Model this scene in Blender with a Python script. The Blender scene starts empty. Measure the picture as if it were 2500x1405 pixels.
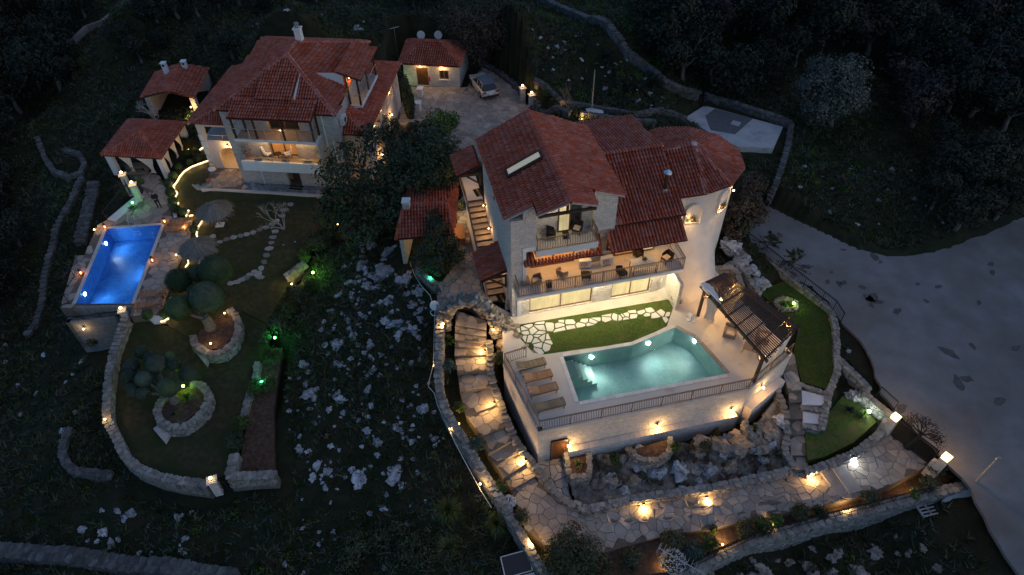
import bpy, bmesh, math, random
import numpy as np
from mathutils import Vector, Matrix, geometry, noise as mnoise
random.seed(11); rng = np.random.default_rng(11)
S = bpy.context.scene; C = S.collection
R_ = math.radians
# ------------------------------------------------------------------ camera, sky, exposure
F_PX, NAD, HCAM = 1667.0, (1279.0, 2350.0), 36.0            # 24 mm lens, looking 45 degrees down from 36 m above the pool terrace
_d = np.array([NAD[0]-1250, NAD[1]-702.5, F_PX]); _up = -_d/np.linalg.norm(_d)
_y = np.array([0, 0, 1.]) - _up*_up[2]; _y /= np.linalg.norm(_y); _x = np.cross(_y, _up)
RW = np.array([_x, _y, _up])                                # camera axes (right, down, forward) -> world
cam = bpy.data.cameras.new('camera'); cam.sensor_width = 36; cam.lens = F_PX/2500*36; cam.clip_start = 1; cam.clip_end = 3000
co = bpy.data.objects.new('camera', cam); C.objects.link(co); S.camera = co
_m = Matrix.Identity(4)
for i in range(3): _m[i][0] = RW[i, 0]; _m[i][1] = -RW[i, 1]; _m[i][2] = -RW[i, 2]
_m[2][3] = HCAM; co.matrix_world = _m
SUN_EL, SUN_ROT = 4.0, 118.0
wd = bpy.data.worlds.new('World'); S.world = wd; wd.use_nodes = True
_n = wd.node_tree.nodes; _l = wd.node_tree.links
sky = _n.new('ShaderNodeTexSky'); sky.sky_type = 'NISHITA'; sky.sun_disc = False
sky.sun_elevation = R_(SUN_EL); sky.sun_rotation = R_(SUN_ROT); sky.ozone_density = 4.6; sky.air_density = 1.0; sky.dust_density = 0.6
_l.new(sky.outputs[0], _n['Background'].inputs[0]); _n['Background'].inputs[1].default_value = 0.14
sl = bpy.data.lights.new('dusk_glow', 'SUN'); sl.energy = 0.21; sl.angle = R_(110); sl.color = (1.0, .90, .86)
so = bpy.data.objects.new('dusk_glow', sl); C.objects.link(so)
_sd = Vector((math.sin(R_(SUN_ROT))*math.cos(R_(58)), math.cos(R_(SUN_ROT))*math.cos(R_(58)), math.sin(R_(58))))
so.rotation_euler = _sd.to_track_quat('Z', 'Y').to_euler()
vs = S.view_settings; vs.view_transform = 'Standard'; vs.look = 'None'; vs.exposure = 1.0; vs.gamma = 1.0; vs.use_curve_mapping = False
S.cycles.max_bounces = 6; S.cycles.transparent_max_bounces = 12; S.cycles.caustics_reflective = False; S.cycles.caustics_refractive = False
S.cycles.sample_clamp_indirect = 3.0; S.cycles.use_denoising = True; S.cycles.use_light_tree = True

# ------------------------------------------------------------------ helpers
def P(px, py, z=0.0):
    """the point at height z that the photograph shows at pixel (px, py) of 2500 x 1405"""
    r = RW @ np.array([px-1250, py-702.5, F_PX]); t = (z-HCAM)/r[2]
    return Vector((r[0]*t, r[1]*t, z))
def PL(pts, z): return [P(x, y, z) for x, y in pts]
class MB:
    def __init__(s): s.v = []; s.f = []; s.m = []
    def add(s, v, f, m=0):
        o = len(s.v); s.v.extend([tuple(p) for p in v]); s.f.extend([tuple(i+o for i in q) for q in f]); s.m.extend([m]*len(f)); return s
    def box(s, x0, x1, y0, y1, z0, z1, m=0):
        return s.add([(x0,y0,z0),(x1,y0,z0),(x1,y1,z0),(x0,y1,z0),(x0,y0,z1),(x1,y0,z1),(x1,y1,z1),(x0,y1,z1)],
                     [(3,2,1,0),(4,5,6,7),(0,1,5,4),(1,2,6,5),(2,3,7,6),(3,0,4,7)], m)
    def obox(s, c, d, rz=0.0, m=0, rx=0.0, ry=0.0):
        M = Matrix.Rotation(rz,3,'Z') @ Matrix.Rotation(ry,3,'Y') @ Matrix.Rotation(rx,3,'X'); c = Vector(c)
        v = [c + M @ Vector((sx*d[0]/2, sy*d[1]/2, sz*d[2]/2)) for sz in (-1,1) for sx,sy in ((-1,-1),(1,-1),(1,1),(-1,1))]
        return s.add(v, [(3,2,1,0),(4,5,6,7),(0,1,5,4),(1,2,6,5),(2,3,7,6),(3,0,4,7)], m)
    def beam(s, p, q, w, h, m=0):
        p = Vector(p); q = Vector(q); t = (q-p).normalized(); a = Vector((0,0,1)) if abs(t.z) < .95 else Vector((1,0,0))
        x = t.cross(a).normalized(); y = x.cross(t)
        v = [e + x*sx*w/2 + y*sy*h/2 for e in (p,q) for sx,sy in ((-1,-1),(1,-1),(1,1),(-1,1))]
        return s.add(v, [(0,1,2,3),(7,6,5,4),(0,4,5,1),(1,5,6,2),(2,6,7,3),(3,7,4,0)], m)
    def tube(s, pts, r, n=5, m=0, close=False):
        pts = [Vector(p) for p in pts]; k = len(pts); rs = r if hasattr(r, '__len__') else [r]*k; v = []
        for i, p in enumerate(pts):
            t = (pts[min(i+1,k-1)] - pts[max(i-1,0)])
            t = t.normalized() if t.length > 1e-9 else Vector((0,0,1))
            a = Vector((0,0,1)) if abs(t.z) < .9 else Vector((1,0,0)); x = t.cross(a).normalized(); y = x.cross(t)
            v += [p + (x*math.cos(2*math.pi*j/n) + y*math.sin(2*math.pi*j/n))*rs[i] for j in range(n)]
        f = [(i*n+j, i*n+(j+1)%n, (i+1)*n+(j+1)%n, (i+1)*n+j) for i in range(k-1) for j in range(n)]
        f += [tuple(range(n))[::-1], tuple((k-1)*n+j for j in range(n))]
        return s.add(v, f, m)
    def lathe(s, prof, c=(0,0,0), n=12, m=0):
        c = Vector(c); v = [c + Vector((r*math.cos(2*math.pi*j/n), r*math.sin(2*math.pi*j/n), z)) for r, z in prof for j in range(n)]
        k = len(prof); f = [(i*n+j, i*n+(j+1)%n, (i+1)*n+(j+1)%n, (i+1)*n+j) for i in range(k-1) for j in range(n)]
        f += [tuple(range(n))[::-1], tuple((k-1)*n+j for j in range(n))]
        return s.add(v, f, m)
    def ball(s, c, r, seg=10, rings=6, sc=(1,1,1), m=0):
        c = Vector(c); v = [c+Vector((0,0,r*sc[2]))]
        for i in range(1, rings):
            a = math.pi*i/rings
            v += [c+Vector((r*sc[0]*math.sin(a)*math.cos(2*math.pi*j/seg), r*sc[1]*math.sin(a)*math.sin(2*math.pi*j/seg), r*sc[2]*math.cos(a))) for j in range(seg)]
        v.append(c-Vector((0,0,r*sc[2]))); f = [(0, 1+j, 1+(j+1)%seg) for j in range(seg)]
        for i in range(rings-2):
            f += [(1+i*seg+j, 1+(i+1)*seg+j, 1+(i+1)*seg+(j+1)%seg, 1+i*seg+(j+1)%seg) for j in range(seg)]
        b = 1+(rings-2)*seg; e = len(v)-1; f += [(b+j, e, b+(j+1)%seg) for j in range(seg)]
        return s.add(v, f, m)
    def prism(s, poly, z0, z1, m=0, top=True, bottom=True):
        """poly: xy or xyz points (their own z then replaces z1); z0: height or a depth below each point when given as ('d', depth)"""
        n = len(poly); t = [Vector((p[0], p[1], p[2] if (len(p) > 2 and z1 is None) else z1)) for p in poly]
        ar = sum(t[i].x*t[(i+1)%n].y - t[(i+1)%n].x*t[i].y for i in range(n))
        if ar < 0: t = t[::-1]
        b = [Vector((p.x, p.y, (p.z - z0[1]) if isinstance(z0, tuple) else z0)) for p in t]
        tris = geometry.tessellate_polygon([[Vector((p.x, p.y, 0)) for p in t]])
        f = [(i, (i+1)%n, n+(i+1)%n, n+i) for i in range(n)]
        for a in tris:
            x, y, w = (t[k] for k in a)
            a = a if (y.x-x.x)*(w.y-x.y)-(y.y-x.y)*(w.x-x.x) > 0 else a[::-1]
            if top: f.append(tuple(n+k for k in a))
            if bottom: f.append(tuple(a[::-1]))
        return s.add(b+t, f, m)
    def mesh(s, name, mats, off=None, smooth=False):
        me = bpy.data.meshes.new(name); v = s.v
        if off is not None: v = [(p[0]-off[0], p[1]-off[1], p[2]-off[2]) for p in v]
        me.from_pydata(v, [], s.f)
        for m in (mats if isinstance(mats, (list, tuple)) else [mats]): me.materials.append(m)
        if any(s.m): me.polygons.foreach_set('material_index', s.m)
        if smooth: me.polygons.foreach_set('use_smooth', [True]*len(s.f))
        boxuv(me); return me
def boxuv(me):
    """UV in metres: along the face horizontally, up it vertically"""
    nl = len(me.loops)
    if not nl: return
    co = np.empty(len(me.vertices)*3, np.float32); me.vertices.foreach_get('co', co); co = co.reshape(-1, 3)
    li = np.empty(nl, np.int32); me.loops.foreach_get('vertex_index', li)
    nf = len(me.polygons); nr = np.empty(nf*3, np.float32); me.polygons.foreach_get('normal', nr); nr = nr.reshape(-1, 3)
    lt = np.empty(nf, np.int32); me.polygons.foreach_get('loop_total', lt); n = np.repeat(nr, lt, 0); p = co[li]
    h = np.hypot(n[:, 0], n[:, 1]); fl = h < .6; h = np.maximum(h, 1e-6)
    u = np.where(fl, p[:, 0], (-n[:, 1]*p[:, 0] + n[:, 0]*p[:, 1])/h); v = np.where(fl, p[:, 1], p[:, 2])
    uv = me.uv_layers.new(name='UVMap'); uv.data.foreach_set('uv', np.stack([u, v], 1).astype(np.float32).ravel())
def npmesh(name, V, Fq, mat, smooth=False):
    """mesh from numpy arrays of vertices and equal-sided faces"""
    me = bpy.data.meshes.new(name); V = np.asarray(V, np.float32); Fq = np.asarray(Fq, np.int32); k = Fq.shape[1]; n = len(Fq)
    me.vertices.add(len(V)); me.vertices.foreach_set('co', V.ravel()); me.loops.add(n*k); me.loops.foreach_set('vertex_index', Fq.ravel())
    me.polygons.add(n); me.polygons.foreach_set('loop_start', np.arange(0, n*k, k, dtype=np.int32))
    if smooth: me.polygons.foreach_set('use_smooth', np.ones(n, bool))
    me.update(calc_edges=True); me.validate(); me.materials.append(mat); return me
def root_off(o):
    t = Vector((0,0,0))
    while o is not None: t += o.location; o = o.parent
    return t
def link(name, me, parent=None):
    o = bpy.data.objects.new(name, me); C.objects.link(o)
    if parent is not None: o.parent = parent
    return o
def obj(name, mb, mats, parent=None, world=False, smooth=False, kind=None, label=None):
    me = mb.mesh(name, mats, root_off(parent) if (world and parent is not None) else None, smooth) if isinstance(mb, MB) else mb
    o = link(name, me, parent)
    if kind: o['kind'] = kind
    if label: o['label'] = label
    return o
def thing(name, label, cat, loc=(0,0,0), rz=0.0, group=None):
    o = bpy.data.objects.new(name, None); C.objects.link(o); o.empty_display_size = .2
    o.location = loc; o.rotation_euler = (0, 0, rz); o['label'] = label; o['category'] = cat
    if group: o['group'] = group
    return o
def tag(o, label, cat, group=None):
    o['label'] = label; o['category'] = cat
    if group: o['group'] = group
    return o
def struct(name, mb, mats, smooth=False): return obj(name, mb, mats, None, kind='structure', smooth=smooth)
def dup(r0, loc=None, rz=None, label=None, group=None, scale=None):
    r = r0.copy(); C.objects.link(r)
    if loc is not None: r.location = loc
    if rz is not None: r.rotation_euler = (0, 0, rz)
    if scale is not None: r.scale = (scale,)*3 if not hasattr(scale, '__len__') else scale
    if label: r['label'] = label
    if group: r['group'] = group
    for ch in list(r0.children):
        c = ch.copy(); C.objects.link(c); c.parent = r
        for g in list(ch.children):
            d = g.copy(); C.objects.link(d); d.parent = c
    return r
def put(name, me, parent, loc, rot=None, scale=None, kind=None):
    """an object that shares mesh data, set by matrix parts"""
    o = bpy.data.objects.new(name, me); C.objects.link(o); o.parent = parent; o.location = loc
    if rot is not None: o.rotation_euler = rot
    if scale is not None: o.scale = scale
    return o
# ------------------------------------------------------------------ materials
def mat(name, c1, c2=None, scale=2.0, rough=.85, bump=0.0, bscale=25.0, metal=0.0, rand=0.0, spec=.25, island=False, c3=None, s3=.4, detail=6.0, bdist=.03, mix3=(.55,.7)):
    m = bpy.data.materials.new(name); m.use_nodes = True; nt = m.node_tree; N = nt.nodes; L = nt.links; b = N['Principled BSDF']
    b.inputs['Roughness'].default_value = rough; b.inputs['Metallic'].default_value = metal; b.inputs['Specular IOR Level'].default_value = spec
    g = N.new('ShaderNodeNewGeometry'); col = None
    if c2 is not None:
        t = N.new('ShaderNodeTexNoise'); t.inputs['Scale'].default_value = scale; t.inputs['Detail'].default_value = detail; L.new(g.outputs['Position'], t.inputs['Vector'])
        r = N.new('ShaderNodeValToRGB'); r.color_ramp.elements[0].position = .35; r.color_ramp.elements[1].position = .65
        r.color_ramp.elements[0].color = (*c1, 1); r.color_ramp.elements[1].color = (*c2, 1); L.new(t.outputs['Fac'], r.inputs['Fac']); col = r.outputs['Color']
    if c3 is not None:
        t = N.new('ShaderNodeTexNoise'); t.inputs['Scale'].default_value = s3; t.inputs['Detail'].default_value = 8; t.inputs['Roughness'].default_value = .65; L.new(g.outputs['Position'], t.inputs['Vector'])
        r = N.new('ShaderNodeValToRGB'); r.color_ramp.elements[0].position = mix3[0]; r.color_ramp.elements[1].position = mix3[1]; L.new(t.outputs['Fac'], r.inputs['Fac'])
        x = N.new('ShaderNodeMix'); x.data_type = 'RGBA'; L.new(r.outputs['Color'], x.inputs['Factor'])
        if col is not None: L.new(col, x.inputs['A'])
        else: x.inputs['A'].default_value = (*c1, 1)
        x.inputs['B'].default_value = (*c3, 1); col = x.outputs['Result']
    if rand:
        oi = N.new('ShaderNodeObjectInfo'); h = N.new('ShaderNodeHueSaturation'); q = N.new('ShaderNodeMapRange')
        ad = N.new('ShaderNodeMath'); ad.operation = 'ADD'; L.new(oi.outputs['Random'], ad.inputs[0]); L.new(g.outputs['Random Per Island'], ad.inputs[1])
        fr = N.new('ShaderNodeMath'); fr.operation = 'FRACT'; L.new(ad.outputs[0], fr.inputs[0]); L.new(fr.outputs[0], q.inputs['Value'])
        q.inputs['To Min'].default_value = 1-rand; q.inputs['To Max'].default_value = 1+rand; L.new(q.outputs[0], h.inputs['Value'])
        q2 = N.new('ShaderNodeMapRange'); m2 = N.new('ShaderNodeMath'); m2.operation = 'MULTIPLY'; m2.inputs[1].default_value = 7.31; L.new(ad.outputs[0], m2.inputs[0])
        f2 = N.new('ShaderNodeMath'); f2.operation = 'FRACT'; L.new(m2.outputs[0], f2.inputs[0]); L.new(f2.outputs[0], q2.inputs['Value'])
        q2.inputs['To Min'].default_value = 1-rand*.9; q2.inputs['To Max'].default_value = 1+rand*.9; L.new(q2.outputs[0], h.inputs['Saturation'])
        if col is not None: L.new(col, h.inputs['Color'])
        else: h.inputs['Color'].default_value = (*c1, 1)
        col = h.outputs['Color']
    if col is not None: L.new(col, b.inputs['Base Color'])
    else: b.inputs['Base Color'].default_value = (*c1, 1)
    if bump:
        t = N.new('ShaderNodeTexNoise'); t.inputs['Scale'].default_value = bscale; t.inputs['Detail'].default_value = 5; L.new(g.outputs['Position'], t.inputs['Vector'])
        bp = N.new('ShaderNodeBump'); bp.inputs['Strength'].default_value = bump; bp.inputs['Distance'].default_value = bdist; L.new(t.outputs['Fac'], bp.inputs['Height']); L.new(bp.outputs[0], b.inputs['Normal'])
    return m
def brickmat(name, c1, c2, mortar, w=.42, h=.17, bump=.6, rough=.9, msize=.012, cs=3.0):
    """coursed stone: brick pattern on metre UVs, courses wobbled, stones of uneven tone, rough faces"""
    m = bpy.data.materials.new(name); m.use_nodes = True; nt = m.node_tree; N = nt.nodes; L = nt.links; b = N['Principled BSDF']
    b.inputs['Roughness'].default_value = rough; b.inputs['Specular IOR Level'].default_value = .2
    uv = N.new('ShaderNodeUVMap'); uv.uv_map = 'UVMap'; g = N.new('ShaderNodeNewGeometry')
    nz = N.new('ShaderNodeTexNoise'); nz.inputs['Scale'].default_value = 1.7; L.new(g.outputs['Position'], nz.inputs['Vector'])
    vm = N.new('ShaderNodeVectorMath'); vm.operation = 'MULTIPLY_ADD'; vm.inputs[1].default_value = (.14, .07, 0); L.new(nz.outputs['Color'], vm.inputs[0]); L.new(uv.outputs[0], vm.inputs[2])
    t = N.new('ShaderNodeTexBrick'); L.new(vm.outputs[0], t.inputs['Vector']); t.inputs['Scale'].default_value = 1.0
    t.inputs['Brick Width'].default_value = w; t.inputs['Row Height'].default_value = h; t.inputs['Mortar Size'].default_value = msize; t.inputs['Mortar Smooth'].default_value = .3
    t.inputs['Color1'].default_value = (*c1, 1); t.inputs['Color2'].default_value = (*c2, 1); t.inputs['Mortar'].default_value = (*mortar, 1); t.offset_frequency = 2; t.squash = 1.4; t.squash_frequency = 3
    n2 = N.new('ShaderNodeTexNoise'); n2.inputs['Scale'].default_value = cs; n2.inputs['Detail'].default_value = 8; L.new(g.outputs['Position'], n2.inputs['Vector'])
    mr = N.new('ShaderNodeMapRange'); mr.inputs['To Min'].default_value = .66; mr.inputs['To Max'].default_value = 1.22; L.new(n2.outputs['Fac'], mr.inputs['Value'])
    h_ = N.new('ShaderNodeHueSaturation'); L.new(t.outputs['Color'], h_.inputs['Color']); L.new(mr.outputs[0], h_.inputs['Value']); L.new(h_.outputs['Color'], b.inputs['Base Color'])
    n3 = N.new('ShaderNodeTexNoise'); n3.inputs['Scale'].default_value = 14; n3.inputs['Detail'].default_value = 6; L.new(g.outputs['Position'], n3.inputs['Vector'])
    ma = N.new('ShaderNodeMath'); ma.operation = 'MULTIPLY_ADD'; ma.inputs[1].default_value = -1.0; L.new(t.outputs['Fac'], ma.inputs[0]); L.new(n3.outputs['Fac'], ma.inputs[2])
    bp = N.new('ShaderNodeBump'); bp.inputs['Strength'].default_value = bump; bp.inputs['Distance'].default_value = .05; L.new(ma.outputs[0], bp.inputs['Height']); L.new(bp.outputs[0], b.inputs['Normal'])
    return m
def emit(name, c, s):
    m = bpy.data.materials.new(name); m.use_nodes = True; b = m.node_tree.nodes['Principled BSDF']
    b.inputs['Base Color'].default_value = (*c, 1); b.inputs['Emission Color'].default_value = (*c, 1); b.inputs['Emission Strength'].default_value = s; return m
def glassy(name, c, alpha, rough=.08, metal=0.0):
    m = bpy.data.materials.new(name); m.use_nodes = True; b = m.node_tree.nodes['Principled BSDF']
    b.inputs['Base Color'].default_value = (*c, 1); b.inputs['Alpha'].default_value = alpha; b.inputs['Roughness'].default_value = rough; b.inputs['Metallic'].default_value = metal; return m
M = {}
M['tile'] = mat('terracotta_tile', (.37,.098,.058), (.45,.135,.082), scale=.9, rough=.85, bump=.25, bscale=30, rand=.13, c3=(.30,.085,.055), s3=.8, mix3=(.5,.75))
M['tile_base'] = mat('shaded_terracotta_channel', (.085,.024,.018), (.12,.034,.025), scale=1.5, rough=.9, bump=.3)  # channel clay darkened so the gaps between tiles look shaded
M['mortar'] = mat('ridge_mortar', (.42,.36,.33), (.52,.47,.44), scale=4, rough=.95, bump=.4)
M['stone'] = brickmat('pale_coursed_stone', (.76,.71,.64), (.68,.63,.56), (.46,.42,.37), msize=.014, bump=1.0)
M['stone_grey'] = brickmat('grey_coursed_stone', (.60,.56,.50), (.48,.45,.40), (.34,.31,.28), w=.36, h=.15)
M['stone_dark'] = brickmat('dark_pool_stone', (.33,.33,.31), (.24,.24,.23), (.15,.15,.15), w=.3, h=.14)
M['render'] = mat('cream_rough_render', (.64,.59,.52), (.72,.67,.59), scale=1.2, rough=.95, bump=.9, bscale=7, bdist=.06)
M['plaster'] = mat('pale_plaster', (.70,.67,.62), (.76,.73,.68), scale=.8, rough=.9, bump=.1)
M['pinkplaster'] = mat('warm_plaster', (.62,.52,.45), (.70,.60,.52), scale=.8, rough=.9, bump=.15)
M['rubble'] = mat('rubble_limestone', (.21,.195,.17), (.31,.29,.25), scale=3, rough=.95, bump=.6, bscale=18, rand=.28, c3=(.22,.19,.15), s3=1.2)
M['dimrubble'] = mat('dimmed_wall_stone', (.085,.082,.075), (.145,.14,.13), scale=3, rough=.95, bump=.6, bscale=18, rand=.3, c3=(.06,.06,.055), s3=1.2)  # darker copy of the rubble: dimness of the outlying walls put into its colour
M['wallcore'] = mat('mortar_and_riser_shade', (.13,.115,.095), (.18,.16,.13), scale=4, rough=1, bump=.5)
M['flag'] = mat('flagstone', (.31,.26,.21), (.40,.34,.275), scale=1.5, rough=.85, bump=.6, bscale=9, rand=.2, c3=(.27,.25,.24), s3=.6)
M['flaggrey'] = mat('grey_flagstone', (.27,.26,.25), (.35,.33,.31), scale=1.5, rough=.8, bump=.35, bscale=12, rand=.35, c3=(.16,.18,.21), s3=1.1)
M['joint'] = mat('paving_joint', (.13,.105,.082), (.19,.155,.12), scale=6, rough=1, bump=.4)
M['white_flag'] = mat('white_flagstone', (.66,.63,.56), (.74,.71,.64), scale=2, rough=.8, bump=.3, bscale=15, rand=.1)
M['deck'] = mat('limestone_deck', (.55,.50,.44), (.62,.57,.50), scale=.7, rough=.6, bump=.08, c3=(.43,.38,.32), s3=.55, detail=10)
M['floor_tile'] = mat('cream_floor_tile', (.58,.52,.44), (.64,.58,.49), scale=.8, rough=.55)
M['wood'] = mat('dark_brown_timber', (.055,.032,.022), (.085,.05,.034), scale=6, rough=.6, rand=.25)
M['teak'] = mat('teak_wood', (.33,.155,.07), (.45,.22,.10), scale=9, rough=.55, rand=.2)
M['oldteak'] = mat('weathered_teak', (.19,.135,.075), (.27,.195,.11), scale=9, rough=.7, rand=.2)
M['door'] = mat('brown_door_wood', (.10,.045,.02), (.145,.066,.03), scale=5, rough=.5)
M['tread'] = mat('tan_stair_tread', (.36,.27,.19), (.46,.36,.26), scale=2, rough=.6)
M['frame'] = mat('brown_window_frame', (.13,.07,.04), (.17,.095,.055), scale=5, rough=.5)
M['iron'] = mat('bronze_ironwork', (.20,.14,.085), (.26,.18,.11), scale=8, rough=.45, metal=.5)
M['black'] = mat('black_iron', (.012,.012,.014), (.022,.022,.024), scale=8, rough=.5)
M['steel'] = mat('brushed_steel', (.55,.56,.58), (.65,.66,.68), scale=6, rough=.3, metal=1.0)
M['chrome'] = mat('galvanised_cap', (.62,.65,.68), (.7,.72,.75), scale=3, rough=.35, metal=.9)
M['white'] = mat('white_paint', (.74,.73,.70), (.80,.79,.76), scale=2, rough=.6)
M['cloth'] = mat('cream_curtain', (.72,.66,.56), (.78,.72,.62), scale=3, rough=.9)
M['wicker_dark'] = mat('dark_wicker', (.02,.015,.014), (.04,.03,.026), scale=30, rough=.7, bump=.4, bscale=80)
M['wicker'] = mat('tan_wicker', (.23,.17,.125), (.31,.235,.175), scale=30, rough=.75, bump=.4, bscale=80)
M['cushion'] = mat('beige_cushion', (.58,.48,.37), (.64,.54,.43), scale=3, rough=.95)
M['ac'] = mat('air_conditioner_shell', (.62,.60,.55), (.67,.65,.60), scale=2, rough=.5)
M['mat'] = mat('black_doormat', (.012,.012,.012), (.022,.02,.02), scale=60, rough=1)
M['gold'] = mat('ochre_lettering', (.62,.42,.10), rough=.8)
M['soil'] = mat('dark_soil', (.060,.036,.024), (.105,.066,.045), scale=4, rough=1, bump=.8, bscale=12, c3=(.15,.11,.08), s3=3)
M['gravel'] = mat('white_gravel', (.58,.58,.60), (.78,.78,.80), scale=22, rough=.9, bump=1, bscale=30)
M['lawn'] = mat('mown_lawn', (.045,.080,.014), (.085,.125,.025), scale=5, rough=1, bump=1, bscale=60, c3=(.12,.105,.04), s3=1.1, mix3=(.5,.7), detail=10)
M['drylawn'] = mat('winter_lawn', (.040,.038,.016), (.072,.062,.030), scale=2.6, rough=1, bump=1, bscale=40, c3=(.034,.046,.014), s3=.45, mix3=(.45,.62), detail=11)
M['rock'] = mat('weathered_limestone', (.29,.295,.305), (.50,.505,.52), scale=3.2, rough=.95, bump=1, bscale=7, rand=.3, c3=(.10,.10,.095), s3=1.8, bdist=.1)
M['rock_tan'] = mat('tan_limestone', (.22,.185,.15), (.33,.285,.24), scale=2.2, rough=.95, bump=1, bscale=7, rand=.25, c3=(.17,.12,.09), s3=1.4, bdist=.1)
M['bark'] = mat('grey_bark', (.12,.10,.085), (.20,.175,.15), scale=8, rough=1, bump=.8)
M['palebark'] = mat('pale_bare_bark', (.30,.27,.24), (.40,.37,.33), scale=8, rough=1)
M['thatch'] = mat('dry_thatch', (.17,.15,.12), (.30,.265,.21), scale=12, rough=1, rand=.35)
M['road'] = mat('pale_gravel_road', (.195,.188,.178), (.245,.236,.225), scale=.7, rough=1, bump=1, bscale=14, c3=(.165,.14,.115), s3=.16, mix3=(.45,.7), detail=12, bdist=.05)
M['roadstain'] = mat('damp_road_patch', (.085,.075,.066), (.125,.112,.10), scale=3, rough=.9)
M['concrete'] = mat('pale_concrete', (.40,.395,.385), (.50,.49,.475), scale=.8, rough=.9, bump=.3, c3=(.30,.29,.28), s3=.5)
M['rockbed'] = mat('stony_slope', (.17,.135,.105), (.31,.265,.215), scale=2.4, rough=1, bump=1, bscale=5, bdist=.15, c3=(.075,.05,.036), s3=.55, mix3=(.48,.62), detail=10)
M['darkgravel'] = mat('dark_gravel', (.10,.10,.105), (.17,.165,.165), scale=9, rough=1, bump=1, bscale=25)
def leaf(name, c1, c2, rand=.45): return mat(name, c1, c2, scale=.8, rough=.7, rand=rand, spec=.2)
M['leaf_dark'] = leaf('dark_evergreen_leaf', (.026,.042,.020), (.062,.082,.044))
M['leaf_olive'] = leaf('olive_leaf', (.045,.054,.026), (.08,.088,.046))
M['leaf_grey'] = leaf('grey_green_leaf', (.07,.080,.066), (.115,.13,.108))
M['leaf_box'] = leaf('box_leaf', (.030,.058,.014), (.06,.10,.024))
M['leaf_bright'] = leaf('fresh_green_leaf', (.055,.11,.02), (.10,.17,.035))
M['leaf_brown'] = leaf('dry_brown_leaf', (.055,.040,.028), (.10,.075,.052))
M['leaf_teal'] = leaf('blue_green_leaf', (.035,.062,.048), (.065,.10,.08))
M['grass'] = leaf('wild_grass_blade', (.018,.036,.007), (.046,.060,.014))
M['straw'] = leaf('dry_grass_blade', (.045,.036,.018), (.08,.062,.032))
M['reed'] = leaf('ornamental_grass_blade', (.06,.085,.022), (.12,.14,.045))
M['flower'] = mat('white_blossom', (.6,.6,.58), (.7,.7,.66), scale=20, rough=.8)
M['skin'] = mat('skin', (.42,.26,.19), rough=.6)
M['navy'] = mat('navy_clothing', (.012,.014,.022), (.02,.022,.034), scale=12, rough=.9)
M['hair'] = mat('dark_hair', (.02,.015,.012), rough=.8)
M['terracotta_pot'] = mat('terracotta_pot', (.32,.12,.06), (.40,.16,.08), scale=6, rough=.8)
M['bulb'] = emit('warm_bulb', (1.0,.70,.28), 5); M['bulb_soft'] = emit('warm_diffuser', (1.0,.80,.48), 4)
M['bulb_green'] = emit('green_bulb', (.10,1.0,.22), 8); M['bulb_lime'] = emit('lime_bulb', (.45,1.0,.10), 10); M['bulb_teal'] = emit('teal_bulb', (.05,1.0,.55), 6); M['bulb_white'] = emit('cool_bulb', (.85,.95,1.0), 60)
M['rope'] = emit('warm_rope_light', (1.0,.66,.28), 2.6); M['candle'] = emit('candle_glow', (1.0,.32,.06), 14)
def curtain_glow(name, c, lo, hi):
    """a lit pane: curtain folds and uneven room glow put into its emission"""
    m = emit(name, c, 1.0); nt = m.node_tree; N = nt.nodes; L = nt.links; b = N['Principled BSDF']; b.inputs['Base Color'].default_value = (*[.3*k for k in c], 1); b.inputs['Roughness'].default_value = .15; g = N.new('ShaderNodeNewGeometry'); mp = N.new('ShaderNodeMapping'); mp.inputs['Scale'].default_value = (1,1,.12); L.new(g.outputs['Position'], mp.inputs['Vector']); t = N.new('ShaderNodeTexNoise'); t.inputs['Scale'].default_value = 4.5; t.inputs['Detail'].default_value = 2; L.new(mp.outputs[0], t.inputs['Vector']); t2 = N.new('ShaderNodeTexNoise'); t2.inputs['Scale'].default_value = .9; L.new(g.outputs['Position'], t2.inputs['Vector']); mu = N.new('ShaderNodeMath'); mu.operation = 'MULTIPLY'; L.new(t.outputs['Fac'], mu.inputs[0]); L.new(t2.outputs['Fac'], mu.inputs[1]); r = N.new('ShaderNodeMapRange'); r.inputs['From Min'].default_value = .12; r.inputs['From Max'].default_value = .40; r.inputs['To Min'].default_value = lo; r.inputs['To Max'].default_value = hi; L.new(mu.outputs[0], r.inputs['Value']); L.new(r.outputs[0], b.inputs['Emission Strength']); return m
M['pane_lit'] = curtain_glow('lit_window_pane', (.80,.66,.34), .24, .44)
M['pane_warm'] = emit('curtained_lit_pane', (.70,.34,.10), .09)
M['pane_dark'] = glassy('dark_glass', (.015,.017,.02), 1.0)
M['clear'] = glassy('clear_balustrade_glass', (.10,.12,.125), .06)
WARM = (1.0, .58, .21); LAMP = 2.2
def lamp(parent, loc, watts, color=WARM, radius=.06, spot=None, aim=None, blend=.6):
    """the light that a lamp of the place gives; loc in the parent's own coordinates"""
    l = bpy.data.lights.new('lamp_light', 'SPOT' if spot else 'POINT'); l.energy = watts*LAMP; l.color = color; l.shadow_soft_size = radius
    if spot: l.spot_size = R_(spot); l.spot_blend = blend
    o = bpy.data.objects.new('lamp_light', l); C.objects.link(o)
    if parent is not None: o.parent = parent
    o.location = loc
    if aim is not None: o.rotation_euler = (-Vector(aim)).to_track_quat('Z', 'Y').to_euler()
    return o
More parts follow.
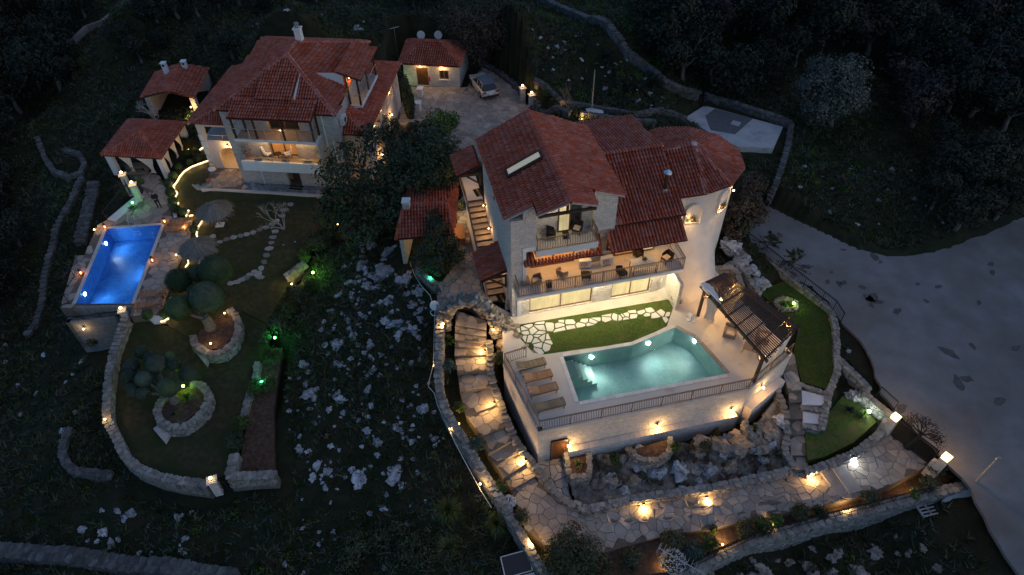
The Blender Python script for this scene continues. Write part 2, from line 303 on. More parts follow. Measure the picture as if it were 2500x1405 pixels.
# ------------------------------------------------------------------ noise, polygons, paving, walls
def fbm(x, y, s=1.0, o=4, seed=0):
    """value noise in numpy"""
    r = np.random.default_rng(seed); T = r.random((256, 256)); out = np.zeros_like(x, float); a = 1.0; tot = 0
    for k in range(o):
        X = x*s*2**k + 37.1*k; Y = y*s*2**k + 11.7*k; i = np.floor(X).astype(int); j = np.floor(Y).astype(int); f = X-i; g = Y-j; f = f*f*(3-2*f); g = g*g*(3-2*g)
        q = lambda p, w: T[p % 256, w % 256]
        out += a*((q(i,j)*(1-f)+q(i+1,j)*f)*(1-g) + (q(i,j+1)*(1-f)+q(i+1,j+1)*f)*g); tot += a; a *= .5
    return out/tot - .5
def inpoly(x, y, poly):
    x = np.asarray(x); y = np.asarray(y); r = np.zeros(x.shape, bool); n = len(poly)
    for i in range(n):
        x1, y1 = poly[i][0], poly[i][1]; x2, y2 = poly[(i+1) % n][0], poly[(i+1) % n][1]
        if y1 == y2: continue
        c = ((y1 > y) != (y2 > y)) & (x < (x2-x1)*(y-y1)/(y2-y1) + x1); r ^= c
    return r
def clip(poly, a, b, c):
    """keep the side a*x + b*y <= c"""
    out = []; n = len(poly)
    for i in range(n):
        p, q = poly[i], poly[(i+1) % n]; dp = a*p[0]+b*p[1]-c; dq = a*q[0]+b*q[1]-c
        if dp <= 0: out.append(p)
        if (dp < 0) != (dq < 0) and dp != dq: t = dp/(dp-dq); out.append((p[0]+(q[0]-p[0])*t, p[1]+(q[1]-p[1])*t))
    return out
def area(p): return abs(sum(p[i][0]*p[(i+1) % len(p)][1]-p[(i+1) % len(p)][0]*p[i][1] for i in range(len(p))))/2
def convex_pieces(poly):
    t = geometry.tessellate_polygon([[Vector((p[0], p[1], 0)) for p in poly]]); return [[tuple(poly[k][:2]) for k in a] for a in t]
def crazy(poly, size, gap=.035, jit=.42, seed=1, minarea=.02):
    """cells of a jittered grid cut to the polygon: irregular flagstones with joints"""
    r = random.Random(seed); xs = [p[0] for p in poly]; ys = [p[1] for p in poly]; x0, x1, y0, y1 = min(xs)-size, max(xs)+size, min(ys)-size, max(ys)+size
    nx = int((x1-x0)/size)+1; ny = int((y1-y0)/size)+1; pts = {}
    for i in range(nx):
        for j in range(ny): pts[i, j] = (x0+(i+.5*(j % 2)+r.uniform(-jit, jit))*size, y0+(j+r.uniform(-jit, jit))*size)
    keys = [k for k in pts if r.random() < .78]; pts = {k: pts[k] for k in keys}; X = np.array([pts[k][0] for k in keys]); Y = np.array([pts[k][1] for k in keys]); ins = inpoly(X, Y, poly); cells = []
    edges = [(poly[i], poly[(i+1) % len(poly)]) for i in range(len(poly))]
    for k, inside in zip(keys, ins):
        if not inside: continue
        px, py = pts[k]; c = [(px-size*1.5, py-size*1.5), (px+size*1.5, py-size*1.5), (px+size*1.5, py+size*1.5), (px-size*1.5, py+size*1.5)]
        for di in (-2,-1,0,1,2):
            for dj in (-2,-1,0,1,2):
                q = pts.get((k[0]+di, k[1]+dj))
                if q is None or (di == 0 and dj == 0): continue
                a, b = q[0]-px, q[1]-py; L = math.hypot(a, b); c = clip(c, a/L, b/L, (a*(px+q[0])/2 + b*(py+q[1])/2)/L - gap/2)
                if len(c) < 3: break
            if len(c) < 3: break
        if len(c) < 3: continue
        for (p, q) in edges:                                        # cut by the polygon's edges near the stone
            a, b = q[1]-p[1], -(q[0]-p[0]); L = math.hypot(a, b)
            if L < 1e-6: continue
            a, b = a/L, b/L; d = a*p[0]+b*p[1]; s = a*px+b*py-d; tt = ((px-p[0])*(q[0]-p[0])+(py-p[1])*(q[1]-p[1]))/(L*L)
            if abs(s) < size*1.6 and -.25 < tt < 1.25: c = clip(c, a, b, d) if s < 0 else clip(c, -a, -b, -d)
            if len(c) < 3: break
        if len(c) >= 3 and area(c) > minarea: cells.append(c)
    return cells
class Pave:
    """zf(x, y) -> height of the bed; each cell becomes a stone standing proud of it"""
    def __init__(s, parent, name='flagstone', limit=300): s.p = parent; s.n = name; s.lim = limit; s.cells = []
    def add(s, cells, zf, mats, h=.05, jz=.02): s.cells += [(c, zf, random.choice(mats) if isinstance(mats, list) else mats, h+random.uniform(-jz, jz)) for c in cells]
    def build(s, key=None):
        cs = sorted(s.cells, key=lambda c: -area(c[0])) if key is None else sorted(s.cells, key=key); off = root_off(s.p)
        rest = {}
        for i, (c, zf, m, h) in enumerate(cs):
            cx = sum(p[0] for p in c)/len(c); cy = sum(p[1] for p in c)/len(c); tx, ty = random.uniform(-.012,.012), random.uniform(-.012,.012)
            top = [(cx+(p[0]-cx)*.95, cy+(p[1]-cy)*.95, zf(p[0], p[1])+h+tx*(p[0]-cx)/.3+ty*(p[1]-cy)/.3) for p in c]; bot = [(p[0], p[1], zf(p[0], p[1])+h-.025) for p in c]; base = [(p[0], p[1], zf(p[0], p[1])-.06) for p in c]
            n = len(c); ccw = sum(c[k][0]*c[(k+1) % n][1]-c[(k+1) % n][0]*c[k][1] for k in range(n)) > 0
            if not ccw: top.reverse(); bot.reverse(); base.reverse()
            f = [tuple(range(2*n, 3*n))]+[(k, (k+1) % n, n+(k+1) % n, n+k) for k in range(n)]+[(n+k, n+(k+1) % n, 2*n+(k+1) % n, 2*n+k) for k in range(n)]
            if i < s.lim: obj(s.n, MB().add(base+bot+top, f), m, s.p, world=True)
            else: rest.setdefault(m.name, (m, MB()))[1].add(base+bot+top, f)
        for m, mb in rest.values(): obj(s.n, mb, m, s.p, world=True, kind='stuff')
def stone_variants(n=10, seed=3, name='rubble_stone', rough=.18, mt='rubble'):
    """rounded, uneven boxes of unit size that walls share"""
    r = random.Random(seed); out = []
    for k in range(n):
        mb = MB(); v = []
        for z in (-.5, .5):
            for x, y in ((-.5,-.28),(-.28,-.5),(.28,-.5),(.5,-.28),(.5,.28),(.28,.5),(-.28,.5),(-.5,.28)):
                v.append((x+r.uniform(-rough, rough)*.5, y+r.uniform(-rough, rough)*.5, z*r.uniform(.72, 1.0)))
        f = [tuple(range(8))[::-1], tuple(range(8, 16))]+[(i, (i+1) % 8, 8+(i+1) % 8, 8+i) for i in range(8)]
        out.append(mb.add(v, f).mesh(name, M[mt]))
    return out
STONES = stone_variants(); DIMSTONES = stone_variants(mt='dimrubble')
STV = [(np.array([v.co[:] for v in me.vertices]), [tuple(p.vertices) for p in me.polygons]) for me in STONES]
def walk(pts, step):
    """points and directions every `step` metres along a 3D polyline"""
    out = []; acc = 0.0
    for a, b in zip(pts[:-1], pts[1:]):
        L = (b-a).length; d = (b-a)/max(L, 1e-6); s = acc
        while s < L: out.append((a+d*s, d)); s += step
        acc = s-L
    return out
def stone_wall(label, pts, width=.5, height=.7, limit=160, size=.3, name='stone_wall', cat='wall', lamp_free=True, group=None, faces=True, cap=True, old=False):  # old: wall built in the rubble copy that is darkened for dimness
    """rubble wall: mortar core, stones laid on its top and both faces. pts: 3D points of the top centre line"""
    pts = [Vector(p) for p in pts]; loc = pts[0]-Vector((0,0,height)); t = thing(name, label, cat, loc, 0, group); core = MB(); L = []; Rr = []
    for i, p in enumerate(pts):
        a = pts[max(i-1,0)]; b = pts[min(i+1,len(pts)-1)]; d = Vector(((b-a).x, (b-a).y, 0)).normalized(); n = Vector((-d.y, d.x, 0)); k = 1.0
        if 0 < i < len(pts)-1:
            d1 = (pts[i]-a); d1.z = 0; d2 = (b-pts[i]); d2.z = 0; c = max(.4, math.sqrt(max(0,(1+d1.normalized().dot(d2.normalized()))/2))); k = 1/c
        L.append(p+n*width/2*k*.9); Rr.append(p-n*width/2*k*.9)
    dz = Vector((0,0,height+.6)); up = Vector((0,0,.03)); n = len(pts); v = []
    for i in range(n): v += [L[i]-dz, L[i]-up, Rr[i]-up, Rr[i]-dz]
    f = [(i*4+k, i*4+k+1, (i+1)*4+k+1, (i+1)*4+k) for i in range(n-1) for k in range(3)]+[(3,2,1,0), ((n-1)*4, (n-1)*4+1, (n-1)*4+2, (n-1)*4+3)]
    obj('wall_core', core.add(v, f), M['wallcore'], t, world=True)
    st = []; r = random.Random(int(abs(loc.x*37+loc.y*91)))
    def stone(c, ang, sx, sy, sz, key): st.append((key, c, ang+r.uniform(-.18,.18), sx, sy, sz))
    if cap:
        cols = max(1, round(width/size)); cw = width/cols
        for k in range(cols):
            off = (k+.5)*cw-width/2
            for p, d in walk(pts, size*1.08):
                q = p+Vector((-d.y, d.x, 0)).normalized()*(off+r.uniform(-.03,.03))+d*r.uniform(-.08,.08)
                stone(q+Vector((0,0,r.uniform(-.06,-.035))), math.atan2(d.y, d.x), size*r.uniform(.95,1.4), cw*r.uniform(1.0,1.25), .13, 0)
    if faces:
        rows = max(1, int(height/(size*.62)))
        for sgn in (1, -1):
            for k in range(rows):
                for p, d in walk(pts, size*1.15):
                    nn = Vector((-d.y, d.x, 0)).normalized()*sgn; vis = nn.dot(Vector((p.x, p.y, 0))) < 0      # the side turned to the photographer
                    if not vis: continue
                    q = p+nn*(width/2*.92)+d*r.uniform(-.1,.1)-Vector((0,0,.16+(k+.5)*height/rows))
                    stone(q, math.atan2(d.y, d.x), size*r.uniform(1.0,1.5), .14, height/rows*r.uniform(.95,1.15), 1)
    r.shuffle(st); st.sort(key=lambda s: s[0]); rest = MB()
    for i, (k, c, a, sx, sy, sz) in enumerate(st):
        q = r.randrange(len(STONES))
        if i < limit: put('rubble_stone', (DIMSTONES if old else STONES)[q], t, c-loc, (r.uniform(-.1,.1), r.uniform(-.1,.1), a), (sx, sy, sz))
        else:
            vv, ff = STV[q]; ca, sa = math.cos(a), math.sin(a); w = vv*np.array([sx, sy, sz]); w = np.stack([w[:,0]*ca-w[:,1]*sa+c.x, w[:,0]*sa+w[:,1]*ca+c.y, w[:,2]+c.z], 1); rest.add(w, ff)
    if rest.v: obj('rubble_stone', rest, M['dimrubble' if old else 'rubble'], t, world=True, kind='stuff')
    return t
# ------------------------------------------------------------------ frames of the two houses (local axes: along the front, into the depth, up)
V_O = P(1263.3, 772.6, 0.0); _q = P(1617, 709, 0.0)-V_O; V_A = math.atan2(_q.y, _q.x)
W_O = P(596.2, 446.3, -1.0); _q = P(768.2, 455.5, -1.0)-W_O; W_A = math.atan2(_q.y, _q.x)
def frame(o, a): return lambda u, v, z=0.0: Vector((o.x+u*math.cos(a)-v*math.sin(a), o.y+u*math.sin(a)+v*math.cos(a), z))
VW = frame(V_O, V_A); WW = frame(W_O, W_A)
def unframe(o, a, p): d = p-o; return Vector((d.x*math.cos(a)+d.y*math.sin(a), -d.x*math.sin(a)+d.y*math.cos(a), p.z))
def VL(px, py, z): return unframe(Vector((V_O.x, V_O.y, 0)), V_A, P(px, py, z))
def WL(px, py, z): return unframe(Vector((W_O.x, W_O.y, 0)), W_A, P(px, py, z))
# ------------------------------------------------------------------ sheets of ground, each with its own skirt; the hillside is sunk beneath them
PATCHES = []
def patch(name, poly, mt, depth=1.2, kind='structure', sink=.35, keep=True):
    """poly: 3D points; a slab with that top"""
    o = obj(name, MB().prism(poly, ('d', depth), None), mt, None, kind=kind)
    if keep: PATCHES.append(([(p.x, p.y) for p in poly], min(p.z for p in poly)-sink))
    return o
def zfit(pts):
    """height of the plane nearest to these points"""
    A = np.array([[p.x, p.y, 1] for p in pts]); z = np.array([p.z for p in pts]); c = np.linalg.lstsq(A, z, rcond=None)[0]; return lambda x, y: c[0]*x+c[1]*y+c[2]
def zpoly(pts):
    """height on the triangulated sheet through these points"""
    tr = geometry.tessellate_polygon([[Vector((p.x, p.y, 0)) for p in pts]])
    def f(x, y):
        best = None
        for t in tr:
            a, b, c = (pts[k] for k in t); d = (b.y-c.y)*(a.x-c.x)+(c.x-b.x)*(a.y-c.y)
            if abs(d) < 1e-9: continue
            u = ((b.y-c.y)*(x-c.x)+(c.x-b.x)*(y-c.y))/d; v = ((c.y-a.y)*(x-c.x)+(a.x-c.x)*(y-c.y))/d; w = 1-u-v; m = min(u, v, w)
            if best is None or m > best[0]: best = (m, u*a.z+v*b.z+w*c.z)
        return best[1]
    return f
# pool terrace of the villa: deck with a pool-shaped hole and a lawn let into it
POOL = [(2.1,-8.05),(12.15,-8.2),(11.39,-4.82),(10.44,-3.63),(7.04,-4.44),(2.15,-4.3)]
LAWNP = [(1243,797),(1648,728),(1641,760),(1628,797),(1545,838),(1420,853),(1330,866),(1302,862),(1250,806)]
DECK = [(-1.9,-3.96),(-.95,-9.62),(12.99,-9.72),(17.13,-7.66),(16.2,-3.0),(15.6,1.2),(14.4,1.9),(11.6,1.6),(-.38,.35),(-2.3,2.6),(-2.6,1.2),(-1.3,-.9)]
deckw = [VW(u, v, 0) for u, v in DECK]; PATCHES.append(([(p.x, p.y) for p in deckw], -4.2))
def slab_hole(name, outer, holes, z, depth, mt, kind='structure'):
    loops = [[Vector((p[0], p[1], 0)) for p in outer]]+[[Vector((p[0], p[1], 0)) for p in h] for h in holes]; tris = geometry.tessellate_polygon(loops)
    flat = [p for l in loops for p in l]; n = len(flat); mb = MB(); f = []
    for a in tris:
        x, y, w = (flat[k] for k in a)
        f.append(tuple(a) if (y.x-x.x)*(w.y-x.y)-(y.y-x.y)*(w.x-x.x) > 0 else tuple(a[::-1]))
    o = 0
    for l in loops:
        k = len(l); f += [(o+i, o+(i+1) % k, n+o+(i+1) % k, n+o+i) for i in range(k)]; o += k
    mb.add([(p.x, p.y, z) for p in flat]+[(p.x, p.y, z-depth) for p in flat], f); return obj(name, mb, mt, None, kind=kind)
lawn_px = PL(LAWNP, 0)
deck = slab_hole('pool_deck', [(p.x, p.y) for p in deckw], [[(VW(6.8+(u-6.8)*1.004,-6+(v+6)*1.006).x, VW(6.8+(u-6.8)*1.004,-6+(v+6)*1.006).y) for u, v in POOL], [(p.x, p.y) for p in lawn_px]], 0.0, .30, M['deck'])
for i in range(len(POOL)):                                       # coping stones round the pool
    a = VW(*POOL[i]); b = VW(*POOL[(i+1) % len(POOL)]); d = (b-a).normalized(); n = Vector((d.y, -d.x, 0)); L = (b-a).length; k = max(1, round(L/.6))
    for j in range(k):
        p = a+d*(L*j/k+.006); q = a+d*(L*(j+1)/k-.006); obj('coping_stone', MB().prism([p, q, q+n*.27, p+n*.27], .0, .022), M['white_flag'] if i not in (1, 2) else M['flag'], deck, world=True)
villa_lawn = patch('lawn', [Vector((p.x, p.y, -.02)) for p in lawn_px], M['lawn'], .5, keep=False)
STEP = [(1258,800),(1330,784),(1420,779),(1530,760),(1600,750),(1637,762),(1629,792),(1572,774),(1480,789),(1400,803),(1338,815),(1358,858),(1316,866),(1284,838)]
pv = Pave(villa_lawn, 'stepping_stone', 120); pv.add(crazy([(p.x, p.y) for p in PL(STEP, 0)], .50, gap=.085, seed=5, jit=.47, minarea=.03), lambda x, y: -.02, [M['white_flag']], .035, .008); pv.build()
# pool basin, steps and water
bas = MB(); pw = [VW(u, v) for u, v in POOL]; n = len(pw); PD = -1.55
bas.add([(p.x, p.y, -.02) for p in pw]+[(p.x, p.y, PD) for p in pw], [((i+1) % n, i, n+i, n+(i+1) % n) for i in range(n)])
bas.prism([(p.x, p.y) for p in pw], PD-.15, PD)
def mosaic(name, c1, c2, sc=38):
    m = mat(name, c1, c2, scale=1.1, rough=.35); nt = m.node_tree; b = nt.nodes['Principled BSDF']; g = nt.nodes.new('ShaderNodeNewGeometry'); v = nt.nodes.new('ShaderNodeTexVoronoi'); v.inputs['Scale'].default_value = sc
    nt.links.new(g.outputs['Position'], v.inputs['Vector']); h = nt.nodes.new('ShaderNodeHueSaturation'); mr = nt.nodes.new('ShaderNodeMapRange'); mr.inputs['To Min'].default_value = .72; mr.inputs['To Max'].default_value = 1.25
    nt.links.new(v.outputs['Color'], mr.inputs['Value']); nt.links.new(mr.outputs[0], h.inputs['Value']); nt.links.new(b.inputs['Base Color'].links[0].from_socket, h.inputs['Color']); nt.links.new(h.outputs[0], b.inputs['Base Color']); return m
M['mosaic'] = mosaic('sand_green_mosaic', (.36,.50,.46), (.50,.63,.57)); M['mosaic_blue'] = mosaic('blue_mosaic', (.03,.16,.55), (.06,.25,.66), 9)
M['stairtile'] = mat('pale_pool_tile', (.52,.60,.52), (.58,.66,.57), scale=2, rough=.4)
struct('pool_basin', bas, M['mosaic'])
ps = thing('pool_steps', 'pale mosaic corner steps under the water at the green pool', 'steps', VW(2.2,-4.4,PD), V_A)
for k in range(5):
    obj('pool_step', MB().box(.03, .55+k*.33, -1.5+k*.03, -.12, .0, 1.3-k*.26) if k == 0 else MB().box(.2+k*.33, .55+k*.33, -1.45-.05*k, -.12, .0, 1.3-k*.26), M['stairtile'], ps)
def water(name, c, dens):
    """thin clear water sheet: tinted see-through with ripples that glint"""
    m = bpy.data.materials.new(name); m.use_nodes = True; nt = m.node_tree; N = nt.nodes; L = nt.links; N.remove(N['Principled BSDF']); out = N['Material Output']
    tr = N.new('ShaderNodeBsdfTransparent'); tr.inputs[0].default_value = (*c, 1); gl = N.new('ShaderNodeBsdfGlossy'); gl.inputs['Roughness'].default_value = .04; gl.inputs[0].default_value = (1,1,1,1)
    fr = N.new('ShaderNodeFresnel'); fr.inputs[0].default_value = 1.33; mx = N.new('ShaderNodeMixShader'); L.new(fr.outputs[0], mx.inputs[0]); L.new(tr.outputs[0], mx.inputs[1]); L.new(gl.outputs[0], mx.inputs[2]); L.new(mx.outputs[0], out.inputs[0])
    g = N.new('ShaderNodeNewGeometry'); t = N.new('ShaderNodeTexNoise'); t.inputs['Scale'].default_value = 3.2; t.inputs['Detail'].default_value = 3; t.inputs['Distortion'].default_value = .8; L.new(g.outputs['Position'], t.inputs['Vector'])
    bp = N.new('ShaderNodeBump'); bp.inputs['Strength'].default_value = .35; bp.inputs['Distance'].default_value = .08; L.new(t.outputs['Fac'], bp.inputs['Height']); L.new(bp.outputs[0], gl.inputs['Normal']); L.new(bp.outputs[0], fr.inputs['Normal']); return m
M['water'] = water('clear_pool_water', (.74,.95,.94), 1); M['water_blue'] = water('clear_blue_pool_water', (.72,.90,.99), 1)
def flat(poly): return MB().add([tuple(p) for p in poly], [tuple(range(len(poly)))])
wm = MB(); wm.prism([(p.x, p.y) for p in pw], -.075, -.07, bottom=False); wm.f = wm.f[n:]; struct('pool_water', wm, M['water'])
# ground outside: control points (pixel, height) of the hillside
CP = [(1250,0,8),(700,0,9),(300,0,5),(0,0,2),(1900,0,4),(2500,0,4),(2500,250,1),(2200,250,0),(1900,250,.2),(1500,60,5.5),(1350,150,3),(1600,200,2.2),(1450,240,.2),(1700,290,.1),(1850,300,.2),(1900,420,-.6),(2100,420,-1),(2300,450,-1.2),(2500,420,-1),
 (1120,120,1.2),(1050,40,5),(900,60,4),(700,70,3.5),(560,100,2),(430,100,1),(350,150,-.4),(250,250,-2),(150,300,-3.5),(60,300,-6),(0,150,-4),(200,120,-1.5),(100,450,-7),(0,600,-10),(60,700,-9.5),(130,620,-7),(200,520,-4.6),(230,430,-3.6),(140,380,-3.6),
 (340,240,-1),(430,240,-.9),(500,330,-1.2),(980,280,-.6),(1000,240,-.6),(1200,260,-.6),(1060,330,-.6),(1110,300,-.6),(880,420,-1.1),(800,480,-1.2),(870,520,-1.4),(900,590,-1.6),(980,610,-.9),(1000,680,-.6),(1050,690,-.1),
 (850,560,-1.9),(780,620,-2.4),(740,700,-3.0),(680,800,-3.9),(640,900,-4.4),(620,1000,-4.6),(900,650,-1.6),(960,680,-1.0),(900,780,-2.6),(1000,780,-1.3),(1040,760,-.9),(800,800,-3.6),(760,900,-4.4),(900,900,-3.7),(1000,900,-2.6),(1045,900,-2.0),(1060,1000,-2.6),(980,1000,-3.6),(850,1050,-4.8),(720,1060,-5.3),(1100,1100,-3.7),(1000,1150,-4.6),(850,1200,-5.8),(1150,1200,-4.4),(1100,1300,-5.4),(1240,1330,-5.2),(900,1330,-6.6),(700,1250,-6.8),(700,1380,-7.8),(500,1240,-7.0),(550,1340,-8.0),(300,1180,-6.6),(220,1100,-6.4),(200,1000,-6.6),(250,900,-6.2),(150,900,-7.6),(230,830,-6.4),(80,800,-9.5),(50,1000,-9.4),(100,1200,-9.0),(200,1300,-8.9),(0,1330,-9.8),(300,1330,-8.6),(0,1405,-10.4),(300,1405,-9.6),
 (1400,1340,-5.2),(1500,1400,-6.4),(1700,1380,-6.6),(1900,1340,-6.8),(2100,1320,-6.4),(2250,1290,-5.2),(2330,1350,-4.6),(2150,1400,-7.4),(2480,1390,-2.9),(2420,1260,-2.7),(2450,1330,-2.8),(2540,1405,-2.8),(2380,1300,-3.6),(1600,1360,-4.9),(1800,1300,-4.9),(2000,1255,-4.7),(2200,1200,-4.2),(2300,1160,-3.4),
 (1440,1120,-3.3),(1600,1080,-2.6),(1750,1060,-2.2),(1850,1060,-2.4),(1560,1140,-3.4),(1500,1200,-3.9),(1700,1150,-3.6),(1850,1120,-3.7),(1650,1190,-3.9),(1910,1010,-2.9),(1380,1160,-3.5),(1250,900,-1.2),(1235,1000,-2.4),(1290,1100,-3.3),
 (1830,640,-1.4),(1790,600,-1.2),(1820,550,-.9),(1850,480,-.6),(1900,690,-2.4),(2000,640,-2.6),(2100,880,-2.9),(2080,800,-2.8),(2160,1000,-3.1),(2100,980,-3.0),(1900,560,-2.0),(1980,560,-2.3),(2160,600,-2.6),(2380,560,-2.5),(2300,480,-1.6),(2480,480,-1.9)]
_cp = np.array([tuple(P(*c)) for c in CP]); _cp = np.vstack([_cp, [[-400,60,-30],[-400,400,40],[0,400,50],[400,400,40],[400,100,5],[400,-100,-10],[-400,-100,-40],[0,-60,-22],[-60,0,-18],[50,0,-12]]])
def base_z(x, y):
    x = np.atleast_1d(np.asarray(x, float)); y = np.atleast_1d(np.asarray(y, float)); num = np.zeros_like(x); den = np.zeros_like(x)
    for cx, cy, cz in _cp:
        w = 1/((x-cx)**2+(y-cy)**2+6.0)**1.7; num += w*cz; den += w
    return num/den
def gz(x, y): return float(base_z(x, y)[0])
# terraces of the grounds ------------------------------------------------------------------------------
def pz(pts): return [P(x, y, z) for x, y, z in pts]
STAIRS = [(290,150,480,214,-.02),(285,240,478,270,-.25),(283,285,478,310,-.5),(283,335,478,347,-.75),(282,375,478,382,-1.0),(280,435,481,425,-1.25),(300,540,490,520,-1.55),(315,660,505,620,-1.85),(357,810,552,735,-2.15),(450,935,602,870,-2.45),(490,1045,642,960,-2.75),(540,1120,692,1025,-3.05),(585,1195,722,1110,-3.35),(635,1270,787,1185,-3.7)]
stair = thing('stair_path', 'long curving flight of warm flagstone steps running down from the stone arch', 'steps', P(1150,800,-.5))
zs_ = lambda x, y: (1000+x/2.555, 700+y/2.555)
fl = Pave(stair, 'flagstone', 110)
for k in range(len(STAIRS)-1):
    a, b = STAIRS[k], STAIRS[k+1]; z = b[4]+.13
    q = [P(*zs_(a[0], a[1]), z), P(*zs_(a[2], a[3]), z), P(*zs_(b[2], b[3]), z), P(*zs_(b[0], b[1]), z)]
    obj('step', MB().prism(q, ('d', .9), None), M['wallcore'], stair, world=True); PATCHES.append(([(p.x, p.y) for p in q], z-.5))  # dark base colour stands in for the shadow on the risers
    fl.add(crazy([(p.x, p.y) for p in q], .5 if k < 6 else .62, gap=.018, seed=20+k), (lambda zz: lambda x, y: zz)(z), [M['flag']], .045, .012)
fl.build()
PATH = pz([(1248.5,1197,-3.75),(1307,1165,-3.75),(1340,1205,-3.8),(1406,1240,-3.9),(1435,1250,-3.95),(1544,1226,-4.0),(1666,1211,-4.0),(1757,1196,-4.0),(1939,1156,-3.85),(1992,1149,-3.75),(2025,1140,-3.55),(2083,1117,-3.4),(2166,1057,-3.25),(2270,1135,-3.25),(2182,1181,-3.35),(2076,1219,-3.5),(1990,1240,-3.75),(1894,1259,-3.9),(1809,1275,-4.0),(1742,1293,-4.0),(1635,1305,-4.05),(1544,1329,-4.05),(1474,1351,-4.05),(1330,1331,-3.95),(1280,1290,-3.85)])
path = patch('garden_path', PATH, M['joint'], 1.0)
pp = Pave(path, 'flagstone', 300); zpath = zpoly(PATH)
pp.add(crazy([(p.x, p.y) for p in PATH], .50, gap=.016, jit=.48, seed=9), lambda x, y: zpath(x, y), [M['flag']], .05, .012); pp.build()
def step_strip(a, b, w, z, lab=None):
    """a shallow stone riser laid across the path"""
    p, q = P(*a, z), P(*b, z); d = (q-p).normalized(); n = Vector((-d.y, d.x, 0)); return obj('step', MB().prism([p, q, q+n*w, p+n*w], ('d', .4), None), M['flag'], path)
step_strip((2048,1212), (2002,1150), -1.1, -3.46); step_strip((2075,1206), (2030,1140), -.9, -3.36); step_strip((1890,1256), (1850,1178), -.5, -3.8); step_strip((1800,1270), (1775,1200), -.5, -3.84)
RST = [(1905,893,1938,862,-2.25),(1925,955,1957,952,-2.55),(1926,983,1958,982,-2.8),(1928,1024,1960,1023,-3.05),(1927,1062,1966,1060,-3.3),(1930,1113,1970,1113,-3.55),(1938,1157,1972,1146,-3.75)]
rstair = thing('side_stair', 'straight flagstone steps beside the pool wall and the white gravel beds', 'steps', P(1940,1000,-3))
rf = Pave(rstair, 'flagstone', 60)
for k in range(len(RST)-1):
    a, b = RST[k], RST[k+1]; z = a[4]-.1; q = [P(a[0],a[1],z), P(a[2],a[3],z), P(b[2],b[3],z), P(b[0],b[1],z)]
    obj('step', MB().prism(q, ('d', .8), None), M['wallcore'], rstair, world=True); PATCHES.append(([(p.x, p.y) for p in q], z-.5)); rf.add(crazy([(p.x, p.y) for p in q], .7, gap=.02, seed=60+k), (lambda zz: lambda x, y: zz)(z), [M['flag']], .045, .01)  # riser shade put into the dark base colour here too
rf.build()
RLAWN = PL([(1852,712),(1880,700),(1921,684),(2014,745),(2027,792),(2036,869),(2036,898),(2020,951),(1958,933),(1938,866),(1950,800)], -2.6); rlawn = patch('side_lawn', RLAWN, M['lawn'], 1.0)
patch('lower_lawn', PL([(1964,1043),(2005,1053),(2026,1005),(2068,955),(2140,1030),(2085,1080),(2012,1116),(1972,1124)], -3.25), M['lawn'], .8)
patch('gravel_bed', PL([(1957,953),(2016,968),(2009,990),(1959,988)], -2.62), M['gravel'], .6); patch('gravel_bed', PL([(1960,999),(2006,1006),(2000,1036),(1961,1032)], -2.85), M['gravel'], .6)
ROAD = PL([(1846,512),(1868,500),(1960,545),(2050,588),(2110,612),(2165,626),(2230,624),(2290,612),(2350,594),(2420,566),(2520,520),(2560,700),(2560,1405),(2500,1420),(2440,1330),(2372,1195),(2300,1120),(2230,1040),(2150,960),(2135,900),(2100,830),(2056,790),(2022,735),(1960,690),(1900,650),(1835,595),(1825,560)], -2.55)
def ragged(pts, amp, step, seed):
    """the same outline with an uneven verge"""
    r = random.Random(seed); out = []
    for a, b in zip(pts, pts[1:]+pts[:1]):
        n = max(1, int((b-a).length/step)); d = (b-a).normalized(); k = Vector((-d.y, d.x, 0))
        for i in range(n): out.append(a.lerp(b, i/n)+(k*r.gauss(0, amp) if i else Vector()))
    return out
road = patch('road', ragged(ROAD, .07, .7, 4), M['road'], .22, sink=.12)
_r = random.Random(6)
for x, y, w in ((2122,730,.5),(2128,748,.2),(2048,693,.3),(2060,690,.3),(2105,702,.3),(2132,727,.5),(2020,688,.25),(2190,760,.35),(1970,652,.4),(1938,670,.3),(2030,665,.2),(2318,862,.55),(2374,845,.3),(2240,694,.2),(2262,736,.22),(2423,666,.3),(2420,645,.3),(2480,850,.35),(2340,935,.5),(2360,925,.4),(2150,640,.2),(2135,628,.45),(1905,575,.3),(2145,738,.3),(2210,620,.3),(2440,980,.4),(2200,1000,.4),(2290,700,.25),(2060,610,.22),(2390,740,.25)):
    c = P(x, y, -2.543); a0 = _r.uniform(0, 6.28); n = 11; obj('road_stain', MB().prism([c+Vector((w*1.5*_r.uniform(.55,1.1)*math.cos(6.283*k/n)*math.cos(a0)-w*.8*_r.uniform(.6,1.1)*math.sin(6.283*k/n)*math.sin(a0), w*1.5*_r.uniform(.55,1.1)*math.cos(6.283*k/n)*math.sin(a0)+w*.8*_r.uniform(.6,1.1)*math.sin(6.283*k/n)*math.cos(a0), 0)) for k in range(n)], ('d', .006), None), M['roadstain'], road, world=True)
def footprint(pts, z): PATCHES.append(([(p.x, p.y) for p in pts], z))
footprint([WW(u, v) for u, v in ((-4.5,1.5),(12.5,1.5),(12.5,14.2),(-4.5,14.2))], -1.3); footprint(PL([(960,225),(1150,225),(1165,140),(985,130)], -.5), -.8); footprint(PL([(340,262),(480,265),(515,215),(380,205)], -1), -1.2); footprint(PL([(255,455),(400,460),(470,380),(320,365)], -2), -2.2); footprint(PL([(975,625),(1110,615),(1120,510),(1000,515)], -.2), -.6)
patch('upper_concrete', PL([(1672,288),(1720,258),(1912,310),(1888,362),(1800,358),(1760,340)], .12), M['concrete'], .6); uc = patch('gravel_square', PL([(1722,283),(1745,266),(1838,290),(1795,328),(1735,318)], .14), M['darkgravel'], .2, keep=False)
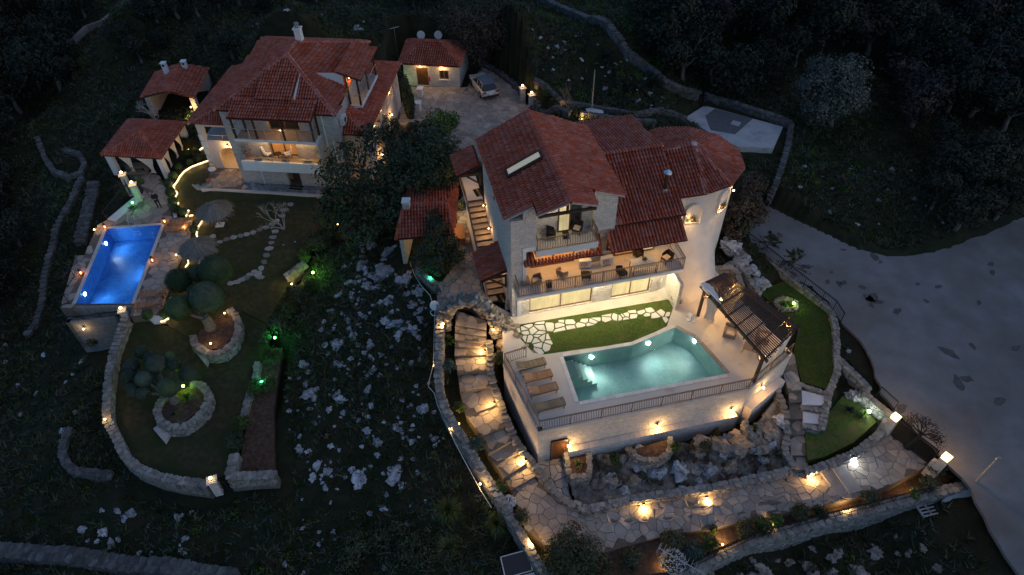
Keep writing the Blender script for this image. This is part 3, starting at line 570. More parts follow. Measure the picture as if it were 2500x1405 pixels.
tag(obj('manhole_cover', MB().prism(PL([(1783,302),(1790,294),(1810,299),(1803,308)], .24), ('d', .1), None), M['concrete']), 'square pale concrete hatch on the dark gravel patch', 'hatch')
patch('garden_bed', PL([(1450,1330),(1544,1331),(1742,1295),(1894,1261),(2076,1221),(2182,1183),(2268,1137),(2330,1165),(2290,1195),(2180,1225),(2000,1265),(1830,1305),(1740,1345),(1640,1395),(1560,1405),(1440,1405)], -4.25), M['soil'], .8)
ROCKB = pz([(1380,1108,-3.5),(1440,1105,-3.35),(1545,1112,-3.2),(1640,1088,-3.0),(1700,1072,-2.8),(1815,1052,-2.5),(1850,1030,-2.3),(1903,962,-2.6),(1915,1005,-2.9),(1920,1060,-3.2),(1917,1105,-3.55),(1932,1143,-3.75),(1850,1162,-3.85),(1757,1184,-3.9),(1666,1197,-3.95),(1544,1214,-3.95),(1440,1238,-3.9),(1405,1228,-3.85),(1392,1180,-3.75)]); zrb = zpoly(ROCKB); _rp = [(p.x, p.y) for p in ROCKB]; PATCHES.append((_rp, -4.6))
def bumpy(name, poly, zf, mt, step=.14, amp=.7):
    """rough sheet: a fine grid inside the outline with lumps and hollows"""
    xs = np.arange(min(p[0] for p in poly)-.3, max(p[0] for p in poly)+.3, step); ys = np.arange(min(p[1] for p in poly)-.3, max(p[1] for p in poly)+.3, step); X, Y = np.meshgrid(xs, ys); c = inpoly(X+step/2, Y+step/2, poly)
    n = fbm(X, Y, 1.3, 5, 12)*amp+(.25-np.abs(fbm(X, Y, .7, 4, 13)))*amp*1.1-.15; use = np.zeros(X.shape, bool); use[:-1,:-1] |= c[:-1,:-1]; use[1:,:-1] |= c[:-1,:-1]; use[:-1,1:] |= c[:-1,:-1]; use[1:,1:] |= c[:-1,:-1]
    idx = -np.ones(X.shape, int); idx[use] = np.arange(use.sum()); V = [(x, y, zf(x, y)+k) for x, y, k in zip(X[use], Y[use], n[use])]; i, j = np.where(c[:-1,:-1]); F = np.stack([idx[i,j], idx[i,j+1], idx[i+1,j+1], idx[i+1,j]], 1); o = link(name, npmesh(name, V, F, mt, False)); o['kind'] = 'structure'
bumpy('rock_bed', _rp, zrb, M['rockbed'])
def RB(px, py):
    z = -3.3
    for _ in range(12): p = P(px, py, z); z = .5*z+.5*zrb(p.x, p.y)
    return P(px, py, z)
# car park and yard
YARD = pz([(972,300,-.5),(985,212,-.5),(1140,214,-.5),(1180,160,-.5),(1250,205,-.5),(1290,262,-.5),(1330,300,-.45),(1270,340,-.4),(1190,400,-.4),(1120,390,-.5),(1090,345,-.5),(1010,330,-.5)]); yard = patch('car_park', YARD, M['joint'], .8)
yp = Pave(yard, 'flagstone', 300); zy = zpoly(YARD); yp.add(crazy([(p.x, p.y) for p in YARD], .6, gap=.02, jit=.46, seed=12), lambda x, y: zy(x, y), [M['flag']], .04, .012); yp.build()
# flagged court beside the villa
COURT = PL([(1085,725),(1072,700),(1100,660),(1122,600),(1112,500),(1140,470),(1175,600),(1175,690),(1192,735),(1205,770),(1175,775),(1150,745),(1110,740)], 0.02); court = patch('side_court', COURT, M['joint'], .8)
cp_ = Pave(court, 'flagstone', 200); cp_.add(crazy([(p.x, p.y) for p in COURT], .6, gap=.045, jit=.46, seed=14), lambda x, y: .02, [M['flag']]*3+[M['flaggrey']], .04, .01); cp_.build()
dt = patch('pump_room_steps', pz([(1333,1105,-3.45),(1373,1100,-3.45),(1390,1205,-3.75),(1405,1238,-3.8),(1365,1222,-3.8),(1320,1170,-3.7),(1312,1132,-3.6)]), M['joint'], .8)
dp = Pave(dt, 'flagstone', 60); dp.add(crazy([(p.x, p.y) for p in PL([(1333,1105),(1373,1100),(1390,1205),(1405,1238),(1365,1222),(1320,1170),(1312,1132)], -3.55)], .5, gap=.04, seed=15), zfit(pz([(1333,1105,-3.45),(1373,1100,-3.45),(1390,1205,-3.75),(1405,1238,-3.8),(1365,1222,-3.8)])), [M['flaggrey']], .04, .012); dp.build()
# grounds of the far house
LP = [(261.8,559.7),(394.7,550),(321,742),(185,742)]; LPW = PL(LP, -2.0); LPC = sum(LPW, Vector())/4
LDK = PL([(146.4,752),(185,624),(205.7,623.8),(237.7,551.7),(262,538),(330,500),(262,538),(300,520),(318,470),(372,425),(416,470),(420,529),(471,532),(462,600),(433,648),(424,690),(407.5,718),(388,769),(321,769.5),(321.5,742),(185,742),(175,752)], -2.0)
LDK = PL([(146.4,752),(185,624),(205.7,623.8),(237.7,551.7),(262,538),(330,512),(352,465),(300,400),(390,430),(410,470),(420,529),(471,532),(462,600),(433,648),(424,690),(407.5,718),(388,769),(318,772),(323,742),(187,744),(178,753)], -2.0)
PATCHES.append(([(p.x, p.y) for p in LDK], -3.6)); tank = PL([(185,738),(321,738),(312,782),(190,790)], -2); PATCHES.append(([(p.x, p.y) for p in tank], -5.5))
ldeck = slab_hole('far_pool_deck', [(p.x, p.y) for p in LDK], [[((p-LPC)*1.008+LPC).to_tuple()[:2] for p in LPW]], -2.0, 1.6, M['joint'])
lf = Pave(ldeck, 'flagstone', 300)
_hole = [(p.x, p.y) for p in LPW]; _c = Vector((sum(p[0] for p in _hole)/4, sum(p[1] for p in _hole)/4)); _h2 = [tuple(_c+(Vector(p)-_c)*1.07) for p in _hole]
cells = [c for c in crazy([(p.x, p.y) for p in LDK], .62, gap=.035, jit=.46, seed=17) if not inpoly([sum(p[0] for p in c)/len(c)], [sum(p[1] for p in c)/len(c)], _h2)[0] and not any(inpoly([p[0] for p in c], [p[1] for p in c], _hole))]
lf.add(cells, lambda x, y: -2.0, [M['flag']], .035, .01); lf.build()
for i in range(4):
    a, b = LPW[i], LPW[(i+1) % 4]; d = (b-a).normalized(); nn = Vector((-d.y, d.x, 0)); L = (b-a).length; k = round(L/.5)
    if i == 2: continue
    for j in range(k):
        p = a+d*(L*j/k); q = a+d*(L*(j+1)/k-.012); obj('coping_stone', MB().prism([p, q, q+nn*.26, p+nn*.26], -2.0, -1.945), M['deck'], ldeck, world=True)
bz = -3.45; bl = MB(); bl.add([(p.x, p.y, -1.99) for p in LPW]+[(p.x, p.y, bz) for p in LPW], [(i, (i+1) % 4, 4+(i+1) % 4, 4+i) for i in range(4)]); bl.prism([(p.x, p.y) for p in LPW], bz-.15, bz); struct('far_pool_basin', bl, M['mosaic_blue'])
wm = MB(); wm.prism([(p.x, p.y) for p in LPW], -2.085, -2.08, bottom=False); wm.f = wm.f[4:]; struct('far_pool_water', wm, M['water_blue'])
T1 = PL([(258,468),(330,508),(262,540),(238,535)], -2.05)
LLAWN = pz([(420,420,-1.8),(470,402,-1.5),(512,400,-1.15),(520,440,-1.1),(515,466,-1.1),(600,472,-1.1),(772,480,-1.15),(790,520,-1.5),(760,600,-2.2),(715,680,-3.0),(650,790,-3.7),(590,760,-3.4),(560,820,-3.7),(470,830,-3.3),(410,795,-2.6),(395,770,-2.2),(412,720,-2.1),(440,650,-2.1),(474,545,-1.95),(455,525,-1.95),(425,500,-1.9)])
patch('upper_garden', LLAWN, M['drylawn'], .6)
LOWG = pz([(312,770,-2.6),(410,797,-2.7),(470,832,-3.4),(560,822,-3.75),(590,762,-3.45),(650,792,-3.75),(655,850,-4.1),(640,880,-4.2),(605,990,-4.4),(585,1080,-4.5),(560,1150,-4.7),(520,1180,-4.8),(430,1165,-4.8),(335,1130,-4.7),(310,1090,-4.6),(268,1030,-4.4),(262,990,-4.2),(268,900,-3.8),(282,830,-3.3)]); patch('lower_garden', LOWG, M['drylawn'], .8)
patch('gravel_walk', pz([(650,850,-4.2),(690,850,-4.2),(668,1000,-4.8),(670,1160,-5.2),(580,1150,-4.9),(608,1010,-4.5)]), M['soil'], .5)
patch('white_pebble_border', pz([(405,450,-1.88),(418,440,-1.85),(425,500,-1.88),(432,528,-1.88),(424,530,-1.88),(414,500,-1.88)]), M['gravel'], .3); patch('pebble_bed', pz([(352,768,-1.95),(395,772,-1.95),(402,782,-2.2),(372,784,-2.2)]), M['gravel'], .4, keep=False)
patch('planting_bed', pz([(262,535,-1.9),(340,470,-1.9),(352,480,-1.9),(282,540,-1.9)]), M['gravel'], .6, keep=False)
# terraces by the far house
hterr = patch('house_terrace', [WW(u, v, -1.0) for u, v in ((-3.5,-1.2),(7.6,-1.2),(7.6,.3),(12.4,1.2),(12.4,13),(-4,13),(-4.1,2.2),(-3.4,0))], M['joint'], .7)
hp = Pave(hterr, 'flagstone', 160); hp.add(crazy([(WW(u,v).x, WW(u,v).y) for u, v in ((-3.4,-1.1),(-.15,-1.1),(-.15,1.9),(-2.6,1.9),(-3.3,.1))], .5, gap=.03, seed=31), lambda x, y: -1.0, [M['flag']], .035, .008)
hp.add(crazy([(WW(u,v).x, WW(u,v).y) for u, v in ((.1,-1.1),(7.5,-1.1),(7.5,-.05),(.1,-.05))], .5, gap=.03, seed=32), lambda x, y: -1.0, [M['flaggrey']], .035, .008); hp.build()
obj('terrace_edge', MB().add([tuple(WW(u, v, z)) for u, v in ((-3.5,-1.32),(7.7,-1.32),(7.7,-1.12),(-3.5,-1.12)) for z in (-1.3,-.94)], [(0,2,3,1),(2,4,5,3),(4,6,7,5),(6,0,1,7),(1,3,5,7)]), M['deck'], hterr, world=False)
# stepping stones across the far lawn
SP = [(490,590),(505,583),(520,579),(537,592),(553,586),(570,581),(587,577),(603,573),(618,569),(634,562),(650,556),(664,549),(676,540),(688,528),(698,514),(710,500),(672,566),(667,580),(663,594),(657,608),(650,624),(645,640),(637,656),(632,668),(622,664),(610,672),(600,680),(590,684),(577,690),(563,693),(635,678),(628,672)]
gl_ = zpoly(LLAWN); sp = thing('stepping_stone_path', 'line of grey stepping stones crossing the dim lawn in a loop', 'path', P(600,600,-2))
for x, y in SP:
    z = -1.9
    for _ in range(10): p = P(x, y, z); z = .4*z+.6*gl_(p.x, p.y)
    p = P(x, y, z); k = 6; a0 = random.random()*6; w = random.uniform(.24,.36); h = random.uniform(.2,.28)
    obj('stepping_stone', MB().prism([p+Vector((w*math.cos(a0+6.283*i/k)*random.uniform(.8,1.15), h*math.sin(a0+6.283*i/k)*random.uniform(.8,1.15), .08)) for i in range(k)], ('d', .3), None), M['flaggrey'], sp, world=True)
# the hillside itself, sunk beneath the sheets above
def build_ground():
    ax = np.concatenate([np.linspace(-420,-72,18), np.arange(-70,72,.5), np.linspace(74,420,18)]); ay = np.concatenate([np.linspace(-120,4,14), np.arange(6,112,.5), np.linspace(116,420,20)])
    X, Y = np.meshgrid(ax, ay); x, y = X.ravel(), Y.ravel(); z = base_z(x, y); rough = np.ones_like(z)
    for poly, zl in PATCHES:
        i = inpoly(x, y, poly); z[i] = np.minimum(z[i], zl-.1); rough[i] = 0
        xs = [p[0] for p in poly]; ys = [p[1] for p in poly]; near = np.where((x > min(xs)-1) & (x < max(xs)+1) & (y > min(ys)-1) & (y < max(ys)+1) & ~i)[0]
        if len(near):
            d = np.full(len(near), 9.)
            for a, b in zip(poly, poly[1:]+poly[:1]):
                ux, uy = b[0]-a[0], b[1]-a[1]; L2 = ux*ux+uy*uy+1e-9; t = np.clip(((x[near]-a[0])*ux+(y[near]-a[1])*uy)/L2, 0, 1); d = np.minimum(d, np.hypot(x[near]-a[0]-t*ux, y[near]-a[1]-t*uy))
            c = near[d < .6]; z[c] = np.minimum(z[c], zl+.3); rough[c] *= .3
    inner = (np.abs(x) < 71) & (y > 5) & (y < 113)
    z += rough*np.where(inner, fbm(x, y, .35, 4, 1)*.7+fbm(x, y, 1.3, 2, 2)*.25, fbm(x, y, .03, 4, 3)*10)
    nx, ny = len(ax), len(ay); i = np.arange(nx*ny).reshape(ny, nx); F = np.stack([i[:-1,:-1], i[:-1,1:], i[1:,1:], i[1:,:-1]], -1).reshape(-1, 4)
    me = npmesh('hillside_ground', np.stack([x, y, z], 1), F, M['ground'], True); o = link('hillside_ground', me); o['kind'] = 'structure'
    return ax, ay, z.reshape(ny, nx), rough.reshape(ny, nx)
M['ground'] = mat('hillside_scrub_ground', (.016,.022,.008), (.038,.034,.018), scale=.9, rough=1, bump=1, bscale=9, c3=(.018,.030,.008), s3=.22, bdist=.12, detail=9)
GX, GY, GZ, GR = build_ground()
def ground(x, y):
    i = int(np.clip(np.searchsorted(GX, x)-1, 0, len(GX)-2)); j = int(np.clip(np.searchsorted(GY, y)-1, 0, len(GY)-2)); f = (x-GX[i])/(GX[i+1]-GX[i]); g = (y-GY[j])/(GY[j+1]-GY[j])
    return float((GZ[j,i]*(1-f)+GZ[j,i+1]*f)*(1-g)+(GZ[j+1,i]*(1-f)+GZ[j+1,i+1]*f)*g)
def free(x, y):
    i = int(np.clip(np.searchsorted(GX, x)-1, 0, len(GX)-2)); j = int(np.clip(np.searchsorted(GY, y)-1, 0, len(GY)-2)); return GR[j:j+2, i:i+2].min() > .9
def G(px, py):
    """the point of the hillside seen at this pixel"""
    z = -2.0
    for _ in range(14): p = P(px, py, z); z = .5*z+.5*ground(p.x, p.y)
    p = P(px, py, z); p.z = ground(p.x, p.y); return p
# ------------------------------------------------------------------ tiled roofs, railings, windows
def tile_arrays():
    v = []; n = 6
    for y, r, lift in ((0, .102, .07), (.43, .082, .0)):
        for k in range(n): a = math.pi*k/(n-1); v.append((math.cos(a)*r, y, math.sin(a)*r*1.25+lift))
    f = [(k, k+1, n+k+1, n+k) for k in range(n-1)]; return np.array(v), f
TV, TF = tile_arrays(); TILE = MB().add(TV, [f[::-1] for f in TF]).mesh('roof_tile', M['tile']); SX, SY = .235, .36
_mbt = MB(); _mbt.add(TV, [f[::-1] for f in TF]); TFQ = _mbt.f
def roof(root, poly, budget, name='roof', thick=.10, mt='tile'):
    """a roof plane: slab of channels with barrel tiles laid on it row over row; poly in the root's coordinates"""
    poly = [Vector(p) for p in poly]; n = Vector((0,0,0))
    for i in range(len(poly)): a, b = poly[i], poly[(i+1) % len(poly)]; n += a.cross(b)
    n.normalize(); n = n if n.z > 0 else -n; e = Vector((0,0,1)).cross(n).normalized(); s = n.cross(e); o = poly[0]
    q = [((p-o).dot(e), (p-o).dot(s)) for p in poly]; tris = geometry.tessellate_polygon([[Vector((a, b, 0)) for a, b in q]])
    mb = MB(); k = len(poly); f = []
    for t in tris:
        A = [q[i] for i in t]; t = t if (A[1][0]-A[0][0])*(A[2][1]-A[0][1])-(A[1][1]-A[0][1])*(A[2][0]-A[0][0]) > 0 else t[::-1]; f += [tuple(t), tuple(k+i for i in t[::-1])]
    ccw = sum(q[i][0]*q[(i+1) % k][1]-q[(i+1) % k][0]*q[i][1] for i in range(k)) > 0
    f += [(i, k+i, k+(i+1) % k, (i+1) % k) if ccw else ((i+1) % k, k+(i+1) % k, k+i, i) for i in range(k)]
    mb.add(list(poly)+[p-n*thick for p in poly], f); ro = obj(name, mb, M['tile_base'], root)
    xs = [a for a, b in q]; ys = [b for a, b in q]; gx, gy = np.meshgrid(np.arange(min(xs)+SX*.5, max(xs), SX), np.arange(min(ys), max(ys)-.1, SY)); gx, gy = gx.ravel(), gy.ravel()
    ok = inpoly(gx, gy+.2, q) & inpoly(gx, gy+.05, q) & inpoly(gx-.06, gy+.18, q) & inpoly(gx+.06, gy+.18, q) | (inpoly(gx, gy+.2, q) & (gy < min(ys)+.01)); gx, gy = gx[ok], gy[ok]
    order = np.argsort(gy+rng.random(len(gy))*.01); gx, gy = gx[order], gy[order]; Rm = np.array([[e.x, s.x, n.x], [e.y, s.y, n.y], [e.z, s.z, n.z]]); rot = Matrix([list(r) for r in Rm]).to_euler()
    take = min(budget[0], len(gx)); budget[0] -= take
    for i in range(take):
        put('roof_tile', TILE, ro, o+e*(gx[i]+random.uniform(-.008,.008))+s*(gy[i]+random.uniform(-.01,.01))+n*random.uniform(0,.012), (rot.x, rot.y, rot.z+random.uniform(-.012,.012)))
    if len(gx) > take:
        gx, gy = gx[take:], gy[take:]; m = len(gx); L = TV[None].repeat(m, 0).copy(); L[:, :, 0] += (gx+rng.uniform(-.008,.008,m))[:, None]; L[:, :, 1] += (gy+rng.uniform(-.012,.012,m))[:, None]; L[:, :, 2] += rng.uniform(0,.014,m)[:, None]
        W = L.reshape(-1, 3) @ Rm.T + np.array(o); me = bpy.data.meshes.new('roof_tile'); nv = len(TV); fs = [tuple(x+nv*i for x in f) for i in range(m) for f in TFQ]; me.from_pydata(W, [], fs); me.materials.append(M[mt])
        obj('roof_tile', me, None, ro, kind='stuff')
    return ro
def ridge(root, p, q, r=.13, mortar=True):
    """a line of half-round caps bedded in pale mortar"""
    p, q = Vector(p), Vector(q); L = (q-p).length; k = max(1, round(L/.4)); d = (q-p)/L; up = Vector((0,0,1)); x = d.cross(up).normalized(); n = x.cross(d); mb = MB()
    for i in range(k):
        a, b = p+d*(L*i/k-.02), p+d*(L*(i+1)/k+.03); v = []
        for c, rr in ((a, r*1.08), (b, r*.92)):
            for j in range(7): t = math.pi*j/6; v.append(c+x*math.cos(t)*rr+n*(math.sin(t)*rr*.8-.02))
        mb.add(v, [(j, j+1, 8+j, 7+j) for j in range(6)]+[tuple(range(7))[::-1], tuple(range(7, 14))])
    ro = obj('ridge_cap', mb, M['tile'], root, kind='stuff')
    if mortar: obj('ridge_mortar', MB().beam(p-n*.015, q-n*.015, .34, .06), M['mortar'], root)
    return ro
def verge(root, p, q): return ridge(root, p, q, .10, False)
def baluster_mesh(h=.92, belly=.13, mt='iron', name='baluster'):
    pts = [(0,0,.06),(0,.0,.16*h),(0,-belly*.75,.32*h),(0,-belly,.46*h),(0,-belly*.55,.68*h),(0,0,.84*h),(0,0,h)]; return MB().tube(pts, .016, 4).mesh(name, M[mt])
BAL = baluster_mesh(); STRAIGHT = MB().tube([(0,0,.06),(0,0,.95)], .012, 4).mesh('bar', M['black'])
def railing(parent, pts, h=1.0, sp=.15, post=1.9, mt='iron', bal=None, name='railing', flip=False, part=True, barname='baluster'):
    """hand rail, bottom rail, posts and bars along a polyline; part: the rails are a part whose children are the posts and bars"""
    pts = [Vector(p) for p in pts]; mb = MB(); bal = bal or BAL
    for a, b in zip(pts[:-1], pts[1:]):
        mb.beam(a+Vector((0,0,h)), b+Vector((0,0,h)), .05, .035); mb.beam(a+Vector((0,0,h-.1)), b+Vector((0,0,h-.1)), .025, .02); mb.beam(a+Vector((0,0,.07)), b+Vector((0,0,.07)), .03, .025)
    ro = obj(name, mb, M[mt], parent); host = ro if part else parent
    for a, b in zip(pts[:-1], pts[1:]):
        L = (b-a).length; d = (b-a)/L; ang = math.atan2(d.y, d.x)+(math.pi if flip else 0); k = max(1, round(L/sp)); kp = max(1, round(L/post))
        for i in range(1, k):
            q = a+d*(L*i/k)
            if min(abs(i/k-j/kp) for j in range(kp+1))*L < .05: continue
            put(barname, bal, host, q, (0,0,ang))
        for j in range(kp+1):
            q = a+d*(L*j/kp)
            if j == kp and b is not pts[-1]: continue
            obj('post', MB().box(q.x-.022, q.x+.022, q.y-.022, q.y+.022, q.z-.12, q.z+h), M[mt], host)
    return ro
def window(root, p, q, z0, z1, n, leaves=2, pane='pane_lit', fr='frame', depth=.10, bar=.09, name='window'):
    """a glazed opening from p to q (xy) facing n; frame a part, panes its sub-parts"""
    p, q = Vector((p[0], p[1], 0)), Vector((q[0], q[1], 0)); n = Vector((n[0], n[1], 0)).normalized(); d = (q-p).normalized(); L = (q-p).length; mb = MB(); Z = Vector((0,0,1))
    def bx(a0, a1, b0, b1): 
        c = p+d*(a0+a1)/2+n*depth/2+Z*((b0+b1)/2); mb.obox(c, (a1-a0, depth, b1-b0), math.atan2(d.y, d.x))
    bx(0, L, z0, z0+bar); bx(0, L, z1-bar, z1)
    for i in range(leaves+1): x = min(max(L*i/leaves-bar/2, 0), L-bar); bx(x, x+bar, z0+bar, z1-bar)
    fo = obj(name, mb, M[fr], root)
    for i in range(leaves):
        a0, a1 = L*i/leaves+bar*.5, L*(i+1)/leaves-bar*.5; c = p+d*(a0+a1)/2+n*depth*.35+Z*((z0+z1)/2); obj('pane', MB().obox(c, (a1-a0, .02, z1-z0-2*bar+.02), math.atan2(d.y, d.x)), M[pane] if isinstance(pane, str) else M[pane[i]], fo)
    return fo
def door(root, p, q, z0, z1, n, mt='door', handle=True):
    p, q = Vector((p[0], p[1], 0)), Vector((q[0], q[1], 0)); n = Vector((n[0], n[1], 0)).normalized(); d = (q-p).normalized(); L = (q-p).length; a = math.atan2(d.y, d.x); Z = Vector((0,0,1)); mb = MB(); c = (p+q)/2
    mb.obox(c+n*.04+Z*((z0+z1)/2), (L, .08, z1-z0), a); do = obj('door', mb, M[mt], root)
    fr = MB(); w = .09
    for x in (w/2, L-w/2): fr.obox(p+d*x+n*.065+Z*((z0+z1)/2), (w, .13, z1-z0), a)
    fr.obox(c+n*.065+Z*(z1-w/2), (L-2*w, .13, w), a); obj('door_frame', fr, M['frame'], do)
    k = max(2, round((L-.2)/.16))
    for i in range(k): x = .1+(L-.2)*(i+.5)/k; obj('plank', MB().obox(p+d*x+n*.085+Z*((z0+z1)/2), ((L-.2)/k-.012, .02, z1-z0-.2), a), M[mt], do)
    if handle: obj('handle', MB().obox(p+d*(L-.17)+n*.13+Z*((z0+z1)/2), (.03, .06, .16), a), M['steel'], do)
    return do
def wallbox(mb, u0, u1, v0, v1, z0, z1, holes, axis='u'):
    """wall along u (or v) with openings [(a0, a1, za, zb)] left free"""
    lo, hi = (u0, u1) if axis == 'u' else (v0, v1); xs = sorted({lo, hi, *[h[0] for h in holes], *[h[1] for h in holes]})
    for a, b in zip(xs[:-1], xs[1:]):
        hs = sorted([(h[2], h[3]) for h in holes if h[0] <= (a+b)/2 <= h[1]]); z = z0; segs = []
        for h0, h1 in hs: segs.append((z, h0)); z = h1
        segs.append((z, z1))
        for s0, s1 in segs:
            if s1-s0 > .01: mb.box(a, b, v0, v1, s0, s1) if axis == 'u' else mb.box(u0, u1, a, b, s0, s1)
def vprism(mb, uz, v0, v1):
    n = len(uz); ar = sum(uz[i][0]*uz[(i+1) % n][1]-uz[(i+1) % n][0]*uz[i][1] for i in range(n)); uz = uz if ar > 0 else uz[::-1]
    mb.add([(u, v0, z) for u, z in uz]+[(u, v1, z) for u, z in uz], [tuple(range(n)), tuple(range(n, 2*n))[::-1]]+[(i, n+i, n+(i+1) % n, (i+1) % n) for i in range(n)])
def wall_lamp(parent, loc, n, watts=8, name='wall_lamp', bulb='bulb', color=WARM, r=.05):
    """bracket lantern: plate, arm, glowing globe, its light just in front"""
    loc = Vector(loc); n = Vector(n).normalized(); b = obj(name, MB().tube([loc, loc+n*.14+Vector((0,0,.06)), loc+n*.2], .018, 5).obox(loc+n*.01, (.1,.1,.16), math.atan2(n.y, n.x)), M['black'], parent)
    obj('lamp_globe', MB().ball(loc+n*.2+Vector((0,0,-.06)), r*1.5, 8, 6), M[bulb], b, smooth=True); lamp(b, loc+n*.34+Vector((0,0,-.1)), watts, color, .05); return b
# ------------------------------------------------------------------ the villa
villa = thing('villa', 'tall pale stone villa with red tiled gables, long balcony and a round tower', 'house', V_O, V_A)
bud = [300]
zr = lambda u: 10.7-.485*abs(u-3.0)
w = MB()
g1 = [VL(1289.5,755,.12).x, VL(1439,726.5,.12).x, VL(1486,720,.12).x, VL(1580,705,.12).x]
wallbox(w, -.38, 11.0, 0, .35, 0, 2.85, [(g1[0], g1[1], .1, 2.45), (g1[2], g1[3], .1, 2.45)])
w.box(-.38, 11.0, .9, 1.3, 0, 2.85); w.box(-.38, 7.0, 1.5, 9.3, 0, 8.7); w.box(7.0, 12.0, 1.3, 12.2, 0, 6.15); w.box(-.38, 0.0, .35, .9, 0, 2.85); w.box(10.65, 11.0, .35, .9, 0, 2.85)
w.box(-.38, .42, 0, 1.5, 2.85, 8.75); w.box(.42, 1.28, 0, 1.5, 6.0, 9.2); w.box(5.45, 7.0, .95, 1.5, 2.85, 8.72)
vprism(w, [(-.38, 8.7), (7.0, 8.7), (7.0, zr(7.0)-.14), (3.0, zr(3.0)-.14), (-.38, zr(-.38)-.14)], 1.5, 9.25)
vprism(w, [(.42, 9.2), (1.28, 9.2), (1.28, zr(1.28)-.14), (.42, zr(.42)-.14)], .02, 1.5); vprism(w, [(5.45, 8.72), (7.0, 8.72), (7.0, zr(7.0)-.14), (5.45, zr(5.45)-.14)], .95, 1.5)
w.box(5.45, 7.0, .95, 1.3, 2.85, 6.0); vprism(w, [(7.0, 6.15), (12.0, 6.15), (12.0, 6.16), (7.0, 6.16)], 1.3, 12.2)
w.add([(12.0,1.3,6.15),(12.0,12.2,6.15),(12.0,6.1,8.3)], [(0,1,2)])
obj('wall', w, M['stone'], villa)
for nm, bx_ in (('pilaster',(-.02,.26,-.06,0,0,2.85)),('pilaster',(10.72,11.06,-.06,0,0,2.85)),('white_trim',(.40,.62,-.04,0,3.1,6.11)),('white_trim',(.40,1.28,-.05,0,6.12,6.4)),('parapet_flashing',(-.55,-.385,7.6,9.3,8.5,8.95))): obj(nm, MB().box(*bx_), M['white'], villa)
obj('balcony_slab', MB().box(-.3, 11.62, -1.2, 1.5, 2.86, 3.1), M['plaster'], villa)
for i in range(13):
    for j in range(3): obj('floor_tile', MB().box(-.25+i*.91, -.25+i*.91+.90, -1.15+j*.86, -1.15+j*.86+.85, 3.1, 3.115), M['floor_tile'], bpy.data.objects['balcony_slab'])
obj('upper_balcony_slab', MB().box(1.25, 5.5, -.16, 1.52, 5.55, 6.0), M['plaster'], villa)
for i in range(6):
    for j in range(2): obj('floor_tile', MB().box(1.30+i*.7, 1.30+i*.7+.69, -.1+j*.78, -.1+j*.78+.77, 6.0, 6.015), M['floor_tile'], bpy.data.objects['upper_balcony_slab'])
railing(villa, [(-.14,1.2,3.1),(-.14,-1.1,3.1),(11.56,-1.1,3.1),(11.56,1.2,3.1)], 1.05, .16)
railing(villa, [(1.36,1.4,6.0),(1.36,-.06,6.0),(5.4,-.06,6.0),(5.4,1.0,6.0)], 1.05, .17)
for a, b, ps_ in ((g1[0], g1[1], ('pane_lit','pane_lit')), (g1[2], g1[3], ('pane_lit','pane_lit'))): window(villa, (a, .2), (b, .2), .1, 2.45, (0,-1), 2, ps_)
for a, b in ((VL(1300,663,3.1).x, VL(1404,645,3.1).x), (VL(1499,628,3.1).x, VL(1598,612,3.1).x)): 
    vv = 1.5 if a < 6 else 1.3; window(villa, (a, vv), (b, vv), 3.12, 5.3, (0,-1), 2, 'pane_warm' if a < 6 else ('pane_warm','pane_lit'))
du0, du1 = VL(1352,548,6.0).x, VL(1390,543,6.0).x; window(villa, (du0, 1.5), (du1+.55, 1.5), 6.02, 8.3, (0,-1), 2, ('pane_lit','pane_dark'))
obj('window', MB().box(-.41,-.38, 5.0,5.5, 6.6,7.7), M['pane_dark'], villa)
# roofs: lowest and nearest first, so that the single tiles are the ones that show largest
zf1 = lambda v: 5.05+(v+.35)/1.75*.95
def RP(root, pts): return roof(root, pts, bud)
RP(villa, [(.45,-.35,zf1(-.35)),(5.82,-.4,zf1(-.4)),(6.0,1.45,zf1(1.45)),(5.55,1.45,zf1(1.45)),(5.52,-.17,zf1(-.17)),(1.22,-.17,zf1(-.17)),(1.2,1.45,zf1(1.45)),(.43,1.45,zf1(1.45))])
RP(villa, [(6.42,-.38,4.98),(11.9,-.38,4.98),(11.9,1.35,5.95),(6.5,1.35,5.95)])
RP(villa, [(-2.28,1.35,2.6),(-.40,1.35,3.3),(-.40,4.5,3.3),(-2.28,4.5,2.6)])
zb = lambda v: 6.15+(v-1.0)*.4510
RP(villa, [(7.35,.95,zb(.95)),(12.15,.95,zb(.95)),(12.15,6.1,zb(6.1)),(7.35,6.1,zb(6.1))])
RP(villa, [(-.78,.2,zr(-.78)),(1.08,.0,zr(1.08)),(1.03,-.95,zr(1.03)),(3.0,-1.35,zr(3)),(3.0,9.3,zr(3)),(-.78,9.3,zr(-.78))])
RP(villa, [(3.0,-1.35,zr(3)),(4.9,-.95,zr(4.9)),(5.2,.72,zr(5.2)),(7.45,1.05,zr(7.45)),(7.5,9.6,zr(7.5)),(3.0,9.3,zr(3))])
RP(villa, [(7.35,6.1,zb(6.1)),(12.15,6.1,zb(6.1)),(12.3,12.5,6.95),(7.6,12.5,6.95)])
RP(villa, [(-2.25,10.1,5.3),(-.40,10.1,6.05),(-.40,13.0,6.05),(-2.25,13.0,5.3)])
ridge(villa, (3.0,-1.3,zr(3)+.02), (3.0,9.3,zr(3)+.02)); ridge(villa, (7.35,6.1,zb(6.1)+.02), (12.15,6.1,zb(6.1)+.02))
for a, b in (((-.72,.16),(1.05,-.02)),((1.05,-.92),(2.95,-1.32)),((3.05,-1.32),(4.88,-.92)),((5.22,.74),(7.42,1.06))): ridge(villa, (a[0],a[1],zr(a[0])+.03), (b[0],b[1],zr(b[0])+.03), .11, True)
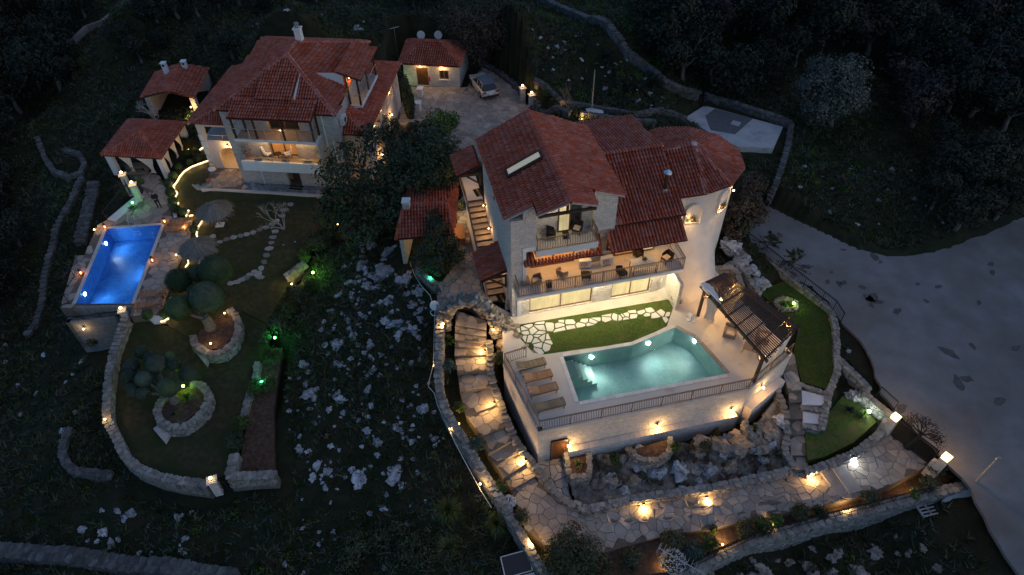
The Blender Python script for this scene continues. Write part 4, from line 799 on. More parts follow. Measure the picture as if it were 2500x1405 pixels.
verge(villa, (-.72,9.28,zr(-.72)+.03), (3.0,9.28,zr(3)+.03)); verge(villa, (3.0,9.28,zr(3)+.03), (7.45,9.58,zr(7.45)+.03))
ridge(villa, (7.42,1.0,zb(1.0)+.04), (7.42,1.5,zb(1.5)+.04), .16)
ej = MB()                                                        # short eave tiles under the gable verges
# tower: round wall that flares out at its foot towards the pool, roof of tapering panels
TC = (14.45, 6.8); TR = 3.85; EZ = 6.35; nT = 56; tw = MB(); tv = []; zs = [-2.4, 0, .5, 1, 1.6, 2.2, 2.8, 3.4, 4.2, 5.2, 6.5]
for z in zs:
    for k in range(nT):
        a = 2*math.pi*k/nT; fl_ = max(0.0, math.cos(a-R_(-107)))**7*min(1, max(0, 1-z/3.3))**1.2*4.95; r = TR+fl_; tv.append((TC[0]+r*math.cos(a), TC[1]+r*math.sin(a), z))
tw.add(tv, [(i*nT+k, i*nT+(k+1) % nT, (i+1)*nT+(k+1) % nT, (i+1)*nT+k) for i in range(len(zs)-1) for k in range(nT)])
obj('tower_wall', tw, M['render'], villa, smooth=True); obj('tower_wall', MB().box(11.9, 13.1, 2.97, 9, 0, 6.4), M['render'], villa)
def on_tower(px, py):
    """where the line of sight meets the round wall"""
    best = (9, 0)
    for k in range(100): z = 2.5+k*.04; q = VL(px, py, z); best = min(best, (abs(math.hypot(q.x-TC[0], q.y-TC[1])-TR), z))
    return VL(px, py, best[1])
def arch_niche(c, n, w_, h_, lamp_w):
    """arched recess: a lit shell set in the wall face with a raised rim"""
    c = Vector(c); n = Vector(n).normalized(); t = Vector((-n.y, n.x, 0)); Z = Vector((0,0,1)); k = 10; out = [(-w_/2, 0)]+[(w_/2*math.cos(math.pi-math.pi*i/k), h_-w_/2+w_/2*math.sin(math.pi*i/k)) for i in range(k+1)]+[(w_/2, 0)]
    rim = MB(); m = len(out); f = lambda a, d, s: c+t*a[0]*s+Z*(a[1]*s+(0 if s == 1 else -.05))+n*d
    rim.add([f(a, .20, 1) for a in out]+[f(a, .20, 1.10) for a in out]+[f(a, -.05, 1.14) for a in out], [(i, i+1, m+i+1, m+i) for i in range(m-1)]+[(m+i, m+i+1, 2*m+i+1, 2*m+i) for i in range(m-1)])
    ro = obj('niche', rim, M['render'], villa); rc = MB(); rc.add([f(a, .20, 1) for a in out]+[f(a, .09, 1) for a in out], [(i, m+i, m+(i+1) % m, (i+1) % m) for i in range(m)]+[tuple(range(m, 2*m))]); obj('niche_recess', rc, M['plaster'], ro)
    obj('niche_bulb', MB().ball(c+n*.2+Z*.12-t*.2, .045, 8, 6), M['bulb'], ro); lamp(ro, c+n*.34+Z*.3-t*.2, lamp_w, WARM, .05)
    pl = MB()
    for i in range(46):
        a = random.uniform(-1.1, 1.1); L = random.uniform(.3, .75)*h_; b = c+n*.16+t*random.uniform(-.3,.3)*w_+Z*.06; e = b+t*math.sin(a)*L*.6+Z*math.cos(a)*L+n*random.uniform(0,.14); pl.add([b-t*.025, b+t*.025, e], [(0,1,2)])
    obj('niche_plant', pl, M['straw'], ro)
for px, py, w_, h_ in ((1688,541,1.1,1.6),(1757,512,1.0,1.8)):
    q = on_tower(px, py); d = Vector((q.x-TC[0], q.y-TC[1], 0)).normalized(); arch_niche((TC[0]+d.x*(TR-.02), TC[1]+d.y*(TR-.02), q.z), d, w_, h_, 6)
q = on_tower(1785,462); d = Vector((q.x-TC[0], q.y-TC[1], 0)).normalized(); wall_lamp(villa, (q.x, q.y, q.z), d, 8)
ap = Vector((14.65, 6.3, 7.95)); er = 4.33
ev = [(TC[0]+er*math.cos(R_(d)), TC[1]+er*math.sin(R_(d)), EZ) for d in (-92,-62,-31,0,31,62,92,118)]
RP(villa, [(12.2,2.5,EZ),ev[0],tuple(ap),(12.2,6.3,7.9)])
for i in range(len(ev)-1): RP(villa, [ev[i], ev[i+1], tuple(ap)]); ridge(villa, Vector(ev[i])+Vector((0,0,.03)), ap+Vector((0,0,.03)), .12, True)
RP(villa, [ev[-1], (12.2, 10.6, EZ), (12.2,6.3,7.9), tuple(ap)]); ridge(villa, (12.2,6.3,7.93), ap+Vector((0,0,.02))); obj('ridge_mortar', MB().ball(ap+Vector((0,0,.05)), .28, 8, 6, (1,1,.5)), M['mortar'], villa)
# stair along the left wall, landing, porch timbers
stv = MB(); ns = 17
for i in range(ns):
    z = 3.1-.182*(i+1); v1 = 9.9-.47*i; o = obj('stair_tread', MB().box(-1.72, -.40, v1-.49, v1, z-.16, z), M['tread'], villa); obj('stair_riser', MB().box(-1.70, -.42, v1-.02, v1+.03, z-.05, z+.18), M['wood'], o)
stv.add([(-1.74,9.9,0),(-1.74,1.9,0),(-1.74,9.9,2.9),(-1.66,9.9,0),(-1.66,1.9,0),(-1.66,9.9,2.9)], [(0,2,1),(3,4,5),(1,2,5,4)]); stv.box(-1.72, -.40, 9.9, 13.0, 2.8, 3.08); obj('stair_wall', stv, M['plaster'], villa)
obj('landing', MB().box(-1.74, -.39, 9.9, 13.0, 3.08, 3.1), M['floor_tile'], villa)
STB = MB().tube([(0,0,.05),(0,0,.95)], .014, 4).mesh('bar', M['iron'])
sr = MB(); sr.beam((-1.74,12.9,4.05),(-1.74,9.9,4.05),.05,.04); sr.beam((-1.74,9.9,4.05),(-1.74,1.9,.95),.05,.04); so_ = obj('stair_railing', sr, M['iron'], villa)
for i in range(24): put('bar', STB, so_, (-1.74, 12.8-.13*i, 3.1)) if i < 22 else None
for i in range(46): put('bar', STB, so_, (-1.74, 9.8-.172*i, 3.05-.0666*i))
for i in (2, 6): wall_lamp(villa, (-.39, 9.9-.47*i-.3, 3.1-.182*i+.75), (-1,0,0), 5, 'stair_lamp', r=.035)
def bracket(u0, u1, v, z, s=1):
    b = MB(); b.beam((u0, v, z), (u1, v, z), .12, .14); b.beam((u1, v, z-1.0*s), (u1+(u0-u1)*.7, v, z-.05), .11, .12); b.beam((u1, v, z-1.1*s), (u1, v, z+.1), .12, .12); obj('porch_bracket', b, M['wood'], villa)
bracket(-2.1, -.46, 1.6, 2.62); bracket(-2.1, -.46, 4.2, 2.62); bracket(-2.05, -.46, 10.3, 5.25); bracket(-2.05, -.46, 12.8, 5.25)
for u in (6.62, 11.7): obj('porch_bracket', MB().beam((u, .95 if u < 7 else 1.3, 4.2), (u, -.2, 5.0), .1, .12).beam((u, .9 if u < 7 else 1.25, 4.1), (u, .9 if u < 7 else 1.25, 5.5), .1, .12).beam((u, .95, 4.95), (u, -.3, 4.88), .1, .12), M['wood'], villa)
for u in (.75, 5.4): obj('porch_bracket', MB().beam((u, 1.4, 4.3), (u, -.1, 4.98), .1, .12).beam((u, 1.42, 4.1), (u, 1.42, 5.4), .1, .12), M['wood'], villa)
gt = MB(); gt.beam((1.15,-.85,9.55),(4.85,-.85,9.55),.14,.18); gt.beam((3.0,-.85,9.5),(3.0,-.85,10.45),.14,.14); gt.beam((1.1,-.8,9.6),(3.0,-.95,10.5),.12,.16); gt.beam((4.9,-.8,9.6),(3.0,-.95,10.5),.12,.16); gt.beam((1.3,-.9,9.5),(1.3,1.4,9.5),.14,.16); gt.beam((4.75,-.9,9.5),(4.75,1.4,9.5),.14,.16); obj('gable_truss', gt, M['wood'], villa)
# skylight, flue, lamps of the house
sk = [(.32,3.45),(2.55,3.45),(2.55,4.2),(.32,4.2)]; s0 = [Vector((u, v, zr(u)+.06)) for u, v in sk]; sd = (s0[1]-s0[0]).normalized(); sn = Vector((-sd.z, 0, sd.x)); cc = sum(s0, Vector())/4
def frame_box(lo, hi, h0, h1): return [cc+(p-cc)*lo+sn*h0 for p in s0], [cc+(p-cc)*hi+sn*h1 for p in s0]
fm = MB(); A_ = [p+sn*.14 for p in s0]; B_ = [cc+(p-cc)*Vector((1,1,1)) for p in s0]
for i in range(4): fm.beam(s0[i]+sn*.13, s0[(i+1) % 4]+sn*.13, .12, .34)
sl_ = obj('skylight', fm, M['wood'], villa); obj('skylight_flashing', MB().add([c+(p-c)*1.0+q for p, q, c in [(s0[0],Vector((-.2,-.2,-.09)),cc),(s0[1],Vector((.2,-.2,.10)),cc),(s0[2],Vector((.2,.2,.10)),cc),(s0[3],Vector((-.2,.2,-.09)),cc)]]+[p-sn*.2 for p in s0], [(0,1,2,3)]+[(i,4+i,4+(i+1) % 4,(i+1) % 4) for i in range(4)]), M['mortar'], sl_)
obj('pane', MB().add([p+sn*.24 for p in s0], [(0,1,2,3)]), M['skypane'] if 'skypane' in M else emit('skylight_pane', (.62,.55,.38), .16), sl_)
fz = zb(2.85); fu = obj('flue', MB().lathe([(.13,0),(.13,1.45),(.11,1.5)], (11.2,2.85,fz-.1), 12), M['door'], villa, smooth=True); obj('flue_cap', MB().lathe([(.30,0),(.28,.05),(.04,.24),(0.01,.25)], (11.2,2.85,fz+1.5), 14), M['chrome'], fu)
obj('flue_base', MB().lathe([(.22,0),(.15,.22)], (11.2,2.85,fz-.05), 10), M['mortar'], fu)
for u in (1.4, 3.6, 5.8, 8.0, 9.9): d_ = obj('soffit_lamp', MB().lathe([(.09,0),(.09,.03)], (u,-.5,2.825), 10), M['bulb_soft'], villa); lamp(d_, (u,-.5,2.6), 40, (1.0,.82,.50), .12)
for u, v, z in ((2.2,.7,4.95),(4.4,.7,4.95),(8.0,.5,4.85),(10.4,.5,4.85)): d_ = obj('porch_lamp', MB().ball((u,v,z+.1), .07, 8, 6), M['bulb'], villa); lamp(d_, (u,v,z-.12), 12, WARM, .08)
d_ = obj('porch_lamp', MB().ball((3.0,.9,9.2), .07, 8, 6), M['bulb'], villa); lamp(d_, (3.0,.6,8.9), 16, (1.0,.78,.45), .08)
d_ = obj('porch_lamp', MB().ball((-1.2,11.6,4.9), .06, 8, 6), M['bulb'], villa); lamp(d_, (-1.2,11.5,4.7), 10, WARM, .08)
d_ = obj('porch_lamp', MB().ball((-.9,3.0,2.6), .06, 8, 6), M['bulb'], villa); lamp(d_, (-.9,2.9,2.4), 9, WARM, .08)
# side wall by the end of the terrace, where the stair to the pool starts
obj('wing_wall', MB().box(11.05, 11.3, -2.1, 1.6, 0, 2.6), M['stone'], villa)
# ------------------------------------------------------------------ pool terrace: retaining wall, railing, pergola, furniture
rw = thing('retaining_wall', 'high pale coursed stone wall holding up the green pool terrace', 'wall', V_O, V_A)
W_ = MB(); seg = [(-1.9,-3.96,-1.3),(-.95,-9.62,-4.0),(12.99,-9.72,-4.0),(17.13,-7.66,-3.4),(16.2,-3.0,-3.2),(15.6,1.2,-2.4)]
ctr = Vector((6,-5))
for (a, b) in zip(seg[:-1], seg[1:]):
    d = Vector((b[0]-a[0], b[1]-a[1])).normalized(); n = Vector((d.y, -d.x))
    door_here = a[1] < -9 and b[0] == 12.99
    L = (Vector(b[:2])-Vector(a[:2])).length
    for t0, t1, lo, hi in ([(0,.82,-4.6,-.305),(.82,1.9,-1.28,-.305),(1.9,L,-4.6,-.305)] if door_here else [(0,L,-4.6,-.305)]):
        p = Vector(a[:2])+d*t0; q = Vector(a[:2])+d*t1; W_.add([(x.x, x.y, z) for z in (lo, hi) for x in (p, q, q-n*.45, p-n*.45)], [(3,2,1,0),(4,5,6,7),(0,1,5,4),(1,2,6,5),(2,3,7,6),(3,0,4,7)])
obj('wall', W_, M['stone'], rw)
kb = MB()
for a, b in zip(seg[:-2], seg[1:-1]):
    d = Vector((b[0]-a[0], b[1]-a[1])).normalized(); n = Vector((d.y, -d.x)); p, q = Vector(a[:2])-n*.02, Vector(b[:2])-n*.02; kb.add([(x.x, x.y, z) for z in (-.30, .03) for x in (p+n*.06, q+n*.06, q-n*.3, p-n*.3)], [(3,2,1,0),(4,5,6,7),(0,1,5,4),(1,2,6,5),(2,3,7,6),(3,0,4,7)])
obj('wall_coping', kb, M['deck'], rw)
obj('plinth', MB().box(.98, 12.6, -10.08, -9.69, -4.6, -2.35), M['stone'], rw)
for k in range(34): obj('ledge_stone', MB().box(1.0+k*.341, 1.0+k*.341+.325, -10.11, -9.70, -2.35, -2.30+random.uniform(0,.02)), M['pinkplaster'] if k % 3 else M['deck'], rw)
sd_ = Vector((17.13-12.99, -7.66+9.72)).normalized(); sn_ = Vector((sd_.y, -sd_.x)); p0 = Vector((12.99,-9.72))+sd_*.3; p1 = Vector((17.13,-7.66))-sd_*.6
obj('plinth', MB().add([(x.x, x.y, z) for z in (-4.6, -1.95) for x in (p0+sn_*.55, p1+sn_*.55, p1-sn_*.01, p0-sn_*.01)], [(3,2,1,0),(4,5,6,7),(0,1,5,4),(1,2,6,5),(2,3,7,6),(3,0,4,7)]), M['pinkplaster'], rw)
door(rw, (-.95+.84, -9.635), (-.95+1.88, -9.645), -3.45, -1.3, (0,-1))
for px, py, z in ((1385,1076,-1.75),(1604,1032,-1.75),(1788,1001,-1.75)): q = VL(px, py, z); wall_lamp(rw, (q.x, -9.72, z), (0,-1,0), 13, r=.06)
q = VL(1862,938,-.75); tq = (Vector((q.x, q.y))-Vector((12.99,-9.72))).dot(sd_); pq = Vector((12.99,-9.72))+sd_*tq; wall_lamp(rw, (pq.x, pq.y, -.95), (sn_.x, sn_.y, 0), 11, r=.06)
pr = thing('pool_railing', 'long bronze railing with bellied bars along the edge of the green pool terrace', 'railing', V_O, V_A)
railing(pr, [(-.3,-3.75,.03),(-1.82,-3.98,.03),(-.88,-9.54,.03),(12.96,-9.64,.03),(17.0,-7.64,.03)], 1.05, .155, 1.95, part=False, name='rails')
# pool lights
plt = thing('pool_light', 'round white pool light glowing in the green pool wall beside the shallow steps', 'pool light', VW(4.2,-4.40,-.55), V_A, 'underwater lights of the green pool')
def pool_light(host, at, n, w, col=(.86,1.0,.95)):
    n = Vector(n); a = math.atan2(n.y, n.x); obj('pool_lens', MB().tube([(0,0,0), (n.x*.05, n.y*.05, 0)], .13, 12), M['bulb_white'], host); obj('pool_light_ring', MB().tube([(0,0,0), (n.x*.03, n.y*.03, 0)], .17, 12), M['steel'], host); lamp(host, (n.x*.3, n.y*.3, 0), w*1.6, col, .25, 150, (n.x, n.y, -.12), 1.0)
q = VL(1447,878,-.5); plt.location = VW(q.x, -4.40, -.5); pool_light(plt, None, (0,-1,0), 21)
p2 = thing('pool_light', 'white pool light at the bend of the green pool', 'pool light', (0,0,0), V_A, 'underwater lights of the green pool'); q = VL(1583,838,-.45); p2.location = VW(q.x, q.y-.02, -.45); pool_light(p2, None, (.23,-.97,0), 19)
p3 = thing('pool_light', 'warm pool light under the coping near the pergola', 'pool light', (0,0,0), V_A, 'underwater lights of the green pool'); q = VL(1696,829,-.25); p3.location = VW(q.x-.04, q.y-.1, -.3); pool_light(p3, None, (-.95,-.3,0), 9, (1,.85,.6))
# pergola
pg = thing('pergola', 'dark timber pergola with slatted roof and pale curtains at the pool edge', 'pergola', V_O, V_A)
A0, A1, B1, B0 = Vector((12.3,-2.75,2.72)), Vector((14.45,-2.05,2.72)), Vector((16.85,-7.55,2.72)), Vector((13.45,-9.5,2.72))
def pgp(s, t): return (A0.lerp(A1, s)).lerp(B0.lerp(B1, s), t)
for s in (0.03, .97): obj('beam', MB().beam(pgp(s,-.03)-Vector((0,0,.12)), pgp(s,1.03)-Vector((0,0,.12)), .14, .2), M['wood'], pg)
for k in range(8): t = .0+k/7; obj('rafter', MB().beam(pgp(-.06,t), pgp(1.06,t), .07, .13), M['wood'], pg)
for k in range(23):
    s = .02+.96*k/22; e = 1.02+random.uniform(-.01,.015); obj('slat', MB().beam(pgp(s,-.03)+Vector((0,0,.09)), pgp(s,e)+Vector((0,0,.09)),   .082, .03), M['wood'], pg)
for s, t, x in ((0.04,.04,0),(.96,.04,0),(0.04,.97,0),(.95,.95,0)): p = pgp(s,t); obj('post', MB().beam((p.x-.0, p.y, 0), (p.x, p.y, 2.6), .17, .17), M['wood'], pg); obj('brace', MB().beam((p.x, p.y, 1.9), pgp(s, t+(.1 if t < .5 else -.1))-Vector((0,0,.2)), .08, .09), M['wood'], pg)
def curtain(root, a, b, z1, z0, tie=.45, name='curtain', mt='cloth', w=.3):
    """gathered cloth hung from a to b, drawn in towards its tie"""
    a, b = Vector((a[0],a[1],0)), Vector((b[0],b[1],0)); d = b-a; nx = Vector((-d.y, d.x, 0)).normalized(); v = []; nn, mm = 17, 9
    for j in range(mm):
        h = j/(mm-1); wd_ = 1-(1-w)*math.sin(min(1, h/.85)*math.pi/2)**1.4 if h < .85 else w+(h-.85)*1.2
        for i in range(nn):
            s = i/(nn-1); c = tie+(s-tie)*wd_; p = a+d*c+nx*(.07*math.sin(i*1.9+j*.2)*(1-.3*h)); v.append((p.x, p.y, z1+(z0-z1)*h))
    return obj(name, MB().add(v, [(j*nn+i, j*nn+i+1, (j+1)*nn+i+1, (j+1)*nn+i) for j in range(mm-1) for i in range(nn-1)]), M[mt], root, smooth=True)
p = pgp(.04,.05); curtain(pg, (p.x+.15, p.y-.1), (p.x+1.0, p.y-.9), 2.55, .05, .4, w=.55)
for s0, s1 in ((.1,.42),(.55,.9)): a_, b_ = pgp(s0,.985), pgp(s1,.985); curtain(pg, (a_.x,a_.y), (b_.x,b_.y), 2.55, .1, .2, w=.6)
a_, b_ = pgp(.97,.08), pgp(.97,.3); curtain(pg, (a_.x,a_.y), (b_.x,b_.y), 2.55, .05, .2, w=.5)
cl = MB(); cv = []
for i in range(9):
    for j in range(5): p = pgp(-.03+.2*i/8-.0+.02*j, -.02+.34*j/4*(1-i/11)); cv.append((p.x, p.y, 2.88+.05*math.sin(i*1.3+j*2.1)-(.22 if i == 0 else 0)))
tag(obj('draped_cloth', MB().add([tuple(pg.matrix_world @ Vector(c)) if False else tuple(VW(c[0], c[1], c[2])) for c in cv], [(i*5+j, i*5+j+1, (i+1)*5+j+1, (i+1)*5+j) for i in range(8) for j in range(4)]), M['white'], smooth=True), 'white cloth thrown over the house end of the slatted pergola roof', 'cloth')
for s, t, wt in ((.12,.03,22),(.9,.10,20),(.96,.93,34),(.06,.99,20)): p = pgp(s,t); o_ = obj('pergola_lamp', MB().ball((p.x, p.y, 2.42), .06, 8, 6), M['bulb'], pg); lamp(o_, (p.x-.12*(1 if t > .5 else -1)*0, p.y+(.18 if t > .5 else -.18), 2.3), wt, WARM, .06)
for s, t in ((.3,.2),(.72,.16)): p = pgp(s,t); o_ = obj('pergola_lamp', MB().ball((p.x, p.y, 2.5), .05, 8, 6), M['bulb'], pg); lamp(o_, (p.x, p.y, 2.36), 20, WARM, .05)
# seats
def chair(name, label, wick, cush, loc, rz, group=None, wide=.56):
    """woven armchair: curved tub of back and arms, seat box, cushion, four legs"""
    t = thing(name, label, 'chair', loc, rz, group); w2 = wide/2
    obj('seat', MB().box(-w2,w2,-.27,.27,.30,.40), M[wick], t); obj('cushion', MB().box(-w2+.05,w2-.05,-.24,.23,.40,.47), M[cush], t)
    v = []; n = 9
    for k in range(n):
        s = k/(n-1)*2-1; x = w2*1.02*math.sin(s*math.pi/2*1.0); y = .30-.0*abs(s) if abs(s) < .5 else .30-(abs(s)-.5)*1.0; h = .82 if abs(s) < .55 else .82-(abs(s)-.55)*.45
        x = (w2+.03)*max(-1, min(1, s*1.7)); v += [(x, y, .30), (x*1.05, y+.04, h), (x*1.16, y+.09, h), (x*1.12, y+.06, .30)]
    obj('backrest', MB().add(v, [(4*k+a, 4*k+b, 4*k+4+b, 4*k+4+a) for k in range(n-1) for a, b in ((0,1),(1,2),(2,3),(3,0))]+[(0,1,2,3),(4*n-1,4*n-2,4*n-3,4*n-4)]), M[wick], t, smooth=False)
    for x in (-w2+.04, w2-.04):
        for y in (-.24,.26): obj('leg', MB().beam((x,y,0),(x,y,.31),.04,.04), M[wick], t)
    return t
def at(px, py, z, dz=.45): p = P(px, py, z+dz); p.z = z; return p
A = V_A
cA = chair('armchair', 'taupe woven armchair with cream cushion near the left end of the long balcony', 'wicker', 'cushion', at(1308,684,3.115), A+R_(-95), 'taupe armchairs on the long balcony')
dup(cA, at(1374,664,3.115), A+R_(125), 'taupe woven armchair turned sideways beside the lit balcony door')
cB = chair('dining_chair', 'black woven chair alone before the air conditioning units on the balcony', 'wicker_dark', 'wicker_dark', at(1431,668,3.115), A+R_(165), 'black chairs on the long balcony')
for px, py, rz, lab in ((1520,662,100,'black woven chair drawn up at the left of the glass balcony table'),(1559,617,10,'black woven chair behind the glass balcony table'),): dup(cB, at(px, py, 3.115), A+R_(rz), lab)
chair('dining_chair', 'black woven chair with beige seat at the far right end of the balcony', 'wicker_dark', 'cushion', at(1628,628,3.115), A+R_(-70), 'black chairs on the long balcony')
cU = chair('armchair', 'dark woven armchair on the left of the little gable balcony', 'wicker_dark', 'wicker_dark', at(1347,568,6.015), A+R_(75), 'dark seats on the gable balcony'); chair('armchair', 'dark woven armchair with beige seat on the right of the gable balcony', 'wicker_dark', 'cushion', at(1409,556,6.015), A+R_(-35), 'dark seats on the gable balcony')
def side_table(label, loc, rz, wick, w=.42, h=.42, group=None):
    t = thing('side_table', label, 'table', loc, rz, group); obj('table_top', MB().box(-w/2,w/2,-w/2,w/2,h-.05,h), M[wick], t); obj('table_body', MB().box(-w/2+.04,w/2-.04,-w/2+.04,w/2-.04,0,h-.05), M[wick], t); return t
side_table('small dark woven table between the chairs of the gable balcony', at(1381,572,6.015,.3), A, 'wicker_dark'); side_table('small dark woven side table by the front railing of the long balcony', at(1340,692,3.115,.3), A, 'wicker_dark'); side_table('low square taupe table in the left corner of the long balcony', at(1281,684,3.115,.3), A, 'wicker', .62, .36)
gt_ = thing('glass_table', 'long frosted glass table on black legs at the right of the balcony', 'table', at(1571,640,3.115,.74), A); obj('table_top', MB().box(-.85,.85,-.45,.45,.72,.74), glassy('frosted_glass', (.62,.66,.60), .8, .2), gt_)
for x in (-.8,.8):
    for y in (-.4,.4): obj('leg', MB().beam((x,y,0),(x,y,.72),.04,.04), M['black'], gt_)
obj('table_frame', MB().box(-.82,.82,-.42,-.38,.66,.72).box(-.82,.82,.38,.42,.66,.72), M['black'], gt_, kind='stuff')
def leafball(mb, c, r, n, size, sc=(1,1,1), seed=0, inner=.55):
    """loose leaves through the outer shell of a ball"""
    q = random.Random(seed)
    for _ in range(n):
        a, b = q.uniform(0, 6.283), math.acos(q.uniform(-1,1)); rr = r*(inner+(1-inner)*q.random()**.6); d = Vector((math.sin(b)*math.cos(a), math.sin(b)*math.sin(a), math.cos(b))); p = Vector(c)+Vector((d.x*sc[0], d.y*sc[1], d.z*sc[2]))*rr
        u = Vector((q.uniform(-1,1), q.uniform(-1,1), q.uniform(-1,1))).normalized(); v = u.cross(d+Vector((q.uniform(-.6,.6), q.uniform(-.6,.6), q.uniform(-.6,.6)))).normalized(); s = size*q.uniform(.6,1.3); mb.add([p-u*s, p+v*s*.5, p+u*s, p-v*s*.5], [(0,1,2,3)])
    return mb
pb = thing('potted_plant', 'low bowl of green leaves on the glass balcony table', 'plant', at(1573,636,3.115,.74)+Vector((0,0,.74))); obj('bowl', MB().lathe([(.08,0),(.16,.08),(.15,.09)], (0,0,0), 10), M['terracotta_pot'], pb); obj('foliage', leafball(MB(), (0,0,.16), .2, 90, .05, (1,1,.6)), M['leaf_box'], pb)
def ac_unit(label, loc, rz):
    t = thing('air_conditioner', label, 'air conditioner', loc, rz, 'air conditioners'); obj('housing', MB().box(-.42,.42,-.17,.17,.12,.72), M['ac'], t); f = obj('fan_grille', MB().lathe([(.24,0),(.24,.02)], (0,0,0), 16), M['steel'], t); f.rotation_euler = (R_(90),0,0); f.location = (-.08,-.17,.42)
    fb = obj('fan_guard', MB().tube([(math.cos(a)*.2, math.sin(a)*.2, 0) for a in np.linspace(0, 6.283, 17)], .012, 4).tube([(-.2,0,0),(.2,0,0)], .01, 4).tube([(0,-.2,0),(0,.2,0)], .01, 4), M['black'], f); fb.location = (0,0,.03)
    for x in (-.3,.3): obj('foot', MB().box(x-.03,x+.03,-.19,.19,0,.12), M['steel'], t)
ac_unit('white air conditioner on the balcony floor, the one beside the left window', at(1428,643,3.115,.4), A+R_(-8)); ac_unit('white air conditioner on the balcony floor, the one beside the glass table', at(1481,636,3.115,.4), A+R_(4))
# sun loungers
def lounger(label, loc, rz, mt, group, tilt=32):
    t = thing('sun_lounger', label, 'sun lounger', loc, rz, group); L = 1.28
    for y in (-.3,.3): obj('side_rail', MB().box(-L+.55,.97,y-.025,y+.025,.28,.36).box(-.97,-L+.55,y-.025,y+.025,.28,.36), M[mt], t)
    for x in (-.85,.85):
        for y in (-.3,.3): obj('leg', MB().beam((x,y*1.06,0),(x,y*1.06,.30),.05,.045), M[mt], t)
    sm = SL.get(mt) or SL.setdefault(mt, MB().box(-.042,.042,-.29,.29,-.011,.011).mesh('slat', M[mt]))
    for k in range(12): put('slat', sm, t, (-.22+k*.107, 0, .37))
    b = obj('backrest', MB().box(-.78,0,-.27,-.23,-.03,0).box(-.78,0,.23,.27,-.03,0), M[mt], t, kind=None); b.location = (-.28,0,.37); b.rotation_euler = (0, R_(tilt), 0)
    for k in range(7): put('slat', sm, b, (-.06-k*.107, 0, .012))
    return t
SL = {}
for px, py, m_, lab in ((1297,889,'oldteak','weathered grey sun lounger nearest the lawn in the row by the green pool'),(1312,918,'teak','orange teak sun lounger next to the weathered one nearest the lawn'),(1325,950,'teak','orange teak sun lounger next to the weathered one at the corner railing'),(1342,988,'oldteak','weathered grey sun lounger nearest the corner of the pool railing')): lounger(lab, at(px, py, .0, .36), A+R_(4), m_, 'sun loungers by the green pool', 26 if m_ == 'teak' else 20)
# seats under the pergola, lanterns
def sofa(label, loc, rz, w=.85):
    t = thing('wicker_armchair', label, 'armchair', loc, rz); obj('base', MB().box(-w/2,w/2,-.4,.4,0,.34), M['wicker'], t); obj('backrest', MB().box(-w/2,w/2,.28,.4,.34,.78), M['wicker'], t)
    for x in (-w/2, w/2-.12): obj('armrest', MB().box(x,x+.12,-.4,.28,.34,.6), M['wicker'], t)
    obj('cushion', MB().box(-w/2+.13,w/2-.13,-.38,.27,.34,.46), M['cushion'], t); return t
sofa('tan woven armchair under the pergola facing the green pool', at(1784,808,0,.4), A+R_(-35)); sofa('tan woven armchair deeper under the pergola slats', at(1862,822,0,.4), A+R_(60))
st = thing('pool_table', 'low tan woven table with spread legs under the pergola edge', 'table', at(1836,850,0,.4), A+R_(-40)); obj('table_top', MB().box(-.55,.55,-.35,.35,.42,.46), M['wicker'], st)
for x in (-.5,.5):
    for y in (-.3,.3): obj('leg', MB().beam((x*1.1,y*1.1,0),(x*.85,y*.85,.42),.05,.05), M['wicker'], st)
def floor_lantern(label, loc, s=.3, h=.5, mt='white', lit=False):
    t = thing('lantern', label, 'lantern', loc); obj('base', MB().box(-s/2,s/2,-s/2,s/2,0,.05), M[mt], t); obj('roof', MB().lathe([(s*.75,h-.1),(.04,h+.08),(.03,h+.12)], (0,0,0), 4), M[mt], t)
    for x in (-s/2+.02,s/2-.02):
        for y in (-s/2+.02,s/2-.02): obj('post', MB().beam((x,y,.05),(x,y,h-.1),.025,.025), M[mt], t)
    c = obj('candle', MB().lathe([(.045,.05),(.045,.2)], (0,0,0), 8), M['candle'] if lit else M['white'], t)
    if lit: lamp(c, (0,0,.32), 1.2, (1,.42,.12), .04)
    return t
floor_lantern('white lantern standing at the foot of the pergola post, the larger one', at(1683,776,0,.2), .32, .55); floor_lantern('small white lantern beside the larger white lantern', at(1693,782,0,.15), .24, .38)
# doormats, statue, yucca
def doormat(label, center, rz, text='WELCOME', vertical=True, w=1.0, h=.62):
    t = thing('doormat', label, 'doormat', center, rz); obj('mat', MB().box(-w/2,w/2,-h/2,h/2,0,.015), M['mat'], t)
    cu = bpy.data.curves.new('lettering', 'FONT'); cu.body = text; cu.size = .21; cu.align_x = 'CENTER'; cu.align_y = 'CENTER'; cu.extrude = .002; tmp = bpy.data.objects.new('tmp', cu); me = bpy.data.meshes.new_from_object(tmp); bpy.data.objects.remove(tmp); me.materials.clear(); me.materials.append(M['gold']); o = obj('lettering', me, None, t); o.location = (0,0,.019); return t
doormat('black doormat with yellow lettering at the lower side door of the villa', at(1225,728,0,.02)+Vector((0,0,.003)), A+R_(-82)); m1 = at(1168,470,3.1,.02); doormat('black doormat with yellow lettering on the upper landing of the villa stair', m1+Vector((0,0,.003)), A+R_(-82))
sv = thing('statue', 'small grey stone statue by the corner of the villa beside the doormat', 'statue', at(1238,752,0,.1)); obj('pedestal', MB().lathe([(.17,0),(.15,.12),(.11,.18)], (0,0,0), 8), M['rock'], sv); obj('figure', MB().lathe([(.13,.18),(.15,.35),(.11,.55),(.15,.72),(.13,.82),(.06,.87),(.085,.95),(.08,1.03),(.02,1.08)], (0,0,0), 10), M['rock'], sv, smooth=True)
